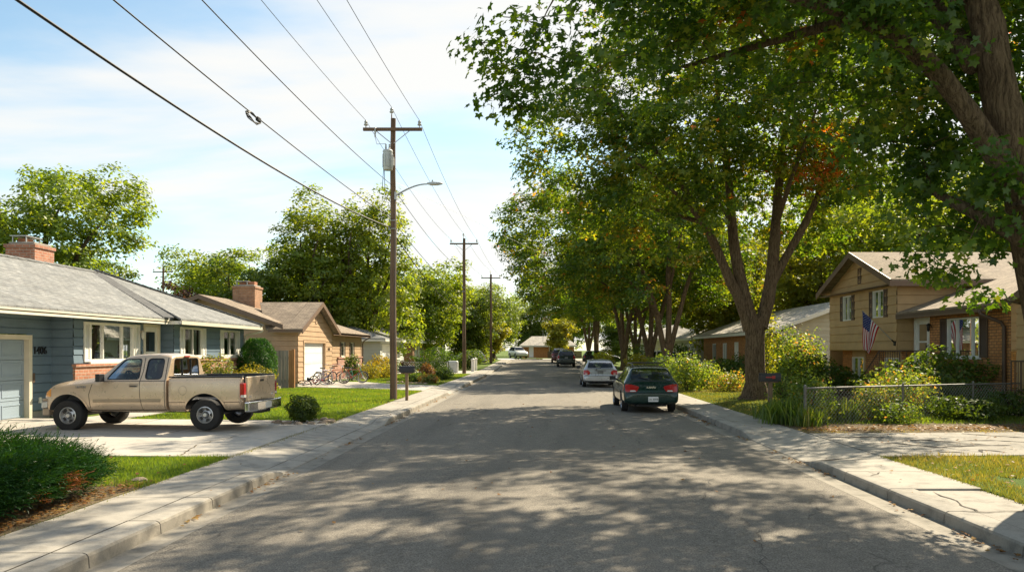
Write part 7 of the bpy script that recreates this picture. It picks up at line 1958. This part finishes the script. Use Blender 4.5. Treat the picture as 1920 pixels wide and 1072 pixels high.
lob2 = [(x - B2[0], y - B2[1], z - B2[2], a, b, c) for x, y, z, a, b, c in [
    (1.6, 28.5, 9.4, 2.9, 3.4, 2.4), (3.6, 26.4, 8.2, 2.6, 2.6, 1.9), (4.2, 28.2, 12.0, 3.4, 4.0, 2.8), (7.6, 28.5, 13.6, 4.2, 4.4, 3.0), (10.6, 28.5, 11.6, 3.2, 3.8, 2.6), (12.0, 29, 9.2, 2.4, 3.0, 1.7),
    (8.6, 24.2, 11.2, 3.0, 2.6, 2.2), (6.8, 32.4, 10.6, 3.2, 2.6, 2.8), (2.4, 29.6, 7.2, 2.2, 2.0, 1.2), (4.2, 24.6, 8.6, 2.4, 2.0, 1.6), (7.4, 26.6, 9.2, 2.0, 2.0, 1.3), (3.4, 29.2, 5.9, 1.5, 1.4, .8), (11.2, 27, 7.4, 1.4, 1.6, .8), (4.6, 22.6, 12.2, 2.4, 2.2, 1.4), (12.6, 25, 11.0, 2.4, 2.4, 1.8), (9.6, 27.0, 8.6, 1.7, 1.6, 1.1), (8.0, 27.3, 7.8, 1.2, 1.2, .8), (11.4, 27.8, 9.4, 2.0, 1.9, 1.4), (9.2, 29.6, 9.2, 1.8, 1.6, 1.4), (7.0, 26.9, 7.6, 1.2, 1.0, .9), (5.6, 26.6, 6.9, 1.3, 1.1, .9), (8.6, 31, 7.8, 2.2, 1.6, 1.6), (10.4, 30.5, 7.0, 1.8, 1.5, 1.3)]]
hot2 = [(x - B2[0], y - B2[1], z, r, a) for x, y, z, r, a in [(10.2, 27.6, 9.0, 1.7, .55), (9.4, 26.8, 8.0, 1.2, .5), (3.5, 28.3, 6.0, 1.5, .28), (5.2, 26.5, 8.2, .7, .5), (2.5, 27, 8.6, 1.2, .22), (8.8, 25, 9.6, 1.3, .3), (6.0, 27, 10.6, 1.0, .35)]]
tree('maple_tree', 'large maple forking low into four thick limbs before the split level house', B2, L2, lob2, 2300, 40, .132, lf_maple, 12, m_bark, .60, 3, .40, .55, .47, .20, hot2)

# ---- the row of maples behind it, along the right sidewalk
row = 'maples in the row along the right sidewalk'
def row_tree(name, label, loc, seed, lx=0.0):
    th = 2.2
    limbs = [[(0, 0, 0, 0.306), (0, 0, 1.0, 0.272), (.02, 0, th, 0.289)],
             [(-.12, 0, th - .7, 0.204), (-.65, 0, 4.0, 0.170), (-1.2, -.1, 5.8, 0.170), (-2.0, -.3, 7.6, 0.119), (-3.2, -.5, 9.4, 0.051)],
             [(.05, 0, th - .4, 0.204), (.15, .1, 4.6, 0.170), (.1, .1, 6.6, 0.170), (.2, .2, 9, 0.111), (.1, 0, 12, 0.043)],
             [(.15, 0, th - .6, 0.196), (.8, 0, 4.2, 0.153), (1.4, .2, 6.2, 0.145), (2.4, .4, 8.4, 0.093), (3.4, .5, 10.2, 0.043)],
             [(-.5, 0, 4.0, 0.136), (-1.8, -1.2, 5.4, 0.102), (-3.6, -2.0, 6.6, 0.060), (-5.0, -2.4, 7.0, 0.025)],
             [(.1, .1, 5.0, 0.128), (.4, 1.6, 7, 0.093), (.6, 3.2, 8.8, 0.043)], [(.1, 0, 5.4, 0.119), (.2, -1.8, 7.2, 0.085), (.3, -3.4, 8.6, 0.043)]]
    lobes = [(-4.4 + lx, -1.4, 7.6, 2.6, 2.6, 2.0), (-3.2, .4, 10.2, 2.8, 3.0, 2.4), (0, 0, 12.4, 3.4, 3.4, 2.6), (3.0, .4, 10.4, 2.8, 3.0, 2.4), (.4, 3.2, 8.6, 2.8, 2.2, 2.2), (.2, -3.4, 8.8, 2.8, 2.2, 2.2), (3.2, -.6, 7.4, 2.2, 2.4, 1.5), (-2.4, -2.2, 5.6, 1.8, 1.6, 1.0), (-5.2 + lx, .4, 9.2, 1.8, 2.0, 1.8), (-1.6, 1.6, 6.2, 1.6, 1.6, 1.0), (-8.9 + lx, -.4, 9.6, 2.2, 2.6, 2.4), (-8.2 + lx, -1, 6.4, 1.9, 2.0, 1.3), (-7.0, .5, 12.2, 2.0, 2.2, 1.8), (4.6, 1, 6.0, 2.0, 2.0, 1.2)]
    return tree(name, label, loc, limbs, lobes, 1300, 38, .150, lf_maple, seed, m_bark, .68, 1, .42, .48, .48, .19, [(-4, -2, 6.6, 2.2, .22), (-1, -3, 6, 1.0, .45), (1.5, -3.5, 7.2, 2.0, .25)], row)
r3 = row_tree('maple_tree', 'first maple of the receding right row, trunk just past the dark green wagon', (8.0, 49.0, LAWN), 13)
r4 = row_tree('maple_tree', 'second maple of the receding row, between the white SUV windows', (8.1, 57.6, LAWN + gz(57)), 14)
place(r3, (7.1, 66.0, LAWN + gz(66)), 2.2, 1.0, 'third maple of the receding row with yellow leaves low on the left', row)
place(r4, (6.2, 86.5, LAWN + gz(86)), 1.2, .98, 'maple standing beside the dark green SUV in the receding row', row)
place(r3, (6.0, 97.0, LAWN + gz(97)), .5, .9, 'last maple of the right row, near the far brick house', row)
place(r4, (9.5, 77, LAWN + gz(76)), 3.5, .95, 'maple set back a little behind the receding row before the white house', row)

# ---- trees on the left
GB = 'trees behind the left houses'
tA = generic('maple_tree', 'big light green maple rising behind the blue house chimney', (-29.3, 45.5, LAWN), 13.6, 6.0, 3.0, .40, 900, 54, .165, lf_green, 21, 'round', m_barkd, .80, 1, .46, .30, 15, None, .22)
place(tA, (-38.5, 46.5, LAWN), 2.0, 1.06, 'light green maple cut by the left edge of the picture')
tB = generic('tall_tree', 'tallest left tree, a tall double topped green tree behind the tan house', (-18.0, 63, LAWN + gz(63)), 14.6, 5.0, 3.0, .42, 760, 36, .19, lf_green, 22, 'tall', m_barkd, .85, 1, .56, .28, 16, None, .10)
place(tB, (-14.3, 64.5, LAWN + gz(64)), 1.9, .92, 'second top of the tall green trees right behind the lamp pole', None, 1.04)
tC = generic('dark_tree', 'dense dark green tree behind the tan house chimney', (-23.0, 61, LAWN + gz(61)), 10.4, 4.6, 2.0, .35, 640, 36, .185, lf_dark, 23, 'round', m_barkd, .8, 1, .72, .15, 15, None, .08)
place(tC, (-26.0, 70, LAWN + gz(70)), 1.3, .72, 'lower dark tree left of the dense one, beyond the purple one')
tD = generic('plum_tree', 'purple leaved plum tree between the blue and tan house roofs', (-25.2, 54, LAWN), 6.6, 2.6, 1.6, .22, 260, 50, .16, lf_purple, 24, 'round', m_barkd, .65, 1, .4, .25, 11, None, .2)
tE = generic('leafy_tree', 'broad green yard tree over the brown brick house on the left', (-12.6, 80, LAWN + gz(80)), 11.5, 5.6, 2.6, .38, 600, 36, .20, lf_green, 25, 'round', m_barkd, .9, 1, .48, .2, 15, None, .33)
place(tE, (-16.5, 90, LAWN + gz(90)), 2.4, 1.0, 'broad green tree further back over the low pale house', None)
place(tC, (-8.6, 92, LAWN + gz(92)), .4, 1.0, 'dark low branched tree overhanging the left sidewalk behind the third pole')
place(tC, (-9.5, 104, LAWN + gz(104)), 1.9, 1.0, 'dark tree at the far left end of the street')
tF = generic('young_tree', 'small yellow green young tree beside the far left sidewalk', (-5.9, 97, LAWN + gz(97)), 5.2, 1.9, 1.8, .12, 200, 46, .18, lf_yellow, 26, 'round', m_barkd, .6, 1, .45, .3, 9, None, .3)
place(tE, (-7.6, 123, LAWN + gz(120)), .9, .95, 'hazy green tree left of the far brick house')
place(tF, (2.7, 111, LAWN + gz(112)), .9, 1.2, 'small light green tree right of the far brick house')
place(tE, (-21, 76, LAWN + gz(76)), 4.0, 1.1, 'green tree showing between the dense dark and the tall trees')
FB = 'far background trees beyond the end of the street'
for i, (x, y, k, p) in enumerate([(-30, 110, 1.1, tE), (-20, 118, 1.1, tC), (-13, 134, 1.25, tE), (-2, 146, 1.2, tC), (6, 150, 1.3, tE), (14, 142, 1.15, tC), (22, 128, 1.2, tE), (30, 118, 1.2, tC), (-42, 100, 1.3, tE), (-55, 90, 1.4, tC), (38, 104, 1.3, tE), (-66, 70, 1.4, tE), (50, 92, 1.3, tC)]):
    place(p, (x, y, LAWN + gz(y)), i * 1.3, k, 'background tree beyond the end of the street or behind the last houses', FB)

# ---- trees behind the right houses
RB = 'backyard trees behind the right houses'
tG = generic('leafy_tree', 'backlit yellow green tree above the gable of the long brick house', (20.5, 57, LAWN), 13.5, 5.2, 3.0, .36, 560, 34, .21, lf_yellow, 31, 'round', m_bark, .85, 1, .35, .3, 14, None, .25)
place(tG, (32.5, 54, LAWN), 1.4, 1.2, 'bare limbed tree showing its forked trunks above the split level roof')
place(tE, (25.5, 50, LAWN), 2.5, 1.18, 'dark green tree behind the left end of the split level ridge')
place(tE, (40, 50, LAWN), .3, 1.25, 'green tree at the right behind the leaning trunk')
place(tC, (19, 69, LAWN), 2.1, 1.15, 'dark green tree far behind the long brick house')
place(tG, (15.2, 66, LAWN), 3.1, .9, 'yellow green tree between the maple row and the white house')
place(tE, (29, 64, LAWN), 5.0, 1.55, 'tall green tree filling the sky behind the split level house')
place(tC, (46, 58, LAWN), 1.0, 1.3, 'dark tree at the far right edge behind everything')
place(tG, (24, 84, LAWN), 2.0, 1.2, 'pale backlit tree deep in the right background')
place(tE, (36, 72, LAWN), 3.7, 1.3, 'tall tree deep in the right background')

# ================================================================ shrubs and garden plants
def bush(name, label, loc, rx, ry, h, n, size, mat, seed, cat='shrub', shape=1, form='dome', tint0=.4, tvar=.18, rough=.16, group=None, up=.3, hot=None, stems=9):
    rng = np.random.default_rng(seed)
    t = empty(name, loc, 0, label, cat, group)
    d = rng.normal(size=(n, 3)); d /= np.linalg.norm(d, axis=1)[:, None]
    lump = 1 + rough * np.sin(d[:, 0] * 5 + seed) * np.sin(d[:, 1] * 6 + 1.7 * seed) + rough * .8 * np.sin(d[:, 2] * 7 + d[:, 0] * 4 + seed)
    r = (1 - .55 * rng.random(n) ** 2.2) * lump
    if form == 'col':
        z = rng.random(n); a = rng.uniform(0, 2 * PI, n); w = np.clip(1.08 * (1 - np.clip(z - .55, 0, 1) ** 2 * 4.2) ** .5 * (.78 + .5 * np.minimum(z, .4)), .05, 1.2)
        w = np.where(np.isnan(w), .1, w)
        rr = np.sqrt(1 - .5 * rng.random(n) ** 2) * w * (1 + rough * .5 * np.sin(a * 6 + z * 9))
        p = np.stack([rx * rr * np.cos(a), ry * rr * np.sin(a), h * z], 1); out = np.stack([np.cos(a), np.sin(a), .3 + 0 * a], 1)
    else:
        p = d * np.array([rx, ry, h * .5]) * r[:, None]; p[:, 2] += h * .5; out = d
        if form == 'dome': p[:, 2] = np.maximum(p[:, 2], rng.random(n) * h * .3)
    if form == 'loose':
        p += rng.normal(0, .10, (n, 3)) * np.array([rx, ry, h])
        p[:, 2] = np.clip(p[:, 2], .02, None)
    nr = out * .6 + np.array([0, 0, up]) + rng.normal(0, .42, (n, 3))
    tt = tint0 + rng.normal(0, tvar, n) + .14 * np.sin(p[:, 0] * 7 + seed) * np.sin(p[:, 2] * 8)
    if hot: tt += np.where(rng.random(n) < hot[0], hot[1], 0)
    link('foliage', leaves_mesh('foliage', p, nr, size * rng.uniform(.6, 1.3, n), tt, shape, rng, axis=None if form != 'col' else out + np.array([0, 0, 1.2])), mat, t)
    mb = MB(); rd = random.Random(seed)
    for i in range(stems):
        a = i * 2.4; q = rd.uniform(.2, .65); mb.tube([(.04 * math.cos(a), .04 * math.sin(a), -.05), (rx * q * .5 * math.cos(a), ry * q * .5 * math.sin(a), h * .4), (rx * q * math.cos(a), ry * q * math.sin(a), h * rd.uniform(.65, .9))], [.018, .012, .005], 5)
    mb.build('stem', m_barkd, t, fix=False)
    return t

def sprays(name, label, loc, lobes, n, L, mat, seed, dead=(), cat='shrub', per=9, ndl=.075, dirx=(.42, -.10, .20)):
    """juniper: feathery sprays of short needles pointing outwards and up"""
    rng = np.random.default_rng(seed); t = empty(name, loc, 0, label, cat)
    vol = np.array([l[3] * l[4] for l in lobes]); pk = rng.choice(len(lobes), n, p=vol / vol.sum()); Lb = np.array(lobes)[pk]
    d = rng.normal(size=(n, 3)); d[:, 2] = np.abs(d[:, 2]) * .9 - .15; d /= np.linalg.norm(d, axis=1)[:, None]
    p = Lb[:, :3] + d * Lb[:, 3:6] * (.55 + .45 * rng.random(n) ** .6)[:, None]; p[:, 2] = np.where(p[:, 2] < .05, .03 + .25 * rng.random(n), p[:, 2])
    dr = d * np.array([.8, .8, .35]) + np.array(dirx) + rng.normal(0, .28, (n, 3)); dr /= np.linalg.norm(dr, axis=1)[:, None]
    ln = L * rng.uniform(.6, 1.4, n)
    s = np.cross(dr, np.array([0, 0, 1.0]) + rng.normal(0, .2, (n, 3))); s /= np.linalg.norm(s, axis=1)[:, None]
    tn = .38 + rng.normal(0, .12, n) + .25 * d[:, 2] * .4
    for (x, y, z, r) in dead:
        q = np.linalg.norm(p - np.array([x, y, z]), axis=1) / r; tn = np.where((q < 1) & (rng.random(n) < .8), .93 + rng.normal(0, .05, n), tn)
    P = []; A = []; N_ = []; S_ = []; T = []
    for k in range(per):
        u = k / (per - 1); side = (-1) ** k * (1 - u * .8)
        c = p + dr * (ln * (u - .35))[:, None]; a = dr + s * (side * .75) + rng.normal(0, .12, (n, 3))
        P.append(c); A.append(a); N_.append(np.cross(s, dr) + rng.normal(0, .35, (n, 3))); S_.append(ndl * (1.15 - .5 * u) * rng.uniform(.7, 1.3, n)); T.append(tn + .10 * (u - .4) + rng.normal(0, .04, n))
    link('foliage', leaves_mesh('foliage', np.concatenate(P), np.concatenate(N_), np.concatenate(S_), np.concatenate(T), 0, rng, axis=np.concatenate(A), droop=.05), mat, t)
    mb = MB(); rd = random.Random(seed)
    for i in range(26):
        l = lobes[i % len(lobes)]; a = rd.uniform(0, 6.28); q = rd.uniform(.4, .9)
        mb.tube([(l[0] * .6, l[1] * .6, 0), (l[0] * .8 + l[3] * q * .5 * math.cos(a), l[1] * .8 + l[4] * q * .5 * math.sin(a), l[2] * .6), (l[0] + l[3] * q * math.cos(a), l[1] + l[4] * q * math.sin(a), l[2] + l[5] * .3)], [.022, .014, .006], 5)
    mb.build('stem', m_barkd, t, fix=False)
    return t

def straps(name, label, loc, n, h, spread, mat, seed, w=.014, cat='garden plant', group=None, tint0=.45):
    rng = np.random.default_rng(seed); t = empty(name, loc, 0, label, cat, group)
    a = rng.uniform(0, 2 * PI, n); b = np.stack([rng.normal(0, spread * .45, n), rng.normal(0, spread * .45, n), 0 * a], 1); hh = h * rng.uniform(.55, 1.2, n); le = rng.uniform(.10, .75, n) ** 1.4 * hh
    dr = np.stack([np.cos(a), np.sin(a), 0 * a], 1); sd = np.stack([-np.sin(a), np.cos(a), 0 * a], 1); K = 6; V = []
    for k in range(K):
        u = k / (K - 1); z = hh * (u - .38 * (le / hh) * u ** 3); c = b + dr * (le * u ** 2)[:, None]; c[:, 2] = z
        ww = w * (1 - u ** 2.2) * (.6 + .8 * min(1, u * 3)) + .0015; V += [c - sd * ww, c + sd * ww]
    v = np.stack(V, 1).reshape(-1, 3); f = np.array([[2 * k, 2 * k + 1, 2 * k + 3, 2 * k + 2] for k in range(K - 1)])
    F = (f[None] + (np.arange(n) * 2 * K)[:, None, None]).reshape(-1, 4)
    link('foliage', npmesh('foliage', v, F, np.repeat(np.clip(tint0 + rng.normal(0, .2, n), 0, 1), K - 1)), mat, t)
    return t

sprays('juniper_bush', 'spreading dark juniper with a rusty dead patch at the left sidewalk', (-6.92, 9.15, LAWN), [(-.5, .6, .36, 1.25, .95, .46), (.38, .75, .28, .72, .75, .40), (.45, -.25, .26, .80, .85, .42), (-.7, -.7, .34, 1.2, .95, .56), (.2, -1.0, .28, .95, .7, .44), (-1.8, .2, .4, 1.2, 1.2, .5), (.90, -.95, .26, .60, .75, .42), (1.0, -.1, .26, .52, .75, .40), (.85, .7, .24, .55, .5, .36), (.7, -1.9, .3, .8, .7, .45), (1.12, -.55, .20, .44, .8, .40), (1.05, -1.35, .24, .52, .6, .42), (1.0, .25, .2, .5, .5, .36)], 19000, .24, lf_juniper, 41, dead=[(1.50, -.20, .26, .16), (1.46, -.75, .18, .12)], ndl=.052, per=12)
bush('boxwood_shrub', 'small round dark green bush in a ring of stones by the driveway', (-5.95, 19.35, .14), .41, .41, .70, 5200, .032, lf_shrub, 42, form='dome', tint0=.35, rough=.12)
bush('arborvitae', 'tall rounded dark green arborvitae at the far corner of the blue house', (-11.5, 31.4, .14), .68, .68, 2.25, 19000, .085, lf_arbor, 43, 'shrub', 0, 'col', .42, stems=3)
bush('yellow_green_shrub', 'yellow green leafy shrub under the near bedroom window of the blue house', (-11.45, 26.9, .14), .85, .75, 1.60, 3600, .055, lf_shrub, 44, tint0=.75, rough=.14)
bush('golden_shrub', 'golden yellow shrub left of the arborvitae before the brick wainscot', (-11.1, 29.6, .14), .95, .8, 1.18, 3400, .05, lf_gold, 45, tint0=.45, rough=.2)
for i, (nm, lb, x, y, rx, h, m, t0) in enumerate([
    ('golden_shrub', 'orange tipped shrub at the right end of the salmon brick wall', -11.3, 54.6, .9, 1.5, lf_gold, .7), ('leafy_shrub', 'green shrub beyond the orange tipped one by the tan house', -10.9, 56.2, .8, 1.2, lf_shrub, .6),
    ('golden_shrub', 'pale yellow low shrub in front of the salmon brick wall', -10.8, 48.3, .95, .95, lf_gold, .45), ('leafy_shrub', 'dark little conifer by the tan house corner window', -11.3, 46.3, .5, 1.55, lf_dark, .5), ('golden_shrub', 'second pale yellow shrub beside the tan house path', -10.4, 50.6, .8, .85, lf_gold, .5),
    ('leafy_shrub', 'large feathery green shrub in the bed near the second pole', -6.9, 48.5, 1.15, 1.25, lf_garden, .45), ('orange_plant', 'dry orange brown plant in the flower bed near the second pole', -6.6, 44.8, .42, .95, lf_fallen, .45), ('leafy_shrub', 'low green plants at the front of that flower bed', -7.0, 43.3, .75, .55, lf_garden, .35), ('leafy_shrub', 'pale low plant at the street corner of the flower bed', -6.1, 42.2, .5, .5, lf_garden, .8), ('leafy_shrub', 'green clump at the sidewalk side of the flower bed', -5.9, 46.8, .6, .7, lf_garden, .3),
    ('clipped_hedge', 'dark rounded clipped hedge before the brown brick house', -9.6, 70.5, 1.5, 1.9, lf_dark, .25), ('clipped_hedge', 'lower dark hedge to the right of the clipped one', -7.4, 70.8, 1.7, 1.35, lf_dark, .3), ('clipped_hedge', 'small dark hedge left of the big clipped one', -11.3, 69.6, .9, 1.1, lf_dark, .3),
    ('leafy_shrub', 'round green shrub behind the white garden posts', -6.4, 68.2, .9, 1.4, lf_shrub, .5), ('leafy_shrub', 'dark shrub at the far left sidewalk by the third pole', -7.0, 80, 1.2, 1.7, lf_dark, .5), ('rose_shrub', 'reddish shrub near the white hoop arch', -11.8, 57.8, .7, 1.1, lf_purple, .7), ('rose_shrub', 'rusty leaved shrub right of the hoop arch', -9.9, 57.2, .55, 1.2, lf_purple, .8)]):
    bush(nm, lb, (x, y, LAWN + gz(y)), rx, rx * .85, h, 1500 if y > 40 else 2600, .075 if y < 60 else .11, m, 60 + i, form='loose' if 'plant' in nm or h < 1.0 else 'dome', tint0=t0)
# right gardens
RG = [
    ('garden_shrub', 'leafy sunlit bush right behind the first fence post', 6.75, 19.4, .62, 1.15, lf_garden, .5, 'loose', 2000, .055), ('garden_shrub', 'tall leafy plant between the red flagged mailbox and the fence post', 6.55, 20.9, .42, 1.35, lf_garden, .45, 'loose', 1500, .05),
    ('garden_shrub', 'sunlit flowering bush behind the middle of the fence', 9.15, 20.6, .72, 1.12, lf_garden, .62, 'loose', 2600, .055), ('garden_shrub', 'yellowish bush leaning on the second fence post', 8.55, 19.95, .5, .95, lf_garden, .7, 'loose', 1600, .05),
    ('garden_shrub', 'taller pale flowering bush right of the second fence post', 9.85, 20.9, .55, 1.25, lf_garden, .66, 'loose', 1900, .05), ('garden_shrub', 'dark leafy plants in front of the fence, right part', 11.0, 20.1, 1.0, .62, lf_shrub, .3, 'dome', 2400, .06), ('garden_shrub', 'dark leafy plants at the right end of the fence', 12.9, 20.9, 1.1, .75, lf_shrub, .25, 'dome', 2400, .06),
    ('garden_shrub', 'low weedy plants at the foot of the second post', 8.8, 19.2, .6, .5, lf_garden, .4, 'loose', 1300, .05), ('garden_shrub', 'thin stalky plant rising behind the fence', 10.75, 21.5, .35, 1.15, lf_garden, .7, 'loose', 420, .06),
    ('spreading_shrub', 'large dark spreading shrub under the picture window', 12.1, 23.6, 1.45, 1.75, lf_dark, .55, 'dome', 6200, .075), ('spreading_shrub', 'dark round shrub by the entrance railing', 11.6, 26.4, .9, 1.05, lf_dark, .4, 'dome', 2600, .07), ('spreading_shrub', 'dark shrub below the left lower window', 12.0, 31.8, 1.1, 1.25, lf_dark, .3, 'dome', 2600, .08),
    ('tall_shrub', 'tall sunlit shrub at the far corner of the split level house', 12.4, 36.4, 1.0, 2.5, lf_garden, .45, 'loose', 3600, .085), ('tall_shrub', 'orange tinged tall shrub beside the sunlit one', 11.4, 34.5, .95, 2.3, lf_garden, .8, 'loose', 2600, .08), ('tall_shrub', 'leafy shrub right behind the big forked trunk', 10.2, 33.0, .95, 2.6, lf_garden, .35, 'loose', 2800, .08), ('tall_shrub', 'dark green shrub between trunk and house', 10.9, 32.2, 1.2, 1.7, lf_dark, .5, 'dome', 3200, .08),
    ('tall_shrub', 'climbing yellow green leaves at the back of the big trunk', 9.0, 31.0, .5, 3.9, lf_yellow, .4, 'loose', 1500, .08),
    ('garden_shrub', 'sunlit leafy plants beside the kerb behind the dark green wagon', 6.5, 34.5, .85, 1.6, lf_garden, .5, 'loose', 2600, .08), ('garden_shrub', 'sunlit leafy bed plants left of the big trunk', 7.6, 36.8, 1.1, 1.2, lf_garden, .55, 'loose', 2600, .08), ('garden_shrub', 'pale low plants just left of the big trunk', 8.3, 34.2, .8, .85, lf_garden, .75, 'loose', 1600, .07), ('garden_shrub', 'feathery green plants close to the wagon lamp', 5.9, 37.8, .7, 1.5, lf_garden, .4, 'loose', 1800, .08),
    ('yellow_shrub', 'yellow shrub at the foot of the row, between silver hatchback and wagon', 6.3, 50, .9, 1.5, lf_yellow, .6, 'dome', 1500, .10), ('spreading_shrub', 'dark shrub before the long brick house', 12.4, 47.0, 1.3, 1.5, lf_dark, .3, 'dome', 2200, .09), ('spreading_shrub', 'dark rounded shrub by the long brick house door', 12.2, 51.4, 1.0, 1.3, lf_dark, .3, 'dome', 1500, .09), ('spreading_shrub', 'tall dark shrub at the far corner of the long brick house', 11.2, 62, 1.3, 2.4, lf_dark, .4, 'dome', 2000, .10),
    ('spreading_shrub', 'dark hedge behind the silver hatchback', 8.6, 70, 1.6, 2.2, lf_dark, .4, 'dome', 1800, .11), ('yellow_shrub', 'yellow green shrub beside the far parked cars', 5.9, 72, 1.0, 1.6, lf_yellow, .5, 'dome', 1200, .11), ('garden_shrub', 'leafy shrub by the sidewalk near the third maple', 6.2, 78, .9, 1.3, lf_garden, .5, 'dome', 1000, .11)]
for i, (nm, lb, x, y, rx, h, m, t0, fm, n, sz) in enumerate(RG):
    bush(nm, lb, (x, y, LAWN + gz(y)), rx, rx, h, n, sz, m, 100 + i, form=fm, tint0=t0, rough=.2, hot=(.008, .45) if m == lf_garden else None)
straps('iris_clump', 'long bladed iris clump in front of the red flagged mailbox', (6.0, 19.0, LAWN), 330, .62, .5, lf_garden, 141, tint0=.4)
straps('iris_clump', 'bladed iris clump at the sidewalk corner left of the fence post', (6.35, 18.45, LAWN), 170, .48, .38, lf_garden, 142, tint0=.5)
straps('iris_clump', 'upright bladed clump behind the fence between its first two posts', (7.75, 19.7, LAWN), 190, .58, .36, lf_garden, 143, tint0=.5)
straps('iris_clump', 'small bladed clump further left along the right sidewalk', (5.95, 20.2, LAWN), 130, .5, .3, lf_garden, 144, tint0=.35)
